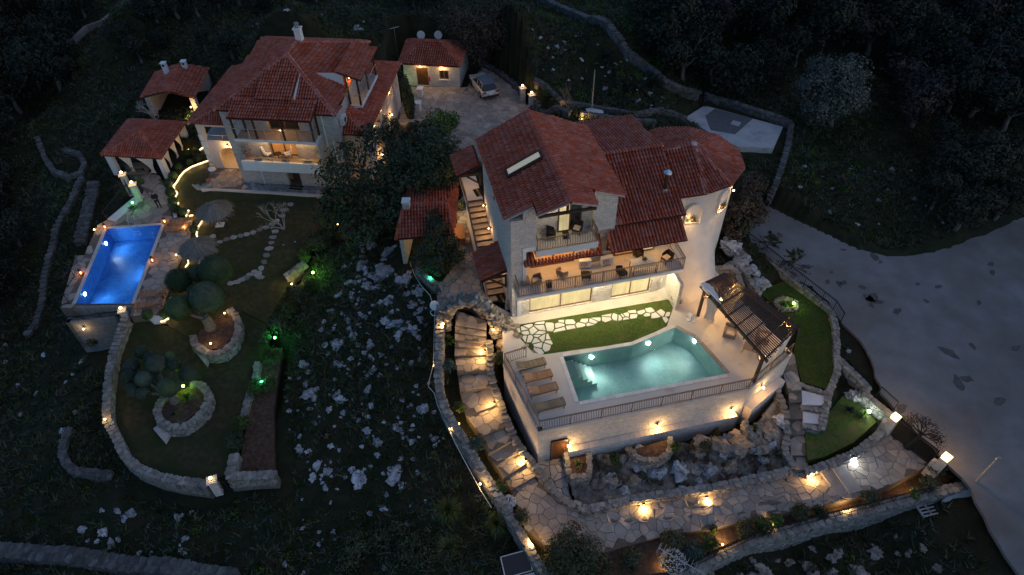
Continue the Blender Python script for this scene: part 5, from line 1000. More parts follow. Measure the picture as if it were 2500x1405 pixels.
def spiky(label, loc, n, L, mt='leaf_box', name='spiky_plant', cat='plant', group=None, droop=.35, w=.035, trunk=0, up=.25):
    t = thing(name, label, cat, loc, 0, group); mb = MB(); q = random.Random(int(loc[0]*77+loc[1]*13))
    for _ in range(n):
        a = q.uniform(0,6.283); el = q.uniform(up,1.45); l = L*q.uniform(.6,1.1); d = Vector((math.cos(a)*math.cos(el), math.sin(a)*math.cos(el), math.sin(el))); s = Vector((-math.sin(a), math.cos(a), 0))*w; b = Vector((0,0,trunk)); m_ = b+d*l*.55; e = b+d*l-Vector((0,0,droop*l*(1.2-el*.5)))
        mb.add([b-s*.6, b+s*.6, m_+s, m_-s], [(0,1,2,3)]).add([m_-s, m_+s, e], [(0,1,2)])
    obj('foliage', mb, M[mt], t)
    if trunk: obj('trunk', MB().tube([(0,0,-.2),(0,0,trunk)], [.12,.09], 7), M['bark'], t)
    return t
spiky('upright yucca at the right end of the lit terrace', at(1650,742,0,.2), 40, .95, 'leaf_box', up=.7, droop=.05)
# ------------------------------------------------------------------ the far house
W0 = Vector((W_O.x, W_O.y, 0)); B_A = W_A
house = thing('country_house', 'three storey stone house under a broad red hip roof with two stacked front balconies', 'house', W0, W_A); hb = [300]
def RH(pts): return roof(house, pts, hb)
w = MB()
wallbox(w, 0, 9.8, 0, .35, -1, 6.5, [(4.29,5.46,-1,1.15),(3.45,5.85,2.0,4.2),(3.9,6.6,4.6,6.3)])
w.box(0, .35, .35, 11.5, -1, 6.5); w.box(9.45, 9.8, .35, 11.5, -1, 6.5); w.box(.35, 9.45, .9, 11.5, -1, 6.5); obj('wall', w, M['stone_grey'], house)
door(house, (4.4,.35+.5), (5.4,.35+.5), -1, 1.1, (0,-1)); window(house, (3.45,.42), (5.85,.42), 2.0, 4.2, (0,-1), 2, 'pane_warm'); window(house, (3.9,.42), (6.6,.42), 4.62, 6.3, (0,-1), 2, 'pane_dark')
pl_ = MB(); pl_.box(1.2, 8.2, -1.3, -1.12, 1.35, 2.32); pl_.box(1.2, 8.2, -1.12, 0, 1.75, 1.95); obj('lower_balcony', pl_, M['white'], house)
obj('balcony_floor', MB().box(1.25, 8.15, -1.1, -.02, 1.95, 1.98), M['tread'], bpy.data.objects['lower_balcony'])
obj('upper_balcony', MB().box(1.35, 8.35, -1.4, 0, 4.36, 4.58), M['white'], house); obj('balcony_floor', MB().box(1.42, 8.28, -1.33, -.02, 4.58, 4.6), M['tread'], bpy.data.objects['upper_balcony'])
def glassrail(root, pts, h, name='balcony_railing'):
    mb = MB(); g = MB()
    for a, b in zip(pts[:-1], pts[1:]):
        a, b = Vector(a), Vector(b); mb.beam(a+Vector((0,0,h)), b+Vector((0,0,h)), .05, .04); k = max(1, round((b-a).length/1.35))
        for j in range(k+1): p = a.lerp(b, j/k); mb.beam(p, p+Vector((0,0,h)), .04, .04)
        g.add([a+Vector((0,0,.08)), b+Vector((0,0,.08)), b+Vector((0,0,h-.06)), a+Vector((0,0,h-.06))], [(0,1,2,3)])
    ro = obj(name, mb, M['steel'], root); obj('glass', g, M['clear'], ro); return ro
glassrail(house, [(1.4,-.05,4.58),(1.4,-1.36,4.58),(8.3,-1.36,4.58),(8.3,-.05,4.58)], 1.0); glassrail(house, [(1.25,-.05,2.32),(1.25,-1.25,2.32),(8.15,-1.25,2.32),(8.15,-.05,2.32)], .38)
for u in (1.5, 3.35, 5.7, 8.2): obj('balcony_post', MB().box(u-.07,u+.07,-1.3,-1.16,4.58,6.62), M['wood'], house)
for u in (2.0, 8.3): obj('balcony_post', MB().box(u-.07,u+.07,-.3,-.16,4.58,6.9), M['wood'], house)
obj('partition', MB().add([(8.35,-1.35,1.95),(8.35,0,1.95),(8.35,0,4.4),(8.35,-1.35,4.4),(8.47,-1.35,1.95),(8.47,0,1.95),(8.47,0,4.4),(8.47,-1.35,4.4)], [(0,3,2,1),(4,5,6,7),(0,4,7,3),(1,2,6,5),(3,7,6,2)]), M['stone'], house)
RH([(1.35,-1.55,6.62),(8.45,-1.55,6.62),(8.45,.5,7.22),(1.35,.5,7.22)])
d0, d1 = WL(622,242,7.3), WL(712,248.6,7.3); RH([(d0.x,.35,7.3),(d1.x,.35,7.3),(d1.x,3.3,8.5),(d0.x,3.3,8.5)])
obj('dormer_cheek', MB().add([(d1.x,.6,7.0),(d1.x,.6,7.35),(d1.x,3.2,8.44),(d1.x+.12,.6,7.0),(d1.x+.12,.6,7.37),(d1.x+.12,3.2,8.46)], [(0,1,2),(3,5,4),(0,3,4,1),(1,4,5,2)]), M['plaster'], house)
FL, FR, BR, BL = Vector((-.3,-.28,6.5)), Vector((10.1,-.28,6.5)), Vector((10.1,11.5,7.2)), Vector((-.3,11.5,7.2)); F, K = Vector((4.95,4.7,9.2)), Vector((4.95,6.75,9.25))
RH([FL, FR, F]); RH([FR, BR, K, F]); RH([BL, FL, F, K]); RH([BR, BL, K])
for a, b in ((FL,F),(FR,F),(BR,K),(BL,K),(F,K)): ridge(house, a+Vector((0,0,.03)), b+Vector((0,0,.03)), .13)
ch = obj('chimney', MB().box(4.95,5.5,7.1,7.65,8.6,10.15).box(4.88,5.57,7.03,7.72,10.15,10.26), M['plaster'], house); obj('chimney_pot', MB().lathe([(.2,0),(.16,.25),(.24,.3),(.2,.42)], (5.22,7.38,10.26), 8), M['stone_dark'], ch)
# left wing with arch and loggia
w = MB(); wallbox(w, -3.9, 0, 1.95, 2.25, -1, 3.85, [(-3.3,-.35,2.0,3.45)]); wm_ = w
w2 = MB()
k = 12; au0, au1, ah = -2.65, -.45, .35; rad = (au1-au0)/2; am = (au0+au1)/2; arc = [(am+rad*math.cos(math.pi-math.pi*i/k), ah+rad*.9*math.sin(math.pi*i/k)) for i in range(k+1)]
w = MB(); wallbox(w, -3.9, 0, 1.95, 2.25, 1.6, 3.85, [(-3.3,-.35,2.05,3.45)]); w.box(-3.9, au0, 1.95, 2.25, -1, 1.6); w.box(au1, 0, 1.95, 2.25, -1, 1.6)
for i in range(k): a, b = arc[i], arc[i+1]; w.add([(x, y, z) for y in (1.95, 2.25) for x, z in ((a[0],a[1]),(b[0],b[1]),(b[0],1.6),(a[0],1.6))], [(0,1,2,3),(7,6,5,4),(0,4,5,1)])
w.box(-3.9,-3.6,2.25,11.4,-1,1.9); w.box(-3.9,-3.6,5.5,11.4,1.9,3.85); w.box(-3.6,0,4.6,4.9,-1,1.85); w.box(-3.6,0,5.2,5.5,1.85,3.85); w.box(-3.6,0,2.25,11.4,1.75,1.9); obj('wing_wall', w, M['pinkplaster'], house)
obj('wing_floor', MB().box(-3.6,0,2.0,4.6,-1.0,-.96), M['floor_tile'], house)
for i in range(5): obj('quoin', MB().box(-3.96,-3.6+(.2 if i % 2 else 0),1.90,1.95,-1+i*.75,-1+i*.75+.6), M['plaster'], house)
glassrail(house, [(-3.3,2.1,2.0),(-.35,2.1,2.0)], .5)
wall_lamp(house, (-1.5,1.95,1.65), (0,-1,0), 12); d_ = obj('porch_lamp', MB().ball((-1.6,3.6,1.3), .06, 8, 6), M['bulb'], house); lamp(d_, (-1.6,3.5,1.1), 10, WARM, .06)
E1, E2, E3, T1_, T2_ = (-4.35,1.6,3.9), (0,1.6,3.9), (-4.35,11.9,3.9), (0,3.7,5.7), (0,10.2,5.7)
RH([E1, E2, T1_]); RH([E3, E1, T1_, T2_]); RH([(0,11.9,3.9), E3, T2_]); ridge(house, E1, T1_, .11); ridge(house, E3, T2_, .11)
obj('roof_vent', MB().box(-1.3,-.9,9.0,9.5,5.0,5.4), M['white'], house)
# right wing, its gallery, and the roofed balcony cut into the hip
w = MB(); w.box(9.8,11.65,1.4,13.4,-1,1.9); w.box(9.8,11.0,1.4,13.4,1.9,3.9); w.box(11.0,11.65,1.4,1.8,1.9,3.9); w.box(11.0,11.65,13.0,13.4,1.9,3.9); obj('wing_wall', w, M['pinkplaster'], house)
for v in (4.0,6.6,9.2,11.4): obj('balcony_post', MB().box(11.4,11.6,v-.1,v+.1,1.9,3.85), M['plaster'], house)
glassrail(house, [(11.6,1.8,1.9),(11.6,13.0,1.9)], .9)
q1, q2, q3, q4, q5, q6 = (12.1,1.0,3.9), (12.1,13.9,3.9), (9.8,11.7,5.05), (9.8,2.9,5.05), (9.4,1.0,3.9), (9.8,13.9,3.9)
RH([q5, q1, q4]); RH([q1, q2, q3, q4]); RH([q2, q6, q3]); ridge(house, q1, q4, .11); ridge(house, q2, q3, .11)
s1, s2, s3 = WL(852,258,5.1), WL(884,261,5.1), WL(915.5,183,5.1)
obj('side_balcony', MB().box(9.8, s2.x, s1.y, s3.y, 4.9, 5.15), M['white'], house); obj('balcony_floor', MB().box(9.85, s2.x-.08, s1.y+.08, s3.y-.08, 5.15, 5.17), M['flag'], bpy.data.objects['side_balcony'])
glassrail(house, [(9.85,s1.y+.05,5.15),(s2.x-.05,s1.y+.05,5.15),(s2.x-.05,s3.y-.05,5.15)], 1.0)
for v in (s1.y+.12, (s1.y+s3.y)/2, s3.y-.15): obj('balcony_post', MB().box(s2.x-.2,s2.x-.06,v-.07,v+.07,5.15,7.5), M['wood'], house)
obj('balcony_post', MB().box(9.9,10.04,s1.y+.05,s1.y+.19,5.15,7.9), M['wood'], house); RH([(9.3,s1.y-.1,8.25),(9.3,s3.y+.2,8.25),(s2.x+.3,s3.y+.2,7.55),(s2.x+.3,s1.y-.1,7.55)])
obj('dormer_cheek', MB().add([(7.2,s1.y+.1,8.0),(9.75,s1.y+.1,6.65),(9.75,s1.y+.1,8.1),(7.2,s1.y-.02,8.05),(9.75,s1.y-.02,6.65),(9.75,s1.y-.02,8.12)], [(0,1,2),(3,5,4),(0,2,5,3)]), M['plaster'], house)
d_ = obj('porch_lamp', MB().ball((10.1,s1.y+.6,7.4), .06, 8, 6), M['bulb'], house); lamp(d_, (10.3,s1.y+.6,7.1), 8, WARM, .06); wall_lamp(house, (11.66,9.0,1.2), (1,0,0), 7); wall_lamp(house, (11.66,4.2,-.1), (1,0,0), 9); 
for v in (3.0,5.0,7.5,11.0): d_ = obj('gallery_lamp', MB().ball((11.2,v,3.6), .05, 8, 6), M['bulb'], house); lamp(d_, (11.3,v,3.35), 4, WARM, .06)
for u, z0, z1, v in ((2.0,-1,1.7,-.04),(9.3,-1,4.0,-.06),(8.75,2.0,6.4,-.06)): obj('downpipe', MB().tube([(u,v,z0),(u,v,z1)], .05, 8), M['white'], house)
d_ = obj('porch_lamp', MB().ball((4.7,-.5,4.28), .06, 8, 6), M['bulb'], house); lamp(d_, (3.2,-.55,4.15), 16, WARM, .06); lamp(d_, (6.4,-.55,4.15), 16, WARM, .06); d_ = obj('porch_lamp', MB().ball((5.2,-.3,6.4), .05, 8, 6), M['bulb'], house); lamp(d_, (5.2,-.5,6.1), 9, WARM, .06)
acx = thing('air_conditioner', 'white air conditioner high on the side wall of the far house', 'air conditioner', WW(9.8,1.3,4.9), W_A+R_(90)); obj('housing', MB().box(-.45,.45,-.4,-.05,0,.65), M['ac'], acx); obj('bracket', MB().box(-.3,-.25,-.4,0,-.06,0).box(.25,.3,-.4,0,-.06,0), M['steel'], acx, kind='stuff'); obj('fan_grille', MB().tube([(0,-.4,.33),(0,-.42,.33)], .22, 12), M['black'], acx)
def whitechair(lab, loc, rz):
    t = thing('garden_chair', lab, 'chair', loc, rz, 'white chairs on the lower balcony'); obj('seat', MB().box(-.27,.27,-.28,.28,.36,.46), M['white'], t); b = obj('backrest', MB().box(-.27,.27,-.05,.05,0,.62), M['white'], t); b.location = (0,.26,.44); b.rotation_euler = (R_(-14),0,0)
    for x in (-.27,.27): obj('arm', MB().tube([(x,-.28,0),(x,-.26,.6),(x,.26,.6),(x,.3,0)], .02, 5), M['black'], t)
whitechair('white cushioned chair on the lower balcony, nearer the flower shelf', at(654,378,1.98,.3), W_A+R_(60)); whitechair('white cushioned chair on the lower balcony, nearer the climbing plant', at(703,378,1.98,.3), W_A+R_(-60))
rt = thing('round_table', 'small round glass table between the white balcony chairs', 'table', at(679,381,1.98,.3)); obj('table_top', MB().lathe([(.34,.5),(.34,.53)], (0,0,0), 14), M['pane_dark'], rt); obj('table_leg', MB().tube([(0,0,0),(0,0,.5)], .04, 6), M['black'], rt)
for px, py, lab in ((631,389,'grey flower trough on the balcony edge, nearest the arch side'),(698,392,'grey flower trough on the balcony edge in the middle'),(752,395,'grey flower trough on the balcony edge, nearest the big tree')): t = thing('flower_trough', lab, 'planter', at(px,py,2.33,.1), W_A, 'flower troughs on the balcony'); obj('trough', MB().box(-.3,.3,-.1,.1,0,.18), M['stone_dark'], t); obj('foliage', leafball(MB(), (0,0,.22), .25, 60, .05, (1.1,.5,.5)), M['leaf_olive'], t)
for px, py, z, lab in ((777,366,1.98,'leafy climbing plant in the right corner of the lower balcony'),(600,366,1.98,'reddish potted plant on the left ledge of the lower balcony')): t = thing('balcony_plant', lab, 'plant', at(px,py,z,.8)); obj('pot', MB().lathe([(.14,0),(.2,.35)], (0,0,0), 9), M['terracotta_pot'], t); obj('foliage', leafball(MB(), (0,0,.9), .55, 170, .06, (.8,.8,1.1)), M['leaf_olive'] if px > 700 else M['leaf_brown'], t)
doormat('black doormat with small pale lettering on the grey terrace of the far house', P(724,459,-.955), W_A+R_(-3), 'WELCOME', w=1.15, h=.55)
eg = thing('hanging_chair', 'hanging egg chair frame with striped cushions by the arched porch', 'chair', at(527,425,-.95,0)); obj('stand', MB().tube([(-.5,.1,0),(.5,.1,0)], .03, 6).tube([(0,.1,0),(0,.3,1.2),(0,.1,1.85),(0,-.3,1.8),(0,-.35,1.5)], .03, 6), M['steel'], eg, kind='stuff'); obj('basket', MB().tube([(.45*math.cos(a),-.35,.95+.6*math.sin(a)) for a in np.linspace(0,6.283,17)], .03, 5).ball((0,-.2,.7), .42, 10, 6, (1,.8,.7)), M['wicker'], eg); obj('cushion', MB().ball((0,-.35,.78), .36, 10, 6, (1,.8,.6)), M['white'], eg)
bw = thing('driftwood_planter', 'boat shaped wooden planter with stones on the lawn corner', 'planter', at(497,462,-1.2,0)); obj('hull', MB().tube([(-.9,.1,.45),(-.5,0,.12),(.2,0,.08),(.7,.1,.35),(.9,.15,.7)], [.06,.2,.26,.2,.05], 8), M['palebark'], bw)
for k in range(6): put('stone', STONES[k], bw, (random.uniform(-.5,.6), random.uniform(-.1,.25), .3), (0,0,k), (.3,.25,.25))
obj('urn', MB().lathe([(.1,0),(.24,.25),(.2,.5),(.12,.55)], (.5,.45,.2), 10), M['terracotta_pot'], bw)
# ------------------------------------------------------------------ pavilions, kiosk, shed
def hip(root, c4, r0, r1, bud):
    """c4: front-left, front-right, back-right, back-left eave corners; r0 to r1 the ridge"""
    fl, fr, br, bl = c4; roof(root, [fl, fr, r0], bud); roof(root, [fr, br, r1, r0], bud); roof(root, [br, bl, r1], bud); roof(root, [bl, fl, r0, r1], bud)
    for a, b in ((fl,r0),(fr,r0),(br,r1),(bl,r1),(r0,r1)): ridge(root, Vector(a)+Vector((0,0,.02)), Vector(b)+Vector((0,0,.02)), .12, False)
gzb = thing('garden_pavilion', 'open pavilion with red hip roof and tied cream curtains by the blue pool', 'pavilion', P(330,420,-2)); o0 = gzb.location.copy(); L_ = lambda p: Vector(p)-o0
c4 = [L_(P(x, y, .3)) for x, y in ((248,381),(394,389.5),(454,301),(314.5,292.5))]; rr0, rr1 = L_(P(340,321,1.65)), L_(P(352,308,1.65)); hip(gzb, c4, rr0, rr1, [300]); cc_ = sum(c4, Vector())/4
for i, c in enumerate(c4):
    p = cc_+(c-cc_)*.86; pr_ = c4[(i+1) % 4]-c; a_ = math.atan2(pr_.y, pr_.x); obj('column', MB().obox((p.x, p.y, 1.1), (.62,.4,2.25), a_), M['plaster'], gzb)
fx = lambda s, t: (lambda p: (p.x, p.y))((c4[0].lerp(c4[1], s)).lerp(c4[3].lerp(c4[2], s), t)*1)
for a_, b_, ti in (((.16,.09),(.42,.09),.8),((.45,.09),(.80,.09),.75),((.92,.16),(.92,.36),.7),((.92,.40),(.92,.60),.75),((.92,.62),(.92,.80),.8)):
    p, q = fx(*a_), fx(*b_); curtain(gzb, p, q, 2.15, .25, ti, w=.14)
tb = thing('garden_table', 'dark table and bench in the shade under the garden pavilion', 'table', P(345,420,-2)); obj('table_top', MB().box(-.9,.9,-.45,.45,.7,.76), M['oldteak'], tb); obj('bench', MB().box(-.9,.9,-1.0,-.65,.4,.45), M['oldteak'], tb); obj('table_leg', MB().box(-.7,-.6,-.3,.3,0,.7).box(.6,.7,-.3,.3,0,.7), M['oldteak'], tb, kind='stuff')
bq = thing('kitchen_pavilion', 'small red roofed outdoor kitchen with two white chimneys behind the garden pavilion', 'pavilion', P(430,250,-1)); o0 = bq.location.copy()
e = [L_(P(x, y, 1.0)) for x, y in ((347,239),(476,240),(510,168),(381,176))]; f0, f1 = L_(P(404,224,2.05)), L_(P(446,154,2.05)); bb = [260]; roof(bq, [e[0], f0, f1, e[3]], bb); roof(bq, [f0, e[1], e[2], f1], bb); ridge(bq, f0, f1, .12, False)
w = MB(); m4 = sum(e, Vector())/4
for c in e[:3]: p = m4+(c-m4)*.85; obj('pillar', MB().obox((p.x, p.y, .75), (.5,.5,2.5), 0), M['pinkplaster'], bq)
p, q = m4+(e[3]-m4)*.85, m4+(e[2]-m4)*.85; w.beam((p.x,p.y,.7), (q.x,q.y,.7), .3, 2.4); p, q = m4+(e[0]-m4)*.85, m4+(e[3]-m4)*.85; w.beam((p.x,p.y,.7), (q.x,q.y,.7), .3, 2.4); obj('wall', w, M['pinkplaster'], bq)
for px, py, hh in ((410,184,1.35),(456,174,1.1)): c = L_(P(px, py, 1.5)); o_ = obj('chimney', MB().box(c.x-.22,c.x+.22,c.y-.22,c.y+.22,c.z-.4,c.z+hh).box(c.x-.28,c.x+.28,c.y-.28,c.y+.28,c.z+hh,c.z+hh+.07), M['white'], bq); obj('chimney_slot', MB().box(c.x-.12,c.x+.12,c.y-.235,c.y-.21,c.z+hh-.3,c.z+hh-.1), M['black'], o_)
d_ = obj('kitchen_lamp', MB().ball(L_(P(466,262,0)), .08, 8, 6), M['bulb'], bq); lamp(d_, L_(P(466,266,.1)), 10, (1,.68,.25), .08)
ks = thing('kiosk', 'low red tiled kiosk with a white chimney between the rocks and the villa', 'kiosk', P(1040,560,-.4)); o0 = ks.location.copy()
c4 = [L_(P(x, y, 2.15)) for x, y in ((966,586),(1108,574),(1118,449),(999,460))]; r0, r1 = L_(P(986,499,2.85)), L_(P(1092,493.5,2.85)); kb_ = [300]
roof(ks, [c4[0], c4[1], r1, r0], kb_); roof(ks, [c4[2], c4[3], r0, r1], kb_); roof(ks, [c4[1], c4[2], r1], kb_); roof(ks, [c4[3], c4[0], r0], kb_)
for a, b in ((c4[0],r0),(c4[1],r1),(c4[2],r1),(c4[3],r0),(r0,r1)): ridge(ks, a+Vector((0,0,.02)), b+Vector((0,0,.02)), .13, False)
c = L_(P(995,516,2.4)); o_ = obj('chimney', MB().box(c.x-.27,c.x+.27,c.y-.27,c.y+.27,c.z-.3,c.z+1.0).box(c.x-.33,c.x+.33,c.y-.33,c.y+.33,c.z+1.0,c.z+1.1), M['white'], ks)
for k in range(3): obj('louvre', MB().box(c.x-.22,c.x+.22,c.y-.30,c.y-.27,c.z+.55+k*.13,c.z+.60+k*.13), M['steel'], o_)
m4 = sum(c4, Vector())/4; w = MB(); p = [m4+(c-m4)*.86 for c in c4]
for a, b in ((0,3),(3,2)): w.beam((p[a].x,p[a].y,.9),(p[b].x,p[b].y,.9),.3,2.6)
obj('pillar', MB().obox((p[1].x,p[1].y,.9),(.35,.35,2.6),0), M['stone'], ks)
obj('wall', w, M['stone'], ks); d_ = obj('kiosk_lamp', MB().ball(m4*1+Vector((1.0,-.6,-.35)), .06, 8, 6), M['bulb'], ks); lamp(d_, m4+Vector((1.2,-1.1,-.5)), 16, WARM, .08); lamp(d_, m4+Vector((2.2,1.6,-.6)), 16, (1,.75,.4), .08)
bt = thing('picnic_bench', 'wooden bench with round seat pads beside the foot of the villa stair', 'bench', at(1140,575,.06,.4), A+R_(85)); obj('seat', MB().box(-.95,.95,-.2,.2,.4,.46), M['teak'], bt); obj('leg', MB().box(-.8,-.7,-.18,.18,0,.4), M['teak'], bt); obj('leg', MB().box(.7,.8,-.18,.18,0,.4), M['teak'], bt)
for x in (-.55, .35): obj('seat_pad', MB().lathe([(.19,.46),(.19,.5)], (x,0,0), 12), M['cushion'], bt)
pt = thing('picnic_table', 'wooden table half hidden by the dark tree under the kiosk eave', 'table', at(1122,566,.06,.7), A+R_(85)); obj('table_top', MB().box(-.95,.95,-.4,.4,.7,.76), M['teak'], pt); obj('table_leg', MB().box(-.7,-.6,-.3,.3,0,.7).box(.6,.7,-.3,.3,0,.7), M['teak'], pt, kind='stuff')
shk = lambda x, y: (960+x/7.393, 90+y/7.393)
sO = P(*shk(345,870), -.5); sQ = P(*shk(1210,920), -.5)-sO; sA = math.atan2(sQ.y, sQ.x); shed = thing('stone_shed', 'small stone outbuilding with red hip roof, brown door and two lit wall lamps', 'outbuilding', (sO.x, sO.y, 0), sA); SW_ = sQ.length
w = MB(); wallbox(w, -.75, SW_, 0, .3, -.6, 2.05, [(.6,1.85,-.5,1.55),(3.05,4.05,.35,1.35)]); w.box(-.75,-.45,.3,4.7,-.6,2.05); w.box(SW_-.3,SW_,.3,4.7,-.6,2.05); w.box(-.45,SW_-.3,.6,4.7,-.6,2.05); obj('wall', w, M['stone'], shed)
door(shed, (.6,.2), (1.85,.2), -.5, 1.55, (0,-1)); window(shed, (3.05,.2), (4.05,.2), .35, 1.35, (0,-1), 2, 'pane_dark'); obj('window_sill', MB().box(2.95,4.15,-.1,.0,.26,.35), M['white'], shed); obj('fire_extinguisher', MB().lathe([(.08,0),(.08,.45),(.03,.55)], (1.98,-.12,.1), 8), mat('red_paint', (.5,.03,.02), rough=.4), shed); obj('electric_box', MB().box(2.0,2.25,-.1,0,1.5,1.75), M['ac'], shed)
hip(shed, [Vector((-1.5,5.2,2.0)), Vector((-1.1,-.3,1.98)), Vector((SW_+.25,-.3,1.98)), Vector((SW_+.1,5.2,2.0))], Vector((1.0,2.6,3.2)), Vector((2.9,2.6,3.2)), [220])
for u in (1.2, 3.5): wall_lamp(shed, (u,0,1.80), (0,-1,0), 9)
for x, y, lab in ((-.3,6.4,'white satellite dish on a mast behind the outbuilding, nearer its left end'),(1.6,6.6,'grey satellite dish beside the mast behind the outbuilding, nearer the bare thicket')):
    c = Vector((sO.x,sO.y,0))+Matrix.Rotation(sA,3,'Z') @ Vector((x,y,2.0)); t = thing('satellite_dish', lab, 'satellite dish', c); obj('dish', MB().lathe([(.02,0),(.25,.05),(.45,.16),(.43,.17)], (0,0,0), 14), M['ac'], t).rotation_euler = (R_(58),0,R_(20)); obj('mast', MB().tube([(0,.1,-2.6),(0,.1,0)], .03, 6), M['steel'], t)
tag(obj('antenna_mast', MB().tube([shed.location+Vector((-1.6,2.8,-.5)), shed.location+Vector((-1.6,2.8,4.6))], .035, 6).tube([shed.location+Vector((-2.0,2.6,4.5)), shed.location+Vector((-1.1,3.1,4.5))], .02, 5), M['steel']), 'thin metal aerial mast at the left side of the outbuilding', 'aerial')
# gate posts of the car park steps
for px, py, lab in ((1027,235,'white capped low pillar at the car park edge, farther from the cypress'),(1022,270,'white capped low pillar at the car park edge, nearer the cypress foot')): t = thing('low_pillar', lab, 'pillar', at(px,py,-.5,0), sA); obj('shaft', MB().box(-.25,.25,-.3,.3,0,.85), M['plaster'], t); obj('cap', MB().box(-.32,.32,-.38,.38,.85,.93), M['white'], t)
# ------------------------------------------------------------------ the parked car
def build_car():
    h = Vector((-.36,.93)).normalized(); c = Vector((-1.83,63.3))+h*2.2; t = thing('parked_car', 'silver estate car parked in the flagged yard beside the outbuilding', 'car', (c.x, c.y, -.42), math.atan2(h.y, h.x))
    paint = mat('beige_silver_paint', (.60,.57,.52), rough=.35, metal=.25, spec=.5); gl = M['pane_dark']; rub = mat('tyre_rubber', (.015,.015,.016), rough=.9); rim = M['steel']; red = mat('tail_light_red', (.25,.01,.01), rough=.3)
    X = [-2.28,-2.2,-1.85,-1.1,-.2,.62,1.0,1.6,2.1,2.26]; T = [.78,.98,1.02,1.02,1.02,1.02,1.0,.92,.78,.6]; Wd = [.78,.88,.92,.93,.93,.93,.92,.90,.82,.68]; v = []
    for x, z, wd_ in zip(X, T, Wd): v += [(x,-wd_*.94,.26),(x,-wd_,.5),(x,-wd_*.98,z*.85),(x,-wd_*.86,z),(x,wd_*.86,z),(x,wd_*.98,z*.85),(x,wd_,.5),(x,wd_*.94,.26)]
    n = len(X); f = [(8*i+j, 8*i+(j+1) % 8, 8*(i+1)+(j+1) % 8, 8*(i+1)+j) for i in range(n-1) for j in range(8)]+[tuple(range(8)), tuple(range(8*n-8, 8*n))[::-1]]
    b = MB().add(v, [q[::-1] for q in f]); obj('body', b, paint, t, smooth=False)
    g0 = [(-2.12,.80,1.0),(-1.72,.60,1.52),(-.6,.66,1.62),(.12,.64,1.60),(.98,.78,1.0)]; g = MB(); v = []
    for x, y, z in g0: v += [(x,-y,z),(x,y,z)]
    obj('roof_panel', MB().add([(-1.76,-.6,1.53),(-.6,-.655,1.635),(.1,-.63,1.615),(.1,.63,1.615),(-.6,.655,1.635),(-1.76,.6,1.53)], [(0,1,4,5),(1,2,3,4)]).add([(-1.76,-.64,1.46),(-.6,-.69,1.55),(.1,-.67,1.53),(-1.76,-.6,1.53),(-.6,-.655,1.635),(.1,-.63,1.615)], [(0,1,4,3),(1,2,5,4)]).add([(-1.76,.64,1.46),(-.6,.69,1.55),(.1,.67,1.53),(-1.76,.6,1.53),(-.6,.655,1.635),(.1,.63,1.615)], [(1,0,3,4),(2,1,4,5)]), M['dark_roof'] if 'dark_roof' in M else mat('dark_car_roof', (.16,.17,.18), rough=.2, spec=.7), t)
    obj('rear_window', MB().add([(-2.16,-.74,1.0),(-2.16,.74,1.0),(-1.76,.6,1.52),(-1.76,-.6,1.52)], [(0,3,2,1)]), gl, t); obj('windscreen', MB().add([(1.0,-.76,1.0),(1.0,.76,1.0),(.1,.62,1.61),(.1,-.62,1.61)], [(0,1,2,3)]), gl, t)
    for s in (-1,1):
        obj('side_window', MB().add([(-2.0,.84*s,1.0),(.9,.86*s,1.0),(.1,.67*s,1.53),(-.6,.69*s,1.55),(-1.72,.64*s,1.46)], [(0,1,2,3,4) if s < 0 else (4,3,2,1,0)]), gl, t)
        for x in (-1.72,-.45,.9): obj('door_pillar', MB().beam((x if x > 0 else x-.08,.865*s,1.0), (x*.1+.0 if x > 0 else x,.685*s,1.52),.05,.07), paint, t)
        obj('roof_rail', MB().tube([(-1.6,.6*s,1.56),(-.6,.62*s,1.69),(.0,.6*s,1.64)], .02, 5), M['steel'], t); m_ = obj('wing_mirror', MB().ball((.75,1.0*s,1.05), .11, 8, 6, (.7,1,.8)), paint, t)
        obj('tail_light', MB().box(-2.285,-2.15,min(.5*s,.86*s),max(.5*s,.86*s),.80,.95), red, t); obj('headlight', MB().box(2.05,2.2,min(.45*s,.8*s),max(.45*s,.8*s),.62,.76), M['ac'], t); obj('door_handle', MB().box(-.35,-.18,.935*s-.01,.935*s+.01,.86,.9), M['steel'], t)
        for x in (-1.38,1.38):
            wh = obj('wheel', MB().tube([(x,.74*s,.34),(x,.95*s,.34)], .34, 18), rub, t); obj('rim', MB().tube([(x,.93*s,.34),(x,.97*s,.34)], .22, 12), rim, wh)
    obj('bumper', MB().box(-2.34,-2.2,-.86,.86,.30,.52), mat('dark_trim', (.03,.03,.032), rough=.6), t); obj('licence_plate', MB().box(-2.35,-2.26,-.26,.26,.62,.73), M['white'], t)
build_car()
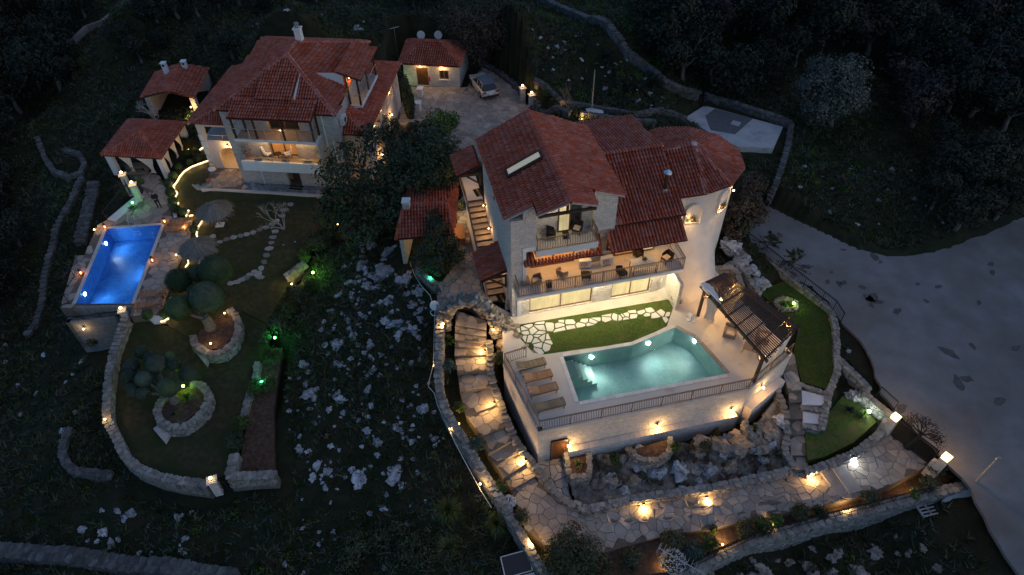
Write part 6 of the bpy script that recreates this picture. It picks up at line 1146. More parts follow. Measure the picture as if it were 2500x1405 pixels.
# ------------------------------------------------------------------ garden walls, fences, gates
def wl(label, pts, z, **k):
    """pts: (px, py[, z]) of the wall's top; snap: follow the ground, so much above it"""
    snap = k.pop('snap', None)
    if snap is not None:
        q = []
        for p in pts: g = G(p[0], p[1]); g.z += snap; q.append(g)
        d = []
        for a, b in zip(q[:-1], q[1:]):
            n = max(1, int((b-a).length/1.2))
            for i in range(n): c = a.lerp(b, i/n); c.z = ground(c.x, c.y)+snap; d.append(c)
        return stone_wall(label, d+[q[-1]], **k)
    return stone_wall(label, [P(p[0], p[1], p[2] if len(p) > 2 else z) for p in pts], **k)
def z3(l): return [(1000+x/2.555, 700+y/2.555, z) for x, y, z in l]
wl('low stone wall along the inner side of the curving stair up to the arch', z3([(500,345,-.55),(505,430,-.9),(500,500,-1.2),(520,600,-1.5),(560,700,-1.8),(600,820,-2.1),(655,940,-2.4),(720,1040,-2.7),(795,1130,-3.0),(885,1250,-3.35),(960,1325,-3.55),(1035,1372,-3.6)]), 0, width=.42, height=.55, limit=220, size=.30)
wl('stone wall along the outer, left side of the curving stair', z3([(195,40,.5),(190,150,.45),(185,300,.2),(178,450,-.1),(176,560,-.4),(190,660,-.7),(228,770,-1.1),(292,880,-1.5),(362,990,-1.9),(432,1110,-2.3),(512,1230,-2.7),(582,1345,-3.0)])+[(1240,1245,-3.15),(1262,1285,-3.3),(1285,1325,-3.4),(1310,1368,-3.5),(1335,1410,-3.6)], 0, width=.5, height=1.1, limit=240, size=.32)
wl('stone wall between the lower path and the rock garden under the pool', [(1405,1231,-3.5),(1435,1243,-3.5),(1490,1231,-3.5),(1544,1217,-3.5),(1605,1209,-3.5),(1666,1200,-3.5),(1757,1187,-3.5),(1850,1166,-3.4),(1930,1147,-3.35)], 0, width=.5, height=.55, limit=220, size=.26)
wl('stone wall between the lower path and the grass by the gate', [(1972,1150,-3.25),(2025,1131,-3.1),(2083,1109,-2.95),(2130,1075,-2.85),(2160,1047,-2.8)], 0, width=.5, height=.5, limit=140, size=.28)
outer = [(2368,1182,-3.2),(2262,1206,-3.45),(2180,1228,-3.6),(2100,1249,-3.7),(2000,1274,-3.8),(1950,1288,-3.85),(1840,1318,-3.95),(1745,1362,-4.1),(1650,1408,-4.2)]
wl('long boundary wall below the planted bed at the bottom edge of the grounds', outer, 0, width=.55, height=2.2, limit=260, size=.34)
fz_ = thing('iron_fence', 'dark iron railing on top of the long boundary wall at the bottom', 'fence', P(2262,1206,-3.45)); o0 = fz_.location.copy(); railing(fz_, [P(x, y-3, z+.0)-o0 for x, y, z in outer[1:]], .75, .16, 2.4, 'black', STRAIGHT, part=False, name='rails', barname='bar')
fw = [(1795,573,-1.3),(1850,611,-1.6),(1905,655,-1.9),(1960,700,-2.1),(2005,735,-2.2),(2033,757,-2.25)]
wl('low stone wall under the iron fence beside the road', fw, 0, width=.4, height=.5, limit=140, size=.28)
f2 = thing('iron_fence', 'black iron fence between the pale road and the villa garden', 'fence', P(*fw[0])); o0 = f2.location.copy(); railing(f2, [P(*p)-o0 for p in fw]+[P(2052,787,-2.3)-o0], 1.0, .17, 1.9, 'black', STRAIGHT, part=False, name='rails', barname='bar')
wl('narrow stone wall round the corner of the side lawn by the road', [(2030,757,-2.3),(2042,800,-2.35),(2044,870,-2.4),(2046,905,-2.45),(2026,955,-2.5),(2016,1000,-2.6),(2006,1048,-2.8)], 0, width=.45, height=.45, limit=160, size=.28)
wl('stone wall from the side lawn corner down to the gate pillar', [(2052,880,-2.4),(2085,912,-2.4),(2120,945,-2.4),(2112,960,-2.5),(2140,985,-2.5),(2175,1012,-2.45)], 0, width=.5, height=.7, limit=160, size=.3)
f3 = thing('iron_fence', 'short black iron fence on the wall beside the gate pillar', 'fence', P(2140,965,-2.4)); o0 = f3.location.copy(); railing(f3, [P(2140,966,-2.4)-o0, P(2180,1003,-2.4)-o0], 1.0, .16, 1.2, 'black', STRAIGHT, part=False, name='rails', barname='bar')
wl('stone kerb between the lawn and the white gravel beds', [(1959,940,-2.45),(1985,950,-2.45),(2018,960,-2.45)], 0, width=.35, height=.3, limit=40, size=.28); wl('stone kerb between the two white gravel beds', [(1960,994,-2.65),(2005,1001,-2.65)], 0, width=.35, height=.3, limit=30, size=.26); wl('stone kerb below the lower white gravel bed', [(1963,1037,-2.85),(2004,1048,-2.85)], 0, width=.35, height=.3, limit=30, size=.26)
wl('rough stone border on the uphill edge of the straight side steps', [(1900,955,-2.2),(1917,1000,-2.5),(1922,1060,-2.9),(1918,1100,-3.1),(1938,1140,-3.3)], 0, width=.4, height=.5, limit=70, size=.34)
# planters and rock wall under the pool
wl('square stone planter beside the brown pump room door', [(1381,1100,-2.75),(1388,1150,-2.85),(1394,1163,-2.9),(1436,1160,-2.9),(1440,1140,-2.85),(1438,1096,-2.75)], 0, width=.3, height=.9, limit=110, size=.24); patch('planter_soil', PL([(1383,1100),(1436,1096),(1436,1157),(1394,1160)], -3.0), M['soil'], .6, keep=False)
wl('half round stone planter against the middle of the pool wall', [(1546,1100,-2.5),(1552,1115,-2.6),(1580,1123,-2.65),(1610,1120,-2.6),(1632,1105,-2.55),(1640,1085,-2.45),(1638,1070,-2.4)], 0, width=.32, height=.8, limit=120, size=.24); patch('planter_soil', PL([(1546,1098),(1570,1118),(1610,1116),(1636,1090),(1634,1072)], -2.75), M['soil'], .6, keep=False)
wl('small stone planter where the pool wall turns towards the road', [(1822,1030,-1.9),(1832,1058,-2.0),(1850,1062,-2.0),(1857,1047,-1.9),(1845,1033,-1.9)], 0, width=.28, height=.7, limit=60, size=.22)
wl('raised plaster bed behind the pergola at the foot of the tower', [(1745,655,-.1),(1790,652,-.2),(1800,665,-.2),(1818,715,-.3)], 0, width=.4, height=.9, limit=60, size=.4); wl('low wall leading down from the tower bed to the side lawn', [(1822,665,-1.0),(1835,690,-1.3),(1858,718,-1.8)], 0, width=.4, height=.6, limit=50, size=.3)
wl('curved stone edge of the tree bed in front of the kiosk', [(1020,655,.15),(1035,670,.15),(1060,690,.1),(1090,695,.1),(1108,682,.15),(1125,665,.15),(1130,645,.2),(1122,625,.2)], 0, width=.38, height=.5, limit=110, size=.26)
# far garden walls
wl('long curved wall with flower pots along the outer edge of the lower garden', [(302,780,-2.0),(290,820,-2.6),(276,858,-2.9),(266,905,-3.1),(261,955,-3.4),(259,999,-3.6),(262,1028,-3.7),(282,1068,-3.9),(306,1116,-4.1),(338,1142,-4.2),(385,1161,-4.25),(432,1172,-4.3),(476,1178,-4.3),(508,1182,-4.3)], 0, width=.55, height=.9, limit=280, size=.3)
wl('wall of the lower garden that turns a corner beside its little gate', [(571,1112,-4.1),(562,1152,-4.15),(562,1163,-4.15),(620,1160,-4.3),(672,1158,-4.4)], 0, width=.6, height=.8, limit=150, size=.28)
wl('short piece of wall half hidden by green lit bushes', [(627,888,-3.9),(623,926,-3.95)], 0, width=.45, height=.6, limit=50, size=.28); wl('short piece of wall between two dark bushes of the lower garden', [(608,962,-4.1),(600,990,-4.15),(592,1016,-4.2)], 0, width=.45, height=.6, limit=60, size=.28); wl('wall edging the lawn above the bright green lamp', [(700,672,-2.5),(715,660,-2.4),(742,640,-2.2)], 0, width=.5, height=.6, limit=50, size=.3)
def oval_bed(label, pts, z, pads):
    t = wl(label, pts, z, width=.5, height=.75, limit=200, size=.24); return t
oval_bed('large horseshoe stone bed round the big clipped olive', [(470,822,-3.0),(474,838,-3.05),(497,856,-3.1),(518,863,-3.1),(544,858,-3.1),(568,838,-3.1),(580,812,-3.1),(581,788,-3.05),(573,768,-3.0),(560,754,-2.95)], 0, None)
oval_bed('oval stone bed of the smaller clipped olive with the lime lamp', [(469,936,-3.5),(490,938,-3.5),(504,955,-3.5),(508,976,-3.55),(496,1003,-3.6),(472,1026,-3.65),(447,1042,-3.7),(417,1043,-3.7),(391,1028,-3.65),(382,1005,-3.6),(389,980,-3.55),(403,964,-3.5)], 0, None)
patch('bed_soil', PL([(476,838),(500,852),(544,852),(572,812),(570,770),(540,760),(500,775)], -3.15), M['soil'], .6, keep=False); patch('bed_soil', PL([(405,968),(470,940),(498,955),(502,976),(490,1000),(445,1034),(418,1036),(394,1022),(386,1004)], -3.75), M['soil'], .5, keep=False)
for pts, z in (([(457,833),(463,828),(510,862),(502,888)], -3.55),([(374,1047),(390,1034),(418,1050),(400,1077)], -4.1)): patch('stone_pad', PL(pts, z), M['stone_grey'], .6, keep=False)
wl('old dry stone terrace wall on the dark slope left of the blue pool', [(201,444,-5.0),(175,500,-6.0),(139,569,-7.4),(122,640,-8.2),(111,694,-8.8),(104,756,-9.0),(70,826,-9.6)], 0, old=True, snap=0.45, width=.5, height=.7, limit=160, size=.42)
wl('broad old dry stone wall between the pavilion slope and the pool deck', [(232,455,-3.4),(226,490,-3.6),(215,530,-3.9),(203,580,-4.3),(200,600,-4.6)], 0, old=True, snap=0.45, width=1.1, height=.7, limit=200, size=.42)
wl('dry stone wall looping round the grassy knoll', [(95,345,-4.6),(112,390,-4.8),(135,425,-4.8),(170,438,-4.5),(200,430,-4.2),(210,405,-4.0),(195,382,-3.9),(160,372,-3.9)], 0, old=True, snap=0.45, width=.45, height=.6, limit=160, size=.42)
wl('curved dry stone terrace below the lower garden', [(173,1058,-6.2),(160,1087,-6.5),(157,1112,-6.7),(169,1140,-6.9),(188,1156,-7.0),(222,1160,-6.9),(275,1165,-6.6)], 0, old=True, snap=0.45, width=.55, height=.5, limit=160, size=.36)
wl('wide boundary wall crossing the dark slope at the bottom of the photograph', [(-30,1348,-9.2),(60,1356,-9.1),(120,1362,-9.0),(250,1374,-8.8),(380,1390,-8.6),(480,1402,-8.4),(580,1420,-8.2)], 0, old=True, snap=0.70, width=1.0, height=1.2, limit=260, size=.4)
wl('long hillside wall curving down from the top edge towards the concrete yard', [(1310,0,6.8),(1340,14,6.2),(1420,50,5.2),(1497,88,4.3),(1515,110,3.8),(1530,137,3.2),(1580,175,2.3),(1620,210,1.6),(1660,228,1.2),(1703,240,1.0)], 0, old=True, snap=0.70, width=.6, height=1.1, limit=280, size=.4)
wl('grey wall along the back of the concrete yard', [(1725,243,.9),(1790,262,.9),(1860,285,.9),(1930,311,.9)], 0, old=True, snap=0.60, width=.5, height=.9, limit=200, size=.34); wl('narrow wall running from the concrete yard corner down to the road', [(1930,311,.9),(1922,360,.6),(1908,410,.2),(1892,455,-.2),(1873,497,-.6)], 0, old=True, snap=0.45, width=.45, height=.8, limit=160, size=.34)
wl('low kerb wall behind the villa, the longer one on the slope', [(1307,238,.3),(1370,252,.3),(1442,266,.3),(1500,276,.3),(1549,285,.3),(1610,275,.4),(1672,296,.4)], 0, old=True, snap=0.45, width=.35, height=.4, limit=140, size=.32); wl('low kerb wall behind the villa, the shorter one near the gable', [(1420,283,.2),(1480,292,.2),(1530,300,.2),(1600,303,.2)], 0, old=True, snap=0.45, width=.35, height=.4, limit=80, size=.32)
wl('stone wall behind the parked car', [(1173,160,.4),(1190,170,.35),(1215,182,.3),(1232,196,.3),(1252,212,.3),(1272,228,.3)], 0, old=True, snap=0.60, width=.55, height=.9, limit=140, size=.36); wl('stone wall below the lamp posts at the far corner of the yard', [(1306,243,.3),(1330,256,.3),(1360,271,.3),(1390,285,.3)], 0, old=True, snap=0.60, width=.5, height=.8, limit=90, size=.34); wl('little triangular stone bed at the end of the yard', [(1281,268,-.1),(1297,252,-.1),(1312,262,-.1)], 0, width=.35, height=.4, limit=40, size=.26)
tl = thing('stone_track', 'pale narrow wall winding along the dark hill at the upper left', 'wall', P(260,60,3)); 
_tp = []
for x, y in ((325,0),(312,14),(300,26),(280,42),(255,62),(235,69),(215,76),(196,95),(180,112)): g = G(x, y); g.z += .3; _tp.append(g)
for a, b in zip(_tp[:-1], _tp[1:]): obj('wall_segment', MB().beam(a, b, .5, .7), M['rubble'], tl, world=True)
# far pool: weir, tank, ladder, fences
tk = thing('overflow_tank', 'stone overflow tank below the end of the blue pool, one lamp on its face', 'tank', P(225,790,-5)); mb = MB()
a, b = P(160,788,-2.95), P(290,774,-2.95); c, d = P(322,745,-2.95), P(185,750,-2.95); dd = (b-a).normalized(); nn_ = Vector((dd.y,-dd.x,0))
mb.prism([a, b, b-nn_*.35, a-nn_*.35], -6.6, -2.95); mb.prism([b, c+Vector((.15,0,0)), c-Vector((.15,0,0)), b-dd*.3], -6, -2.95); mb.prism([a, a+dd*.3, d+dd*.2, d-dd*.1], -6, -2.95); obj('tank_wall', mb, M['stone_dark'], tk, world=True)
w0, w1 = LPW[3], LPW[2]; wd_ = (w1-w0).normalized(); wn = Vector((wd_.y,-wd_.x,0)); obj('weir', MB().prism([w0-wd_*.15, w1+wd_*.15, w1+wd_*.15+wn*.3, w0-wd_*.15+wn*.3], -4.5, -2.10), M['stone_dark'], tk, world=True); obj('tank_water', MB().prism([a-nn_*.3+dd*.2, b-nn_*.3-dd*.2, c, d], -4.2, -3.7), mat('dark_water', (.008,.012,.02), rough=.08, spec=.6), tk, world=True)
lq = P(203,802,-3.6); s_ = (lq-a).dot(dd); lq = a+dd*s_; lq.z = -3.6; wall_lamp(tk, lq-tk.location, nn_, 4)
tr_ = thing('iron_fence', 'thin black railing round the overflow tank', 'fence', P(225,775,-2.95)); o0 = tr_.location.copy(); railing(tr_, [a-o0-nn_*.15, b-o0-nn_*.15], .45, .5, 1.5, 'black', STRAIGHT, part=False, name='rails', barname='bar')
for lab, pts in (('black iron gate and fence slanting down beside the palm bed',[(262,538,-2.0),(290,505,-2.0),(318,472,-2.0)]),('short black railing at the left step of the pool deck',[(166,700,-2.0),(183,676,-2.0)]),('short black railing at the lower left corner of the pool deck',[(150,748,-2.0),(170,742,-2.0)])): f_ = thing('iron_fence', lab, 'fence', P(*pts[0])); o0 = f_.location.copy(); railing(f_, [P(*p)-o0 for p in pts], 1.0, .14, 1.5, 'black', STRAIGHT, part=False, name='rails', barname='bar')
ld = thing('pool_ladder', 'curved steel ladder at the far end of the blue pool', 'ladder', P(327,553,-2)); dx = (LPW[1]-LPW[0]).normalized(); dy = Vector((-dx.y, dx.x, 0))
for s in (-.27,.27): obj('rail', MB().tube([dx*s+dy*.55, dx*s+dy*.55+Vector((0,0,.7)), dx*s+dy*.3+Vector((0,0,.95)), dx*s-dy*.05+Vector((0,0,.75)), dx*s-dy*.1-Vector((0,0,1.0))], .03, 6), M['steel'], ld)
for k in range(3): obj('rung', MB().tube([dx*-.27-dy*.1-Vector((0,0,.2+.3*k)), dx*.27-dy*.1-Vector((0,0,.2+.3*k))], .025, 6), M['steel'], ld)
def blue_light(px, py, lab):
    t = thing('pool_light', lab, 'pool light', (0,0,0), 0, 'underwater lights of the blue pool'); l0, l1 = LPW[0], LPW[3]; q = P(px, py, -2.55); d = (l1-l0).normalized(); s = (q-l0).dot(d); p = l0+d*s; n = Vector((-d.y, d.x, 0)); n = n if n.dot(LPW[1]-l0) > 0 else -n; t.location = (p.x, p.y, -2.5); pool_light(t, None, tuple(n), 21, (.62,.82,1.0))
blue_light(254,596,'white pool light on the long wall of the blue pool, nearer the ladder'); blue_light(203,720,'white pool light on the long wall of the blue pool, nearer the overflow tank')
p = LPW[1].lerp(LPW[2], .5); t = thing('pool_light', 'pool light under the coping on the lounger side of the blue pool', 'pool light', (p.x, p.y, -2.5)); d = (LPW[0]-LPW[1]).normalized(); pool_light(t, None, tuple(d), 18, (.62,.82,1.0))
lounger('teak sun lounger by the blue pool, the upper one under the first thatched parasol', at(441,541,-1.95,.3), R_(183), 'teak', 'sun loungers by the blue pool', 15); lounger('teak sun lounger by the blue pool, the lower one under the first thatched parasol', at(432,558,-1.95,.3), R_(183), 'teak', 'sun loungers by the blue pool', 8); lounger('teak sun lounger by the blue pool, the upper of the pair near the clipped olive', at(374,716,-1.95,.3), R_(187), 'teak', 'sun loungers by the blue pool', 30); lounger('teak sun lounger by the blue pool, the lower of the pair near the clipped olive', at(363,744,-1.95,.3), R_(187), 'teak', 'sun loungers by the blue pool', 26)
for px, py, lab in ((255,553,'red candle lantern at the rounded corner of the pool deck'),(401,539,'red candle lantern beside the upper sun loungers'),(371,634,'red candle lantern on the lounger side of the blue pool'),(196,665,'red candle lantern on the narrow left strip of the pool deck')): floor_lantern(lab, at(px,py,-1.95,.2), .26, .5, 'door', True)
def parasol(label, base, ztop, r, seed):
    t = thing('thatched_parasol', label, 'parasol', base, 0, 'thatched parasols'); h = ztop-base[2]; obj('pole', MB().tube([(0,0,0),(0,0,h)], .06, 8), M['palebark'], t); obj('footing', MB().box(-.35,.35,-.3,.3,0,.08), M['white'], t); q = random.Random(seed)
    obj('under_thatch', MB().lathe([(r*.95,h-.62),(.05,h-.02),(.02,h)], (0,0,0), 14), M['thatch'], t); mb = MB()
    for _ in range(900):
        a = q.uniform(0,6.283); r0 = r*q.uniform(0,.75); r1 = min(r*1.18, r0+r*q.uniform(.3,.55)); z = lambda rr: h+.06-.62*rr/r-(.1*(rr/r)**3)+q.uniform(-.02,.05); a2 = a+q.uniform(-.09,.09); s = Vector((-math.sin(a), math.cos(a), 0))*.02; p0 = Vector((r0*math.cos(a), r0*math.sin(a), z(r0))); p1 = Vector((r1*math.cos(a2), r1*math.sin(a2), z(r1))); mb.add([p0-s, p0+s, p1+s*.6, p1-s*.6], [(0,1,2,3)])
    obj('thatch', mb, M['thatch'], t, kind='stuff'); obj('thatch_cap', MB().lathe([(.14,h+.02),(.1,h+.14),(.02,h+.18)], (0,0,0), 8), M['thatch'], t)
b1 = P(538,550,-1.95); parasol('thatched parasol nearer the far house, its white footing showing', tuple(b1), .25, 1.55, 3); b2 = P(497,640,-2.05); parasol('thatched parasol beside the clipped olive, half over the rope light', tuple(b2), .1, 1.5, 4)
# rope light and box balls
zl_ = zpoly(LLAWN); ll_ = [(p.x, p.y) for p in LLAWN]
def onlawn(px, py, dz):
    z = -1.6
    for _ in range(10):
        p = P(px, py, z); z = .4*z+.6*(dz+(zl_(p.x, p.y) if inpoly([p.x], [p.y], ll_)[0] else max(-1.95, zl_(p.x, p.y))))
    return P(px, py, z)
ROPE = [[(513,390.7),(486,400),(466,408),(449,419),(437.6,432.6),(431.6,444.5),(423,454.8),(426.5,463.3),(433.3,472),(428.2,480.4),(429,487.2),(435.5,495),(433,503),(438,514.6)],[(452,514.6),(461,514),(457,520),(454,528)],[(493.6,520),(490,532.4),(493.6,539.5),(486,550),(481,560),(479.4,573.3),(483,582)],[(466.8,612.6),(465,622),(457,628.6),(460.4,643),(452.4,652.6)],[(431.5,723),(415.5,728),(409,740.7)],[(412,776),(401,784),(391.5,785.6)],[(497,359),(487,366)],[(462,527),(471,526)]]
for i, (r, lab) in enumerate(zip(ROPE, ['long wavy warm rope light edging the half round lawn','short hook of rope light beside the upper loungers','wavy rope light between the two thatched parasols','rope light below the second thatched parasol','short rope light behind the lower loungers','short rope light by the white pebble bed','short straight rope light on the steps beside the arched porch','tiny straight rope light above the upper loungers'])):
    pts = [onlawn(x, y, .22 if i != 6 else .3) for x, y in r]; t = thing('rope_light', lab, 'rope light', pts[0]); obj('light_tube', MB().tube(pts, .034, 6), M['rope'], t, world=True); obj('rope_kerb', MB().tube([p-Vector((.07,-.12,.16)) for p in pts], .1, 6), M['white_flag'], t, world=True)
    L = sum((b-a).length for a, b in zip(pts[:-1], pts[1:]))
    for p, d in walk(pts, 1.1): lamp(t, p-pts[0]+Vector((.12,-.22,.12)), 2.2, (1,.70,.34), .12)
def box_ball(label, px, py, z, r, group='clipped box balls along the rope light', mt='leaf_box', cat='bush'):
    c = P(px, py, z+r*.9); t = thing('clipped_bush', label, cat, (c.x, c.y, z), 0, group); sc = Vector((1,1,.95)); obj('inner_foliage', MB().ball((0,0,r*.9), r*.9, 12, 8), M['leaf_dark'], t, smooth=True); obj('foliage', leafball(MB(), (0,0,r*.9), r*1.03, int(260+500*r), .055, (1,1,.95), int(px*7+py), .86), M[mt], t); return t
crop6 = lambda x, y: (230+x/5.853, 260+y/5.853)
for (x, y, r), lab in zip([(1510,745,.44),(1370,800,.36),(1210,870,.37),(1125,995,.44),(1060,1100,.46),(1090,1230,.48),(1125,1355,.46),(1330,675,.46),(1465,620,.34)], ['round clipped bush at the top end of the rope light by the house','small round clipped bush second from the house along the rope light','round clipped bush where the rope light bends, third from the house','round clipped bush at the foot of the pavilion corner column','round clipped bush at the sharpest bend of the rope light','round clipped bush level with the standing person','round clipped bush just below the standing person','round clipped bush at the pavilion side of the paved walk','small dark clipped bush beside the short straight rope light']): box_ball(lab, *crop6(x, y), -1.85, r)
for px, py, r, lab in ((427,509,.44,'round clipped bush near the bottom of the long rope light'),(446,518,.42,'last round clipped bush above the upper loungers'),(473,559,.36,'round clipped bush between the two thatched parasols'),(359,768,.42,'round clipped bush on the pebble bed at the deck corner'),(403,766,.40,'round clipped bush beside the lower loungers')): box_ball(lab, px, py, -1.9, r)
# ------------------------------------------------------------------ lamps of the grounds
def pillar_lamp(label, px, py, ztop, w=.5, h=1.6, watts=8, cap='deck', group=None, bright=False, rz=.3):
    p = P(px, py, ztop); t = thing('lamp_pillar', label, 'lamp post', (p.x, p.y, ztop-h), rz, group); obj('shaft', MB().box(-w/2+.04,w/2-.04,-w/2+.04,w/2-.04,-.5,h-.08), M['stone'], t); obj('cap', MB().box(-w/2-.05,w/2+.05,-w/2-.05,w/2+.05,h-.08,h), M[cap], t)
    l_ = obj('lantern', MB().lathe([(.07,h),(.03,h+.06),(.03,h+.14)], (0,0,0), 8), M['black'], t); obj('lamp_globe', MB().ball((0,0,h+.22), .11, 10, 7), M['bulb'], l_, smooth=True); lamp(l_, (0,-.2,h+.55), watts, WARM, .1); return t
pillar_lamp('stone pillar with lit globe, left post of the yard gate behind the car', 1276,214,.95, .55, 1.5, 3); pillar_lamp('stone pillar with lit globe, right post of the yard gate behind the car', 1298,231,.95, .55, 1.5, 3); pillar_lamp('stone pillar with lit globe just behind the villa gable', 1368,265,.85, .5, 1.3, 3); pillar_lamp('stone pillar with lit globe, upper post of the iron gate near the pavilion', 298,426,-.2, .55, 1.8, 3); pillar_lamp('stone pillar with lit globe, lower post of the iron gate near the pavilion', 323,450,-.2, .55, 1.8, 3); pillar_lamp('stone pillar with lit globe at the corner of the overflow tank', 297,757,-1.6, .5, 1.6, 1.6); pillar_lamp('stone pillar with an added tiny lamp at the little gate of the lower garden', 516,1172,-3.7, .55, 1.2, .03, 'stone')  # the lower garden pillar stands unlit; its faint glowing globe is added
def iron_gate(label, a, b, h, name='iron_gate'):
    t = thing(name, label, 'gate', a); d = b-a; n = max(4, round(d.length/.14)); fr = MB()
    for z in (.08, h): fr.beam(Vector((0,0,z)), d+Vector((0,0,z)), .04, .05)
    for q in (Vector((0,0,0)), d): fr.beam(q, q+Vector((0,0,h)), .05, .05)
    obj('gate_frame', fr, M['black'], t)
    for i in range(1, n): q = d*(i/n); obj('bar', MB().beam(q+Vector((0,0,.08)), q+Vector((0,0,h+(.12*math.sin(math.pi*i/n)))), .02, .02), M['black'], t)
    return t
iron_gate('small black iron gate between the two lit yard pillars', P(1281,238,-.55), P(1293,249,-.55), 1.3); iron_gate('black iron gate between the two lit pillars near the pavilion', P(303,452,-2.0), P(318,470,-2.0), 1.4); iron_gate('little black gate in the corner of the lower garden wall', P(526,1190,-4.9), P(558,1197,-4.9), 1.0); iron_gate('low dark gate in the wall behind the concrete yard', P(1706,257,.1), P(1722,262,.1), .9)
def step_light(label, px, py, z, n, watts=9, group='step lights set in the path walls', bulb='bulb', col=WARM, up=.0):
    p = P(px, py, z); n = Vector(n).normalized(); t = thing('step_light', label, 'step light', p, 0, group); obj('hood', MB().obox((0,0,.06), (.2,.14,.04), math.atan2(n.y, n.x)+R_(90)), M['black'], t); obj('lamp_globe', MB().ball((0,0,0), .075, 8, 6), M[bulb], t, smooth=True); lamp(t, n*.26+Vector((0,0,-.02+up)), watts, col, .06); return t
for px, py, z, lab in ((1184,857,-.75,'step light on the stair wall nearest the stone arch'),(1207,984,-1.55,'step light on the stair wall beside the upper sun loungers'),(1283,1123,-2.85,'step light on the stair wall near the pool corner')): step_light(lab, px, py, z, (-1,-.35,0), 20)
for px, py, z, lab in ((1571,1232,-3.65,'step light low in the path wall under the half round planter'),(1725,1214,-3.65,'step light low in the path wall between the planter and the side steps'),(1978,1154,-3.3,'step light at the foot of the straight side steps')): step_light(lab, px, py, z, (.1,-1,0), 20)
step_light('cool white step light in the wall nearest the tree gate', 2082,1115,-3.0, (.3,-1,0), 9, bulb='bulb_white', col=(.85,.92,1.0))
def garden_spot(label, px, py, z, watts=7, bulb='bulb', col=WARM, off=(0,0,.3), name='garden_light', group='small garden lamps', r=.07):
    p = P(px, py, z); t = thing(name, label, 'garden lamp', p, 0, group); obj('stake', MB().tube([(0,0,-.35),(0,0,0)], .02, 5), M['black'], t); obj('lamp_globe', MB().ball((0,0,0), r, 8, 6), M[bulb], t, smooth=True); lamp(t, Vector(off), watts, col, .06); return t
for px, py, z, w_, lab in ((1060,893,-1.0,5,'bare bulb on a cable outside the stair wall, uppermost'),(1098,1048,-1.9,6,'bare bulb outside the stair wall beside its bend'),(1120,1035,-2.3,7,'lamp inside the stair wall beside its bend'),(1172,1182,-2.7,7,'bare bulb outside the stair wall above the tall grasses'),(1192,1168,-3.2,5,'lamp inside the stair wall above the clipped ball'),(1291,1325,-3.6,8,'lamp inside the stair wall next to the grey olive at the bottom')): garden_spot(lab, px, py, z, w_*1.6, off=(.15,-.12,.3))
for px, py, z, w_, lab in ((2232,1213,-3.8,5,'lamp in the planted bed nearest the gate end'),(2070,1254,-3.9,6,'lamp in the planted bed beside the pale boulder'),(1890,1294,-4.0,6,'lamp in the planted bed between two round shrubs'),(1764,1330,-4.1,7,'lamp in the planted bed on bare orange soil'),(1627,1392,-4.3,7,'lamp below the white flowering shrub at the bottom edge')): garden_spot(lab, px, py, z, w_*1.6, off=(-.1,.2,.3))
for px, py, z, w_, lab in ((1245,838,-.35,20,'bright lamp against the boulders beside the arch'),(865,490,-.9,12,'warm lamp shining through the big tree by the far house'),(824,548,-1.2,5,'small warm lamp among the shrubs below the big tree'),(1420,292,.8,10,'bright lamp behind the villa roof by the tall pole'),(230,561,-2.0,5,'warm lamp outside the rounded corner of the pool deck'),(430,623,-1.7,3,'warm path light by the second parasol'),(451,558,-1.7,3,'warm path light on the lower of the upper loungers'),(466,294,-.7,14,'bright garden lamp at the corner of the far house'),(712,694,-2.6,8,'warm lamp among the lit yellow shrubs'),(548,765,-2.7,4,'warm lamp on the rim of the horseshoe bed'),(514,839,-2.9,4,'warm lamp inside the horseshoe bed'),(256,1024,-3.5,4,'warm lamp on the long curved garden wall'),(945,287,-.4,5,'small warm lamp by the side wall of the far house'),(972,217,-.4,4,'small warm lamp by the green lamp and the cypress'),(460,366,-1.3,3,'small warm lamp on the walk beside the pavilion')): garden_spot(lab, px, py, z, w_)
GREEN = (.05,1.0,.22)
for px, py, z, w_, b_, c_, lab in ((764,666,-2.1,16,'bulb_lime',(.25,1,.08),'brightest lime green garden lamp beside the rocks'),(671,825,-3.2,9,'bulb_green',GREEN,'green garden lamp among feathery bushes in the middle of the slope'),(638,932,-3.7,10,'bulb_green',(.05,1,.35),'green garden lamp shining into a bush near the garden walk'),(447,943,-3.4,6,'bulb_lime',(.4,1,.06),'lime lamp in the oval bed of the smaller clipped olive'),(323,495,-1.4,2.2,'bulb_green',GREEN,'green lamp in the palm bed beside the blue pool'),(977,210,.0,2.2,'bulb_green',(.05,1,.3),'green lamp at the cypress by the outbuilding'),(1049,681,-.1,3,'bulb_teal',(.05,1,.5),'teal green lamp in the tree bed before the kiosk'),(2122,1005,-2.6,2.2,'bulb_white',(.35,1,.3),'white green lamp in the grass by the gate wall'),(1938,741,-2.2,3,'bulb_lime',(.7,1,.3),'little lamp in the ring of stones on the side lawn')): garden_spot(lab, px, py, z, w_, b_, c_, off=(.1,-.15,.3), r=.1)
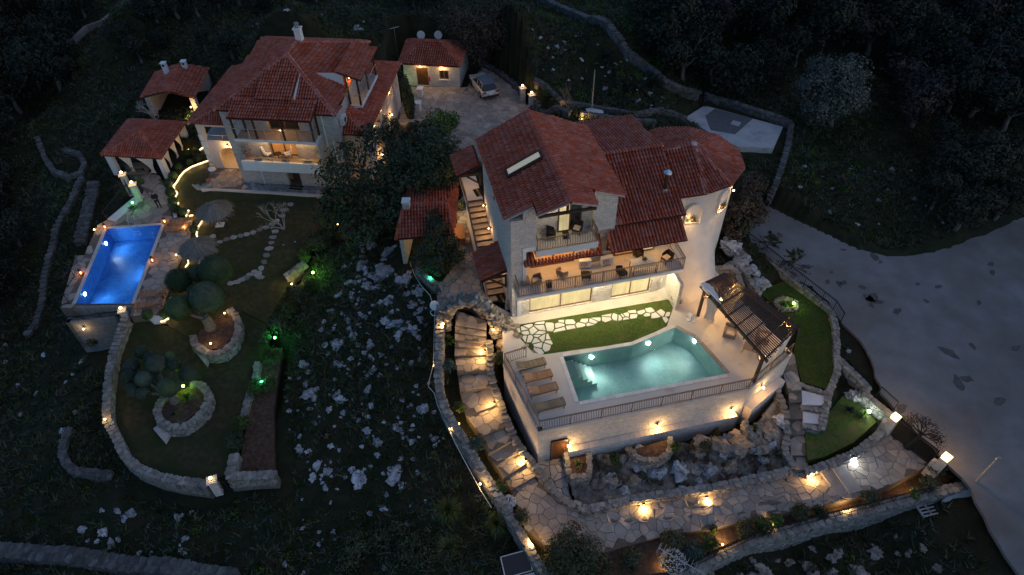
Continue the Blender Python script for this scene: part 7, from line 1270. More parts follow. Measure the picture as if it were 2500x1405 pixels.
# the stone arch over the head of the stair
ar = thing('stone_arch', 'thick rough stone arch over the curving stair, a lantern on each pier', 'arch', P(1150,800,-.6)); p0, p1 = P(1083,795,-.5), P(1216,812,-.5); mid = (p0+p1)/2; ax = (p1-p0); span = ax.length/2; ax.normalize(); an = Vector((-ax.y, ax.x, 0)); Rm_ = span; q = random.Random(8); core = MB(); cpts = []
for k in range(17): a_ = math.pi*k/16; cpts.append(mid-ax*math.cos(a_)*Rm_+Vector((0,0,math.sin(a_)*2.45))+an*(.55*math.sin(a_)))
core.tube(cpts, [.40]*17, 8); obj('arch_core', core, M['wallcore'], ar, world=True)
for k in range(170):
    a_ = q.uniform(-.05, 3.19); g_ = q.uniform(0, 6.283); c = mid-ax*math.cos(a_)*Rm_+Vector((0,0,max(-.2,math.sin(a_)*2.45)))+an*(.55*math.sin(a_)); rd = (-ax*math.cos(a_)+Vector((0,0,math.sin(a_)))).normalized(); c += (rd*math.cos(g_)+an*math.sin(g_))*.38; put('rubble_stone', STONES[q.randrange(10)], ar, c-ar.location, (q.uniform(-.6,.6), q.uniform(-.6,.6), q.uniform(0,6)), (q.uniform(.3,.6), q.uniform(.2,.4), q.uniform(.16,.3)))
for p, u in ((p0,.2),(p1,-.2)): wall_lamp(ar, p-ar.location+ax*u-an*.42+Vector((0,0,1.0)), -an, 16)
# big iron gate with a steel tree, its pillars
gp0, gp1 = P(2172,1059,-3.2), P(2269,1135,-3.2); gd = gp1-gp0; gL = gd.length; gu = gd.normalized(); tg = thing('tree_gate', 'black iron entrance gate with a cut steel tree spreading above it', 'gate', gp0, math.atan2(gu.y, gu.x)); fr = MB()
for z in (.08, 1.55): fr.beam((.05,0,z), (gL-.05,0,z), .07, .09)
for x in (.05, gL-.05): fr.beam((x,0,0), (x,0,1.6), .09, .09)
obj('gate_frame', fr, M['black'], tg); ms = MB()
for i in range(1, 40): x = gL*i/40; ms.beam((x,0,.1), (x,0,1.5), .012, .012)
for i in range(1, 14): ms.beam((.1,0,.1+i*.1), (gL-.1,0,.1+i*.1), .012, .012)
obj('mesh_panel', ms, M['black'], tg, kind='stuff'); q = random.Random(21); tm = MB(); lf_ = MB(); cx = gL/2
tm.tube([(cx-.15,0,.05),(cx-.05,0,.8),(cx+.05,0,1.5),(cx,0,1.9)], [.28,.17,.13,.10], 8)
def branch(p, a, L, r, d):
    e = p+Vector((math.sin(a)*L, 0, math.cos(a)*L)); m_ = p.lerp(e,.5)+Vector((q.uniform(-.06,.06),0,q.uniform(-.03,.08))); tm.tube([p, m_, e], [r, r*.8, r*.55], 5)
    if d == 0 or L < .16:
        for _ in range(7): c = e+Vector((q.gauss(0,.13),0,q.gauss(0,.13))); lf_.obox(c, (.05,.02,.035), 0, 0, 0, q.uniform(0,3))
        return
    for s in (-1, 1): branch(e, a+s*q.uniform(.22,.55), L*q.uniform(.68,.86), r*.62, d-1)
    if q.random() < .5: branch(m_, a+q.choice((-1,1))*q.uniform(.5,.8), L*.6, r*.5, d-1)
for a_ in (-1.25,-.75,-.25,.25,.75,1.25): branch(Vector((cx,0,1.75)), a_, q.uniform(.42,.55), .06, 3)
obj('steel_tree', tm, M['black'], tg); obj('steel_leaf', lf_, M['black'], tg, kind='stuff')
for px, py, lab in ((2192,1012,'gate pillar with a glowing square lamp, the one nearer the lawn'),(2317,1110,'gate pillar with a glowing square lamp, the one nearer the utility pole')):
    p = P(px, py, -.95); t = thing('gate_pillar', lab, 'gate pillar', (p.x, p.y, -3.3), math.atan2(gu.y, gu.x)); obj('shaft', MB().box(-.24,.24,-.24,.24,-.4,1.9), M['stone_grey'], t); obj('shoulder', MB().box(-.5,-.24,-.2,.2,-.4,1.1), M['stone_grey'], t); l_ = obj('square_lamp', MB().box(-.22,.22,-.22,.22,1.9,2.12), emit('square_lamp_glass', (1.0,.74,.36), 1.6), t); obj('lamp_roof', MB().add([(-.25,-.25,2.13),(.25,-.25,2.13),(.25,.25,2.13),(-.25,.25,2.13),(0,0,2.26)], [(0,1,4),(1,2,4),(2,3,4),(3,0,4),(3,2,1,0)]), emit('lamp_roof_glass', (1.0,.78,.42), 1.3), t); lamp(l_, (.0,-1.1,2.3), 2, WARM, .2); lamp(l_, (0,1.0,2.2), 12, WARM, .2)
# poles, pallet, tank, heater, aerial
def pole(label, px, py, z, h, r, cat='pole', mt='palebark', name='pole'): p = P(px, py, z); t = thing(name, label, cat, p); obj('shaft', MB().tube([(0,0,-.4),(0,0,h)], [r, r*.75], 8), M[mt], t); return t
def hgt_to(px, py, z, tx, ty):
    p = P(px, py, z); best = (1e9, 0)
    for k in range(10, 1500):
        h = k*.01; v = Vector((p.x, p.y, z+h-HCAM)); c = RW.T @ np.array(v); yy = 702.5+F_PX*c[1]/c[2]
        if abs(yy-ty) < best[0]: best = (abs(yy-ty), h)
    return best[1]
pole('tall thin wooden pole rising behind the villa ridge', 1443,288,.1, hgt_to(1443,288,.1,1451,172), .07); up_ = pole('wooden utility pole at the roadside corner beyond the gate', 2372,1190,-3.2, hgt_to(2372,1190,-3.2,2444,1117), .12, 'utility pole', 'palebark', 'utility_pole'); obj('insulator', MB().box(-.15,.15,-.05,.05, up_.children[0].data.vertices[8].co.z-.2, up_.children[0].data.vertices[8].co.z-.1), M['steel'], up_)
wt = thing('water_tank', 'small white box tank behind the villa roof at the foot of the pole', 'tank', P(1450,292,.1), .2); obj('box', MB().box(-.7,.7,-.5,.5,0,.9), M['white'], wt); obj('lid', MB().box(-.75,.75,-.55,.55,.9,.97), M['ac'], wt)
pq = P(2262,1243,-4.4); pal = thing('pallet', 'grey wooden pallet lying on the grass below the boundary wall', 'pallet', pq, .2)
for k in range(5): obj('board', MB().box(-.62,.62,-.5+k*.22,-.5+k*.22+.1,.12,.145), M['concrete'], pal)
for x in (-.55,0,.55): obj('bearer', MB().box(x-.05,x+.05,-.5,.48,0,.12), M['concrete'], pal)
cm = thing('concrete_heap', 'pale poured concrete buttress below the utility pole', 'concrete', P(2310,1240,-4.6)); obj('slope', MB().add([tuple(P(x, y, z)) for x, y, z in ((2372,1192,-3.2),(2345,1190,-3.25),(2300,1222,-3.9),(2285,1262,-4.6),(2312,1290,-5.0),(2345,1275,-5.0),(2340,1240,-4.5),(2380,1205,-3.4),(2325,1235,-4.05))], [(0,1,8),(1,2,8),(2,3,8),(3,4,8),(4,5,8),(5,6,8),(6,7,8),(7,0,8)]), M['concrete'], cm, world=True)
an_ = thing('roof_aerial', 'fallen metal aerial leaning over the boundary wall at the bottom edge', 'aerial', P(1650,1365,-3.4)); a, b = P(1608,1338,-3.2), P(1722,1404,-3.2); am_ = obj('boom', MB().tube([a, b], .03, 6), M['steel'], an_, world=True); d = (b-a).normalized(); n = Vector((-d.y, d.x, 0))
for k in range(12): p = a+(b-a)*(k+.3)/12; obj('element', MB().tube([p-n*.45, p+n*.45], .015, 5), M['steel'], an_, world=True)
obj('cross_bar', MB().tube([a-n*.35, a+n*.35], .02, 5), M['steel'], an_, world=True)
sh_ = thing('solar_heater', 'solar water heater with a pale drum at the bottom edge below the stair wall', 'water heater', P(1268,1400,-4.6), .25); obj('panel', MB().add([(-.9,-.2,.35),(.75,-.2,.35),(.75,.9,.75),(-.9,.9,.75),(-.9,-.2,.28),(.75,-.2,.28),(.75,.9,.68),(-.9,.9,.68)], [(0,1,2,3),(7,6,5,4),(0,4,5,1),(1,5,6,2),(2,6,7,3),(3,7,4,0)]), M['pane_dark'], sh_); obj('panel_frame', MB().beam((-.9,-.2,.36),(.75,-.2,.36),.06,.06).beam((-.9,.9,.76),(.75,.9,.76),.06,.06).beam((-.9,-.2,.36),(-.9,.9,.76),.06,.06).beam((.75,-.2,.36),(.75,.9,.76),.06,.06), M['steel'], sh_); obj('drum', MB().tube([(-.7,-.55,.30),(.8,-.55,.30)], .26, 14), M['ac'], sh_); obj('leg', MB().box(-.85,-.8,.8,.85,-.6,.7).box(.65,.7,.8,.85,-.6,.7), M['steel'], sh_, kind='stuff')
tag(obj('cable', MB().tube([P(x, y, z) for x, y, z in ((1000,640,-.8),(1012,672,-.7),(1030,700,-.4),(1050,722,.0),(1062,760,.1),(1060,820,-.3),(1058,890,-.9),(1048,930,-1.6),(1046,945,-1.8),(1060,960,-1.6),(1068,990,-1.2),(1085,1025,-1.7),(1110,1080,-2.0),(1150,1155,-2.6),(1175,1200,-2.9),(1200,1240,-3.3))], .025, 5), M['ac']), 'pale cable running down the outside of the stair wall', 'cable')
sd2 = thing('satellite_dish', 'small white satellite dish on a coil of cable beside the stair wall', 'satellite dish', P(1062,746,.3)); obj('dish', MB().lathe([(.02,0),(.2,.04),(.36,.12),(.35,.13)], (0,0,0), 14), M['white'], sd2).rotation_euler = (R_(50),0,R_(-15)); obj('mast', MB().tube([(0,.05,-.8),(0,.05,0)], .03, 6), M['steel'], sd2); obj('cable_coil', MB().tube([(.35*math.cos(a)*(1+.1*math.sin(3*a)), .3*math.sin(a)-.3, -.45+.05*math.sin(2.3*a)) for a in np.linspace(0, 25, 60)], .018, 4), M['white'], sd2)
# ------------------------------------------------------------------ the person
def person():
    t = thing('person', 'person in dark clothes standing on the paved walk above the blue pool', 'person', P(390,507,-1.95), R_(8))
    J = [((0,0,.95),.15),((0,-.01,1.12),.145),((0,0,1.32),.165),((0,.01,1.46),.10),((0,-.02,1.54),.055),((0,-.05,1.63),.085),((0,-.05,1.74),.085),
         ((-.10,0,.88),.105),((-.12,-.01,.50),.068),((-.13,.03,.10),.048),((-.14,-.12,.04),.042),((.10,0,.88),.105),((.13,-.03,.50),.068),((.15,.0,.10),.048),((.17,-.15,.04),.042),
         ((-.19,.01,1.41),.072),((-.27,.02,1.13),.052),((-.10,-.24,1.10),.04),((-.03,-.30,1.11),.03),((.19,.01,1.41),.072),((.27,.02,1.13),.052),((.10,-.24,1.10),.04),((.03,-.30,1.11),.03)]
    E = [(0,1),(1,2),(2,3),(3,4),(4,5),(5,6),(0,7),(7,8),(8,9),(9,10),(0,11),(11,12),(12,13),(13,14),(2,15),(15,16),(16,17),(17,18),(2,19),(19,20),(20,21),(21,22)]
    def grow(J, E, root, sub=2):
        me = bpy.data.meshes.new('body'); me.from_pydata([j[0] for j in J], E, []); o = bpy.data.objects.new('tmp', me); C.objects.link(o); o.modifiers.new('s', 'SKIN'); sv_ = me.skin_vertices[0].data
        for v, j in zip(sv_, J): v.radius = (j[1], j[1])
        sv_[root].use_root = True; md = o.modifiers.new('u', 'SUBSURF'); md.levels = sub; dg = bpy.context.evaluated_depsgraph_get(); r = bpy.data.meshes.new_from_object(o.evaluated_get(dg)); bpy.data.objects.remove(o); return r
    bm_ = grow(J, E, 0); bm_.materials.clear()
    for m_ in (M['navy'], M['skin'], M['hair'], mat('dark_trousers', (.02,.022,.03), rough=.9), M['black']): bm_.materials.append(m_)
    for p in bm_.polygons:
        c = p.center; p.use_smooth = True; p.material_index = 1 if c.z > 1.50 or (c.y < -.235 and 1.0 < c.z < 1.2) else (4 if c.z < .09 else (3 if c.z < .93 else 0))
    obj('body', bm_, None, t); obj('hair', MB().ball((0,-.03,1.735), .094, 12, 8, (.95,1.05,.8)), M['hair'], t, smooth=True); obj('nose', MB().ball((0,-.142,1.675), .016, 6, 5), M['skin'], t)
    for s in (-1,1):
        obj('eye', MB().ball((s*.032,-.128,1.70), .011, 6, 5), M['white'], t); obj('ear', MB().ball((s*.086,-.04,1.69), .022, 6, 5, (.5,1,1.3)), M['skin'], t)
        for k in range(4): obj('finger', MB().tube([(s*(.03-.004*k),-.315,1.145-.018*k),(s*.005,-.335,1.14-.018*k),(s*-.015,-.32,1.135-.018*k)], .008, 5), M['skin'], t)
        obj('thumb', MB().tube([(s*.035,-.30,1.14),(s*.02,-.325,1.165),(s*.008,-.34,1.17)], .009, 5), M['skin'], t)
    obj('mouth', MB().box(-.022,.022,-.137,-.13,1.638,1.644), mat('lips', (.3,.12,.1), rough=.6), t)
    ph = obj('phone', MB().obox((0,-.325,1.125), (.05,.014,.10), 0, 0, R_(-40)), M['black'], t)
person()
# ------------------------------------------------------------------ trees, shrubs, rocks, ground cover
def leaf_cloud(blobs, n, size, seed=0, inner=.5, flat=1.0, up=.15):
    """n small leaf faces spread through the blobs [(x, y, z, r)], thicker towards their skins and gathered in clumps"""
    r = np.random.default_rng(seed); B = np.array(blobs, float); w = B[:, 3]**2; k = r.choice(len(B), n, p=w/w.sum())
    d = r.normal(size=(n, 3)); d /= np.linalg.norm(d, axis=1)[:, None]
    cl = r.normal(size=(len(B), 40, 3)); cl /= np.linalg.norm(cl, axis=2)[:, :, None]; ci = r.integers(0, 40, n); m = r.random(n) < .72
    d[m] = d[m]*.30+cl[k[m], ci[m]]; d /= np.linalg.norm(d, axis=1)[:, None]
    rad = B[k, 3]*(inner+(1-inner)*r.random(n)**.55)*(1+.12*np.sin(ci*2.3+k)); c = B[k, :3]+d*rad[:, None]*np.array([1, 1, flat])
    a = r.normal(size=(n, 3)); a /= np.linalg.norm(a, axis=1)[:, None]; nn = d+np.array([0, 0, up])+r.normal(size=(n, 3))*.45; b = np.cross(a, nn); b /= np.linalg.norm(b, axis=1)[:, None]+1e-9; a = np.cross(nn, b); a /= np.linalg.norm(a, axis=1)[:, None]+1e-9
    s = size*r.uniform(.55, 1.35, n)[:, None]; V = np.stack([c-a*s, c+b*s*.45, c+a*s, c-b*s*.45], 1).reshape(-1, 3); return V, np.arange(4*n).reshape(n, 4)
def limbs(base, blobs, r0, seed=0, sub=2):
    q = random.Random(seed); mb = MB(); base = Vector(base); top = sum((Vector(b[:3]) for b in blobs), Vector())/len(blobs); fork = base.lerp(top, .42); mb.tube([base-Vector((0,0,.4)), base.lerp(fork,.5)+Vector((q.uniform(-.1,.1), q.uniform(-.1,.1), 0)), fork], [r0*1.25, r0, r0*.85], 8)
    for b in blobs:
        e = Vector(b[:3]); m = fork.lerp(e, .55)+Vector((q.uniform(-.2,.2), q.uniform(-.2,.2), q.uniform(0,.25))); mb.tube([fork, m, e], [r0*.6, r0*.4, r0*.18], 6)
        for _ in range(sub): t = e+Vector((q.gauss(0,1), q.gauss(0,1), q.gauss(0.3,.7))).normalized()*b[3]*.8; mb.tube([m.lerp(e,.6), t], [r0*.2, r0*.06], 4)
    return mb
def tree(label, base, blobs, n, size, lm, r0=.18, seed=0, name='tree', cat='tree', group=None, inner=.5, flat=.85, bark='bark'):
    """blobs in world coordinates"""
    base = Vector(base); t = thing(name, label, cat, base, 0, group); loc = [(b[0]-base.x, b[1]-base.y, b[2]-base.z, b[3]) for b in blobs]
    V, F_ = leaf_cloud(loc, n, size, seed, inner, flat); me = npmesh('crown', V, F_, M[lm]); link('crown', me, t); obj('trunk', limbs((0,0,0), loc, r0, seed), M[bark], t); return t
def bl(*a): return [(*P(x, y, z), r) for x, y, z, r in a]
tree('big dark evergreen spreading between the far house and the kiosk', P(960,505,-1.4), bl((1010,385,4.2,2.5),(940,350,4.6,1.9),(1060,420,3.6,2.0),(990,450,3.0,2.3),(1080,360,3.2,1.7),(930,430,3.4,1.9),(1040,330,3.6,1.6),(1110,395,2.6,1.3),(960,520,1.6,1.9)), 10500, .16, 'leaf_dark', .32, 1)
tree('dark evergreen with gaps, reaching left over the corner of the far house', P(880,520,-1.4), bl((845,385,4.4,1.6),(805,425,4.0,1.4),(860,440,3.6,1.5),(830,480,2.6,1.6),(880,560,1.2,1.7),(800,520,1.4,1.3),(905,480,2.8,1.5),(855,540,1.2,1.5),(900,330,5.4,1.2)), 5200, .16, 'leaf_dark', .24, 2)
tree('bushy dark tree in the stone edged bed in front of the kiosk', P(1070,665,.0), bl((1065,560,2.6,1.1),(1045,605,1.9,1.1),(1090,600,2.0,1.1),(1070,635,1.2,1.3),(1110,620,1.4,.9),(1030,640,1.0,.9),(1060,530,3.2,.7)), 5500, .11, 'leaf_dark', .14, 3)
tree('small tree with bright green lit leaves at the edge of the yard', P(1075,345,-.5), bl((1065,290,1.9,1.2),(1090,310,1.5,1.1),(1050,315,1.5,1.0),(1105,290,1.6,.8)), 2600, .13, 'leaf_bright', .12, 4)
tree('leafy shrub at the corner of the far house with pale highlights', P(945,330,-.8), bl((945,310,1.2,1.2),(925,330,1.2,1.0),(965,335,.8,1.0)), 2200, .12, 'leaf_olive', .1, 5, 'shrub', 'shrub')
def cypress(label, base, h, r, seed): blobs = [(base[0], base[1], base[2]+h*(.08+.9*k/11), r*(1.05-abs(k/11-.35)*1.1)) for k in range(12)]; return tree(label, base, blobs, 3200, .12, 'leaf_dark', .12, seed, 'cypress', 'cypress', None, .6, 1.3)
cypress('tall narrow cypress by the yard, the nearer and taller one', tuple(P(1003,290,-.6)), 4.6, .62, 6); cypress('tall narrow cypress close to the far house wall, the darker one', tuple(P(985,250,-.6)), 4.3, .6, 7)
box_ball('round golden bush at the foot of the nearer cypress', 1005,312,-.6,.6, None, 'leaf_olive')
tree('brownish olive standing behind the tower', P(1825,555,-1.0), bl((1815,500,1.2,1.5),(1835,455,1.6,1.3),(1800,540,.4,1.2),(1845,520,.2,1.2),(1790,570,-.2,.9)), 4200, .13, 'leaf_brown', .14, 8); tree('yellow green bush at the foot of the brownish olive', P(1805,575,-1.1), bl((1805,560,-.3,.9),(1822,545,-.2,.8)), 1300, .1, 'leaf_olive', .08, 9, 'shrub', 'shrub')
def bare(label, base, h, seed, n=7, spread=.8, bark='palebark', lean=0, name='bare_tree', group=None):
    q = random.Random(seed); t = thing(name, label, 'tree', base, 0, group); mb = MB(); tw = MB()
    def go(p, d, L, r, k):
        m = p+d*L*.5+Vector((q.uniform(-.1,.1), q.uniform(-.1,.1), q.uniform(-.05,.1)))*L; e = p+(d+Vector((q.uniform(-.25,.25), q.uniform(-.25,.25), .1))).normalized()*L; (mb if k > 1 else tw).tube([p, m, e], [r, r*.8, r*.55], 5)
        if k:
            for _ in range(2 if k > 2 else 3): go(e, (d+Vector((q.uniform(-1,1), q.uniform(-1,1), q.uniform(-.2,.6)))*spread).normalized(), L*q.uniform(.6,.85), r*.55, k-1)
    for _ in range(n): a = q.uniform(0,6.283); go(Vector((0,0,h*.12)), Vector((math.cos(a)*.7, math.sin(a)*.7, .8)).normalized(), h*.30, .07, 3)
    mb.tube([(0,0,-.3),(0,0,h*.14)], [.14,.11], 7); obj('trunk', mb, M[bark], t); obj('twig', tw, M[bark], t, kind='stuff'); return t
bare('bare pale branched tree on the far lawn beside the stone loop', P(697,570,-2.4), 3.4, 3, 5); bare('bare grey tree between the two red pavilions', P(385,300,-1.2), 2.8, 5, 6); bare('bare branched little tree by the lamp pillar behind the villa', P(1395,285,.1), 3.6, 7, 4, .6, 'bark')
tree('wide thicket of brown leafless brush beside the outbuilding', P(1180,130,1.0), bl((1180,60,4.4,2.6),(1140,90,3.4,2.0),(1220,80,3.8,2.2),(1170,120,2.2,2.0),(1110,50,5.0,2.0),(1230,30,5.4,2.2)), 9000, .13, 'leaf_brown', .2, 10, 'thicket', 'tree', None, .2)
# clipped olives
def cloud_olive(label, base, balls, trunk_r, lm, nb, seed):
    base = Vector(base); t = thing('clipped_olive', label, 'tree', base); q = random.Random(seed); tb_ = MB(); tb_.tube([(0,0,-.4),(.1,0,.5),(-.1,.1,1.0)], [trunk_r*1.5, trunk_r*1.1, trunk_r], 9)
    for i, (x, y, z, r) in enumerate(balls):
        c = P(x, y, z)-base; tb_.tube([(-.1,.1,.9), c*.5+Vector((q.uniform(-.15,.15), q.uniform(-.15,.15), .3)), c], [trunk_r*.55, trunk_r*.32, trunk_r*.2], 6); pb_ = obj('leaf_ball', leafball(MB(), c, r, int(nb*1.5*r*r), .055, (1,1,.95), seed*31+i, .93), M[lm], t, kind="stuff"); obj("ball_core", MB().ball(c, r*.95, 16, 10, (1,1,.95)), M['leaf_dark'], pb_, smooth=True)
    obj('trunk', tb_, M['bark'], t); return t
cloud_olive('large clipped olive with big dark leaf balls in the horseshoe bed', P(512,800,-3.1), [(436,686,-.3,1.0),(525,662,.1,1.32),(505,726,-.2,1.3),(436,752,-.7,1.02),(481,668,-.1,.72),(474,712,-.6,.6)], .34, 'leaf_box', 800, 41)
k1 = lambda x, y: (150+x/3.194, 780+y/3.194)
cloud_olive('smaller clipped olive with a cluster of grey leaf balls over the oval bed', P(425,980,-3.7), [(*k1(625,255),-1.9,.52),(*k1(690,295),-1.9,.46),(*k1(840,290),-1.8,.38),(*k1(740,350),-1.6,.72),(*k1(880,355),-1.7,.5),(*k1(545,370),-2.1,.58),(*k1(530,450),-2.2,.56),(*k1(640,465),-1.9,.62),(*k1(985,430),-2.0,.6),(*k1(560,545),-2.5,.55),(*k1(640,570),-2.5,.52),(*k1(830,530),-1.9,.76)], .26, 'leaf_teal', 900, 43)
# shrubs along the beds
def shrub(label, px, py, z, r, lm='leaf_olive', n=900, seed=0, group=None, name='round_shrub', size=.075):
    p = P(px, py, z+r*.8); b = Vector((p.x, p.y, z)); q = random.Random(seed+int(px)); blobs = [(b.x+q.uniform(-.3,.3)*r, b.y+q.uniform(-.3,.3)*r, z+r*q.uniform(.6,.95), r*q.uniform(.6,.8)) for _ in range(4)]; return tree(label, b, blobs, n, size, lm, .05, seed+int(px), name, 'shrub', group)
for x, y, z, r, lm, lab in ((1645,1322,-4.2,.85,'leaf_olive','round grey green shrub, first of the close trio in the planted bed'),(1690,1342,-4.25,.8,'leaf_teal','blue green shrub in the middle of the close trio in the planted bed'),(1733,1326,-4.2,.75,'leaf_box','dark green shrub on the lamp side of the close trio'),(1823,1290,-4.1,.75,'leaf_olive','olive coloured round shrub left of the lit bed lamp'),(1866,1280,-4.1,.75,'leaf_box','green round shrub beside the lit bed lamp'),(1900,1270,-4.0,.45,'leaf_bright','small pale lit shrub just above the bed lamp'),(1956,1254,-3.95,.8,'leaf_olive','large olive coloured shrub below the straight side steps'),(2003,1250,-3.95,.5,'leaf_dark','small dark shrub next to the pale boulder'),(2128,1220,-3.7,.75,'leaf_olive','round shrub on the orange soil near the gate end'),(2232,1205,-3.6,.4,'leaf_bright','small lit shrub by the last bed lamp'),(2272,1175,-3.5,.7,'leaf_olive','round shrub behind the gate pillar'),(2285,1140,-3.3,.7,'leaf_dark','dark shrub against the gate pillar'),(1545,1368,-4.4,.9,'leaf_olive','grey shrub near the bottom edge beside the olive'),(1672,1360,-4.3,.55,'leaf_dark','low dark shrub under the blue green one'),(1744,1292,-4.1,.28,'leaf_box','tiny green tuft on the path edge by the orange soil'),
  (1096,892,-1.0,.62,'leaf_teal','grey green ball shrub inside the stair wall with a bulb in it'),(1163,1082,-2.6,.72,'leaf_teal','blue green ball shrub inside the bend of the stair wall'),(1222,1192,-3.4,.55,'leaf_box','clipped green ball beside the lower stair'),(1120,992,-2.0,.45,'leaf_box','low green bush between stair and wall'),(1270,1265,-3.7,.6,'leaf_olive','greyish bush at the corner of the lower path'),(1218,868,-1.2,.7,'leaf_olive','shrub by the boulders at the upper railing'),(1500,1118,-3.2,.4,'leaf_box','small green tuft on the gravel under the pool wall'),(1652,1090,-2.8,.45,'leaf_box','dark green bush beside the half round planter'),(1722,1090,-2.7,.5,'leaf_olive','scrubby bush among the tan rocks under the pool'),(1570,1160,-3.7,.35,'leaf_olive','little bush on the rock slope under the planter')):
    shrub(lab, x, y, z, r, lm, int(500+900*r*r))
for x, y, z, r, lm, lab in ((575,1075,-4.6,.9,'leaf_dark','dark bush on the garden wall, the lower of two'),(590,1030,-4.4,.7,'leaf_box','dark bush on the garden wall with an amber glow, the upper of two'),(620,945,-4.3,.8,'leaf_box','bush beside the green lamp on the garden wall'),(655,940,-4.3,.75,'leaf_box','bush glowing bright green from the lamp beside it'),(660,870,-4.0,.9,'leaf_box','feathery bush below the green slope lamp'),(640,815,-3.7,.95,'leaf_olive','feathery bush left of the green slope lamp'),(680,790,-3.5,1.0,'leaf_olive','feathery pale bush above the green slope lamp'),(770,590,-2.2,1.1,'leaf_olive','yellow green shrub lit from below beyond the far lawn'),(800,560,-1.9,1.0,'leaf_olive','tall loose shrub beside the small warm lamp'),(745,620,-2.4,.7,'leaf_bright','low bright grass like shrub on the garden wall'),(725,715,-2.8,.9,'leaf_olive','shrub tinted orange by the warm slope lamp'),(760,690,-2.8,.8,'leaf_box','green bush under the brightest lime lamp'),(700,755,-3.3,.9,'leaf_box','bush spilling over the wall below the warm slope lamp'),(860,600,-1.6,.9,'leaf_dark','dark shrub under the big tree near the rocks'),(910,545,-1.4,1.0,'leaf_dark','dark undergrowth beside the kiosk wall'),(225,830,-5.8,.6,'leaf_olive','spiky looking bush under the overflow tank lamp'),(470,282,-.9,.7,'leaf_bright','bush lit yellow by the corner lamp of the far house'),(440,300,-1.2,.7,'leaf_olive','dim bush between the pavilions and the far house'),(300,455,-2.6,.9,'leaf_brown','dry bush glowing by the upper iron gate pillar'),(342,442,-2.0,.4,'leaf_bright','potted bush beside the lower iron gate pillar'),(985,560,-.8,.6,'leaf_dark','bush at the left foot of the kiosk'),(1125,500,.0,.6,'leaf_olive','bush between kiosk and villa stair'),(1690,312,.1,.9,'leaf_dark','dark bush by the concrete yard'),(1560,310,.1,.8,'leaf_dark','dark bush behind the villa by the low kerbs'),(1795,368,-.1,.5,'leaf_dark','small dark bush on the edge of the concrete yard')):
    shrub(lab, x, y, z, r, lm, int(600+900*r*r), 100)
for x, y, z, h, lab in ((1868,590,-2.3,1.7,'dark conifer by the road fence, the upper smaller one'),(1928,640,-2.5,2.2,'dark conifer by the road fence, the lower wider one')):
    b = P(x+4, y+16, z); t = thing('young_conifer', lab, 'tree', b, 0, None); mb = MB(); q = random.Random(int(x)); tr_2 = MB().tube([(0,0,-.2),(0,0,h)], [.07,.02], 6)
    for k in range(26):
        a = q.uniform(0,6.283); z0 = h*(.1+.85*k/26); L = (h*.75)*(1.1-k/26)*q.uniform(.7,1.1); d = Vector((math.cos(a), math.sin(a), q.uniform(-.05,.3))); e = Vector((0,0,z0))+d*L; tr_2.tube([(0,0,z0), e], [.02,.008], 4)
        for _ in range(34): s = q.uniform(.25,1); c = Vector((0,0,z0))+d*L*s; v = Vector((q.gauss(0,1), q.gauss(0,1), q.gauss(0,.5))).normalized(); w_ = v.cross(d).normalized()*.035; mb.add([c-w_, c+w_, c+v*.22*(1.2-s*.5)+d*.1], [(0,1,2)])
    obj('foliage', mb, M['leaf_dark'], t); obj('trunk', tr_2, M['bark'], t)
for x, y, z, n, L, lab in ((1092,1240,-4.7,420,1.5,'tall fountain grass, uppermost of the four below the stair wall'),(1212,1275,-4.4,340,1.25,'tall fountain grass against the stair wall, the rightmost of the four'),(1095,1335,-5.4,400,1.5,'dark fountain grass under the uppermost one'),(1168,1395,-5.7,340,1.35,'fountain grass cut by the bottom edge of the photograph')): spiky(lab, tuple(P(x, y, z+.5)-Vector((0,0,.5))), n, L, 'reed', 'fountain_grass', 'grass clump', 'fountain grasses below the stair wall', .45, .012, up=.35)
for x, y, z, n, L, mt, lab in ((1093,830,-.9,110,.75,'leaf_box','arching strap leaved plant beside the top steps'),(1413,1132,-3.0,50,.5,'reed','pale tufted plant in the square stone planter'),(1845,1040,-1.95,40,.4,'reed','tufted plant in the small planter at the wall corner'),(1912,742,-2.5,60,.55,'leaf_bright','lit palm like plant in the ring of stones on the side lawn'),(2110,1010,-3.1,60,.6,'leaf_bright','fan of green leaves lit by the white green lamp'),(2075,1000,-3.1,60,.7,'leaf_dark','dark spiky agave beside the lit grass'),(295,478,-1.7,90,.9,'leaf_olive','small palm in the narrow bed beside the green lamp'),(320,505,-1.9,50,.5,'leaf_bright','low palm leaves right at the green lamp'),(705,715,-2.8,80,1.0,'leaf_olive','agave like plant lit orange beside the lawn wall'),(745,622,-2.2,60,.6,'leaf_bright','bright grassy tuft on the lawn wall'),(455,968,-3.6,90,.6,'leaf_bright','grassy tuft lit lime in the oval bed'),(420,1010,-3.8,60,.45,'leaf_olive','dim grassy tuft in the front of the oval bed'),(1060,1045+65,-3.8,40,.5,'reed','pale grass tuft on the slope outside the stair wall'),(232,822,-5.6,60,.8,'leaf_olive','spiky yucca in front of the overflow tank')): spiky(lab, tuple(P(x, y, z+.2)-Vector((0,0,.2))), n, L, mt)
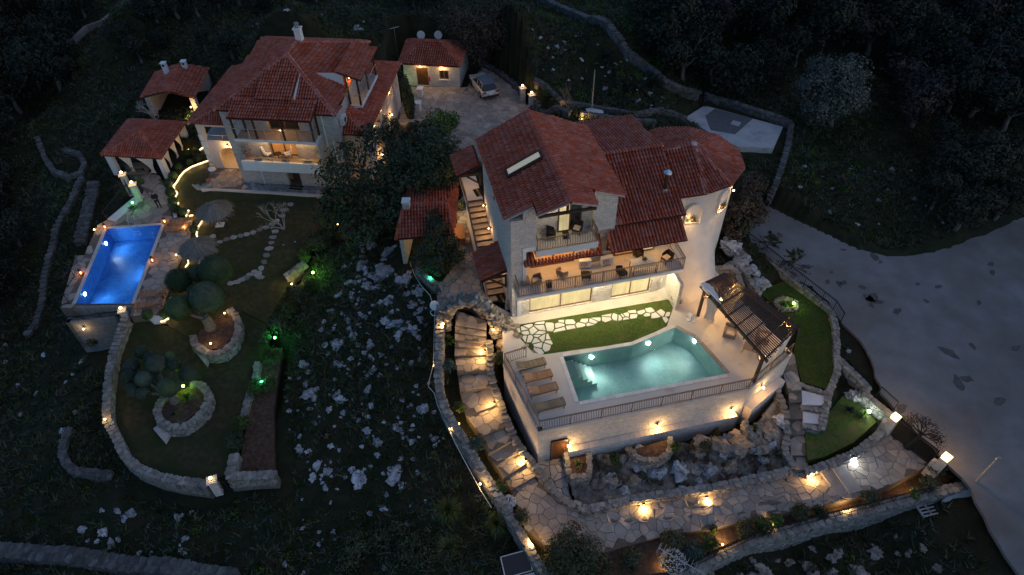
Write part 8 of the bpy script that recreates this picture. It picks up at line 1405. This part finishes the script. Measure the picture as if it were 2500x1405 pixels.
for x, y, z, r, lab in ((1243,1226,-3.7,.42,'white flowering cushion beside the lower stair'),(1643,1372,-4.3,.75,'white flowering shrub lit warm from below at the bottom')):
    t = shrub(lab, x, y, z, r, 'leaf_olive', 700, 5, None, 'flowering_shrub'); fl_2 = MB(); q = random.Random(int(x))
    for _ in range(260): a, b = q.uniform(0,6.283), math.acos(q.uniform(-.1,1)); c = Vector((math.sin(b)*math.cos(a), math.sin(b)*math.sin(a), math.cos(b)*.9))*r*q.uniform(.9,1.05)+Vector((0,0,r*.75)); fl_2.obox(c, (.05,.05,.03), q.uniform(0,3))
    obj('blossom', fl_2, M['flower'], t, kind='stuff')
tree('grey green olive at the bottom edge beside the lower path', P(1400,1395,-5.0), bl((1400,1310,-2.6,1.0),(1370,1345,-2.9,1.1),(1440,1350,-3.0,1.1),(1400,1375,-3.1,1.2),(1345,1390,-3.6,1.0),(1460,1395,-3.6,1.0)), 7000, .085, 'leaf_olive', .16, 61, inner=.35)
tree('scrubby olive bush at the bottom, below the rocks', P(900,1360,-6.8), bl((870,1330,-5.6,1.1),(930,1310,-5.4,1.0),(990,1350,-5.5,1.1),(850,1380,-6.0,1.1),(960,1390,-5.9,1.2)), 4600, .09, 'leaf_olive', .12, 62, inner=.3); tree('scrubby olive bush at the bottom, left of the fountain grasses', P(1010,1330,-6.2), bl((1010,1340,-5.2,1.0),(1040,1375,-5.4,1.0),(975,1290,-5.2,.8)), 2600, .09, 'leaf_olive', .1, 63, inner=.3)
tree('large grey leaved olive catching the dusk light beyond the concrete yard', P(2030,300,-.2), bl((2035,190,4.4,2.2),(2080,175,4.6,1.9),(1985,215,3.6,1.9),(2050,245,3.0,2.2),(2000,270,2.2,1.7),(2090,225,3.4,1.5),(2000,165,4.8,1.3)), 9500, .14, 'leaf_grey', .25, 64, inner=.35)
# dark woods: every tree a thing
proto = []
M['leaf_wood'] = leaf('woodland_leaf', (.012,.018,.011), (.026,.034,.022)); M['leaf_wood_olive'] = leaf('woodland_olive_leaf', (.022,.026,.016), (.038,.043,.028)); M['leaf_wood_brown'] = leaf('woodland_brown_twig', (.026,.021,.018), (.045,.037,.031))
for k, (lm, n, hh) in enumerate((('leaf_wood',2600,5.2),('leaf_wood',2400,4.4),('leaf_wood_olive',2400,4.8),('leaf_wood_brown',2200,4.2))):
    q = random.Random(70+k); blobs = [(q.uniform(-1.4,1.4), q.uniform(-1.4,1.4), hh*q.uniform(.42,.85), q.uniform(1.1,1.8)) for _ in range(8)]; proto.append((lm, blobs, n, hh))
WOOD = {}
def wood_tree(px, py, k, s, lab, grp):
    p = G(px, py); lm, blobs, n, hh = proto[k]
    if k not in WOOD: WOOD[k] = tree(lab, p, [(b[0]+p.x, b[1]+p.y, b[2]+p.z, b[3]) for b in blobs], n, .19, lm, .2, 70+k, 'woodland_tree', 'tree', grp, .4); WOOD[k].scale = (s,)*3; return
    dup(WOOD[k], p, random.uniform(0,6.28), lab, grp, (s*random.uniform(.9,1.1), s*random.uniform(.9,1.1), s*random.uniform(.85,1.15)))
WLAB = ['broad dark evergreen','low dark evergreen','olive toned tree','brown leafless looking tree']
q = random.Random(90); pts_ = []
def scatter(poly, n, dmin, ks, smin=.8, smax=1.3, where='in the dark wood beyond the concrete yard'):
    xs = [p[0] for p in poly]; ys = [p[1] for p in poly]; got = 0; tries = 0
    while got < n and tries < n*40:
        tries += 1; x, y = q.uniform(min(xs), max(xs)), q.uniform(min(ys), max(ys))
        if not inpoly([x], [y], poly)[0] or any((x-a)**2+(y-b)**2 < dmin**2 for a, b in pts_): continue
        pts_.append((x, y)); k = q.choice(ks); wood_tree(x, y, k, q.uniform(smin, smax), WLAB[k]+' '+where, 'trees '+where); got += 1
scatter([(1590,40),(1560,0),(1750,-40),(2560,-60),(2560,330),(2380,330),(2200,330),(2140,180),(1960,150),(1900,250),(1720,235),(1640,195)], 56, 52, [0,1,0,2,3,0], .9, 1.45)
scatter([(-60,20),(-40,-40),(250,-30),(210,70),(170,120),(150,230),(60,330),(-60,420)], 26, 45, [0,2,0,1], .8, 1.3, 'on the dark upper left hill'); scatter([(340,-40),(1150,-60),(1080,20),(900,20),(700,10),(560,60),(380,60)], 24, 48, [0,1,3,2], .6, 1.0, 'on the hill behind the far house'); scatter([(-40,460),(60,460),(70,640),(20,760),(-50,800)], 9, 50, [1,0,2], .6, .9, 'beyond the old terrace wall at the left edge'); scatter([(2280,400),(2430,420),(2440,560),(2320,580),(2250,500)], 9, 44, [0,2,1], .7, 1.0, 'beside the bend of the pale road')
scatter([(230,90),(540,80),(600,160),(540,140),(420,140),(300,180)], 9, 60, [1,2], .45, .7, 'on the slope above the outdoor kitchen'); scatter([(1480,150),(1600,200),(1640,260),(1500,240)], 3, 50, [1], .3, .45, 'on the grassy slope behind the villa')
# rocks
def rock_mesh(seed):
    bm = bmesh.new(); bmesh.ops.create_icosphere(bm, subdivisions=3, radius=.5); o = Vector((seed*7.3, seed*3.1, 0))
    for v in bm.verts:
        d = v.co.normalized(); k = .5+.34*(mnoise.noise(d*1.5+o))+.20*abs(mnoise.noise(d*3.4+o))+.10*mnoise.noise(d*8+o); v.co = d*k*Vector((1,1,1)).length/1.732
        v.co.z *= .8
        c = mnoise.cell(d*2.6+o); v.co *= 1+.16*(c-.3)
    me = bpy.data.meshes.new('rock'); bm.to_mesh(me); bm.free(); return me
ROCKS = [rock_mesh(k) for k in range(9)]; ROCKT = []
for me in ROCKS: me.materials.append(M['rock']); m2 = me.copy(); m2.materials.clear(); m2.materials.append(M['rock_tan']); ROCKT.append(m2)
q = random.Random(5)
SMALL = {}
def rock(px, py, s, lab, grp, tan=False, snap=True, z=0, sc=None, lift=.12):
    p = (RB(px, py) if grp == 'rocks under the pool wall' else G(px, py)) if snap else P(px, py, z); me = (ROCKT if tan else ROCKS)[q.randrange(9)]
    if grp and s < .40:                                            # pebbly rubble: joined, nobody would count it
        v = np.array([w.co[:] for w in me.vertices]); a = q.uniform(0,6.28); v = v*np.array([s*q.uniform(.8,1.4), s*q.uniform(.7,1.1), s*q.uniform(.55,1)]); v = np.stack([v[:,0]*math.cos(a)-v[:,1]*math.sin(a)+p.x, v[:,0]*math.sin(a)+v[:,1]*math.cos(a)+p.y, v[:,2]+p.z+s*(lift-.2)], 1); SMALL.setdefault(tan, MB()).add(v, [tuple(f.vertices) for f in me.polygons]); return
    o = link('rock', me); o.location = (p.x, p.y, p.z+s*(lift-.2)); o.rotation_euler = (q.uniform(-.5,.5), q.uniform(-.5,.5), q.uniform(0,6.28)); o.scale = sc or (s*q.uniform(.8,1.4), s*q.uniform(.7,1.1), s*q.uniform(.55,1.0)); tag(o, lab, 'rock', grp)
BIG = [(940,672,2.3,'broad pale boulder slab, largest on the slope below the kiosk'),(985,690,1.9,'pale boulder touching the broad slab, towards the stair wall'),(1020,715,1.3,'boulder standing alone beside the cable'),(945,780,1.5,'cracked pale boulder in the middle of the slope, left half'),(970,790,1.2,'cracked pale boulder in the middle of the slope, right half'),(975,815,1.0,'small boulder under the cracked pair'),(950,735,1.4,'boulder below the broad slab'),(1010,745,1.1,'pale boulder near the white satellite dish'),(830,840,1.2,'pitted boulder on the left of the slope'),(830,890,1.0,'low pale rock beneath the pitted boulder'),(865,820,1.1,'pointed rock in the centre of the slope'),(905,845,1.0,'rounded pale rock near the slope centre'),(740,890,1.1,'flat rock by the garden walk fence'),(760,960,1.5,'big angular rock near the garden walk'),(835,975,1.2,'pale rock in the lower slope beside the angular one'),(1030,1000,1.3,'grey rock beside the outside of the stair wall'),(880,1165,1.4,'angular pinkish block in the lower slope'),(965,1160,1.5,'round topped block to the right of the pinkish one'),(900,1050,1.0,'stack of pale stones on the lower slope'),(920,1080,1.0,'oval stone in the lower slope'),(870,600,1.3,'pale rock under the kiosk trees'),(905,600,1.2,'pale rock nearest the kiosk corner'),(945,620,1.4,'jagged rock just below the kiosk'),(985,600,1.0,'rock at the kiosk wall foot'),(880,650,1.2,'jagged rock between the lime lamp and the slab'),(855,690,1.0,'low pale rock left of the broad slab'),(900,700,1.3,'rock wedged under the broad slab')]
for x, y, s, lab in BIG: rock(x, y, s*.66, lab, 'boulders on the rocky slope')
RL = 'pale limestone rock jutting from the dark scrub of the slope'; RG = 'limestone rocks on the slopes'
def rocks(poly, n, s0, s1, tan=False, lab=RL, grp=RG, lift=.1):
    xs = [p[0] for p in poly]; ys = [p[1] for p in poly]; k = 0; tries = 0
    while k < n and tries < n*30:
        tries += 1; x, y = q.uniform(min(xs), max(xs)), q.uniform(min(ys), max(ys))
        if not inpoly([x], [y], poly)[0]: continue
        p = G(x, y)
        if not free(p.x, p.y): continue
        rock(x, y, .60*(s0+(s1-s0)*q.random()**1.8), lab, grp, tan, lift=lift); k += 1
rocks([(860,560),(1000,620),(1040,760),(1040,900),(960,900),(800,930),(780,800),(830,700)], 170, .3, 1.0, lab='pale limestone rock on the slope between kiosk and lime lamp'); rocks([(700,900),(1050,900),(1090,1080),(1000,1200),(760,1200),(700,1050)], 110, .25, .9, lab='pale limestone rock in the dark scrub left of the curving stair'); rocks([(700,1200),(1150,1200),(1060,1405),(650,1405)], 26, .25, .7, lab='pale limestone rock near the bottom scrub bushes'); rocks([(1260,20),(1480,90),(1530,150),(1500,230),(1300,200),(1240,120)], 26, .25, .9, lab='pale rock on the grassy slope above the yard')
rocks([(1460,160),(1530,130),(1620,220),(1700,280),(1560,270),(1470,220)], 34, .25, .8, lab='pale rock in the stony bank by the long hillside wall'); rocks([(1920,380),(2300,400),(2420,480),(2300,560),(2060,550),(1930,500)], 34, .25, .8, lab='pale rock on the dark slope above the road'); rocks([(600,20),(980,40),(980,110),(600,100)], 16, .4, 1.2, lab='pale rock on the hill behind the far house'); rocks([(80,1240),(480,1240),(480,1360),(100,1350)], 26, .4, 1.2, lab='pale rock above the wide boundary wall at the bottom left'); rocks([(0,760),(160,820),(260,960),(150,1100),(0,1000)], 12, .4, 1.0, lab='pale rock on the dark slope at the left edge'); rocks([(2090,860),(2140,900),(2180,980),(2130,950),(2060,850)], 14, .3, .7, lift=.2)
rocks([(1560,1400),(1900,1350),(2250,1300),(2320,1405),(1560,1430)], 34, .5, 1.6, True, 'brown grey rock outcrop on the slope below the boundary wall', 'rock outcrops below the boundary wall')
RT = 'tan weathered rock in the bed under the pool wall'; RTG = 'rocks under the pool wall'
for _ in range(58):
    x = q.uniform(1450,1900); y = q.uniform(1085,1215)-.12*(x-1600); rock(x, y, q.uniform(.25,.8), RT, RTG, q.random() < .65, lift=.15)
for x, y, s in ((1720,1080,1.4),(1760,1090,1.5),(1700,1105,1.2),(1800,1085,1.6),(1840,1075,1.4),(1660,1150,1.5),(1690,1145,1.1),(1730,1150,1.2),(1880,1060,1.5),(1900,1030,1.3),(1860,1100,1.3),(1500,1180,1.3),(1550,1175,1.2),(1460,1180,1.1),(1600,1155,1.2),(1780,1140,1.1)): rock(x, y, s*.8, RT, RTG, q.random() < .6, lift=.25)
for x, y, s, z in ((1232,790,1.2,-.1),(1248,800,1.2,-.1),(1262,818,1.2,-.2),(1276,836,1.2,-.2),(1290,852,1.1,-.2),(1240,815,1.3,-.6),(1255,835,1.2,-.7),(1272,855,1.1,-.7),(1225,780,1.0,.1),(1250,860,1.0,-1.0),(1232,835,.9,-1.0)): rock(x, y, s*1.25, 'tan boulder stacked along the edge between the arch and the sun loungers', 'boulders between the arch and the lawn', True, False, z, lift=0)
for k in range(15):
    a = R_(k*24); p = P(1920,745,-2.58)+Vector((.75*math.cos(a), .6*math.sin(a), .08)); o = link('rock', ROCKT[k % 9]); o.location = p; o.scale = (.42,.36,.34); o.rotation_euler = (0,0,k); tag(o, 'rounded stone in the ring round the lit plant on the side lawn', 'rock', 'ring of stones on the side lawn')
for k in range(11):
    a = R_(k*33); p = P(702,590,-2.45)+Vector((.9*math.cos(a), .7*math.sin(a), .1)); o = link('rock', ROCKS[k % 9]); o.location = p; o.scale = (.5,.4,.4); o.rotation_euler = (0,0,k); tag(o, 'grey stone in the ring at the foot of the bare tree', 'rock', 'ring of stones under the bare tree')
for x, y, s, z, lab in ((1800,650,1.5,-.9,'grey boulder at the foot of the tower'),(1790,600,1.6,-.7,'tall grey boulder between the tower and the iron fence'),(1812,628,1.3,-1.2,'jagged boulder beside the tower bed'),(1835,660,1.2,-1.6,'boulder above the side lawn'),(1855,690,1.1,-2.1,'low boulder at the upper end of the side lawn'),(2085,965,.9,-3.0,'rough pale rock beside the dark agave'),(2060,1210-20,.5,-3.8,'pale boulder on the edge of the planted bed'),(2330,1275,1.5,-5.0,'pale grey boulder below the concrete buttress'),(2440,1330,1.8,-4.4,'wide pale slab of rock at the right bottom corner')): rock(x, y, s, lab, None, False, False, z, lift=.1)
for tan, mb in SMALL.items(): o = obj('rock_rubble', mb, M['rock_tan' if tan else 'rock'], None, kind='stuff')
# ground cover
def tufts(name, n, mt, h0, h1, w, seed, blades=5, lean=.5, mask=None):
    r = np.random.default_rng(seed); x = r.uniform(-58,50,n*3); y = r.uniform(10,98,n*3); i = np.clip(np.searchsorted(GX, x)-1, 0, len(GX)-2); j = np.clip(np.searchsorted(GY, y)-1, 0, len(GY)-2); ok = (GR[j,i] > .9) & (GR[j+1,i+1] > .9) & (GR[j,i+1] > .9) & (GR[j+1,i] > .9)
    dens = fbm(x, y, .22, 3, seed+5)+.5; ok &= r.random(n*3) < np.clip((dens-.28)*2.4, .04, 1); x, y, i, j = x[ok][:n], y[ok][:n], i[ok][:n], j[ok][:n]
    fx_ = (x-GX[i])/(GX[i+1]-GX[i]); gy_ = (y-GY[j])/(GY[j+1]-GY[j]); z = (GZ[j,i]*(1-fx_)+GZ[j,i+1]*fx_)*(1-gy_)+(GZ[j+1,i]*(1-fx_)+GZ[j+1,i+1]*fx_)*gy_; m = len(x); c = np.stack([x, y, z-.03], 1).repeat(blades, 0); k = m*blades
    a = r.uniform(0, 6.283, k); L = r.uniform(h0, h1, k); le = r.uniform(.1, lean, k)*2; c[:, :2] += r.normal(size=(k, 2))*.07; s = np.stack([-np.sin(a), np.cos(a), np.zeros(k)], 1)*w*r.uniform(.6,1.4,k)[:, None]; e = c+np.stack([np.cos(a)*le, np.sin(a)*le, np.ones(k)], 1)*L[:, None]; V = np.stack([c-s, c+s, e], 1).reshape(-1, 3); me = npmesh(name, V, np.arange(3*k).reshape(k, 3), M[mt]); o = link(name, me); o['kind'] = 'stuff'
tufts('wild_grass', 38000, 'grass', .12, .38, .035, 1, 5); tufts('dry_grass', 15000, 'straw', .12, .4, .03, 2, 5); tufts('low_scrub', 20000, 'leaf_olive', .12, .42, .07, 3, 7, 1.0); tufts('weeds', 9000, 'leaf_teal', .06, .25, .06, 4, 6, 1.4)
def undergrowth(name, n, mt, seed, r0=.25, r1=.75, per=70, size=.10, box=(-58,50,10,98)):
    """low bushes and weeds that merge into one cover on the slopes"""
    r = np.random.default_rng(seed); B = []; t = 0
    while len(B) < n and t < n*40:
        t += 1; x, y = r.uniform(box[0], box[1]), r.uniform(box[2], box[3])
        if free(x, y) and fbm(np.array([x]), np.array([y]), .12, 3, seed)[0] > -.06: rr = r0+(r1-r0)*r.random()**2; B.append((x, y, ground(x, y)+rr*.25, rr))
    V, F_ = leaf_cloud(B, n*per, size, seed, .35, .75, .5); o = link(name, npmesh(name, V, F_, M[mt])); o['kind'] = 'stuff'
M['leaf_scrub'] = leaf('scrub_leaf', (.030,.050,.014), (.068,.092,.028)); M['leaf_fresh'] = leaf('spring_weed_leaf', (.040,.072,.012), (.085,.125,.026))
undergrowth('undergrowth', 620, 'leaf_scrub', 31); undergrowth('dry_undergrowth', 300, 'leaf_brown', 33, .2, .6); undergrowth('fresh_weeds', 330, 'leaf_fresh', 35, .15, .45, 60, .08); undergrowth('fresh_weeds', 260, 'leaf_fresh', 36, .2, .55, 60, .09, (1, 16, 60, 92)); undergrowth('fresh_weeds', 90, 'leaf_fresh', 37, .2, .5, 60, .09, (22, 45, 48, 64))
def bank_plants(n, mt, seed):
    r = np.random.default_rng(seed); B = []
    for _ in range(n): p = RB(r.uniform(1430,1900), r.uniform(1075,1200)); B.append((p.x, p.y, p.z+.15, r.uniform(.12,.38)))
    V, F_ = leaf_cloud([b for b in B if inpoly([b[0]], [b[1]], _rp)[0]], n*70, .06, seed, .3, .9); o = link('bank_plants', npmesh('bank_plants', V, F_, M[mt])); o['kind'] = 'stuff'
bank_plants(46, 'leaf_olive', 51); bank_plants(26, 'leaf_brown', 52)
def blades(name, poly, n, mt, zf, h=.05, seed=1):
    r = np.random.default_rng(seed); xs = [p[0] for p in poly]; ys = [p[1] for p in poly]; x = r.uniform(min(xs), max(xs), n*2); y = r.uniform(min(ys), max(ys), n*2); ok = inpoly(x, y, poly); x, y = x[ok][:n], y[ok][:n]; k = len(x); c = np.stack([x, y, np.full(k, zf)], 1); a = r.uniform(0, 6.283, k); s = np.stack([-np.sin(a), np.cos(a), np.zeros(k)], 1)*.014; e = c+np.stack([np.cos(a)*.6, np.sin(a)*.6, np.ones(k)], 1)*(h*r.uniform(.6,1.5,k))[:, None]; me = npmesh(name, np.stack([c-s, c+s, e], 1).reshape(-1, 3), np.arange(3*k).reshape(k, 3), M[mt]); o = link(name, me); o['kind'] = 'stuff'
M['lawnblade'] = leaf('lawn_blade', (.05,.095,.016), (.095,.15,.03), .3); blades('lawn_grass', [(p.x, p.y) for p in lawn_px], 26000, 'lawnblade', -.025, .03); blades('side_lawn_grass', [(p.x, p.y) for p in RLAWN], 16000, 'lawnblade', -2.6, .06, 2)
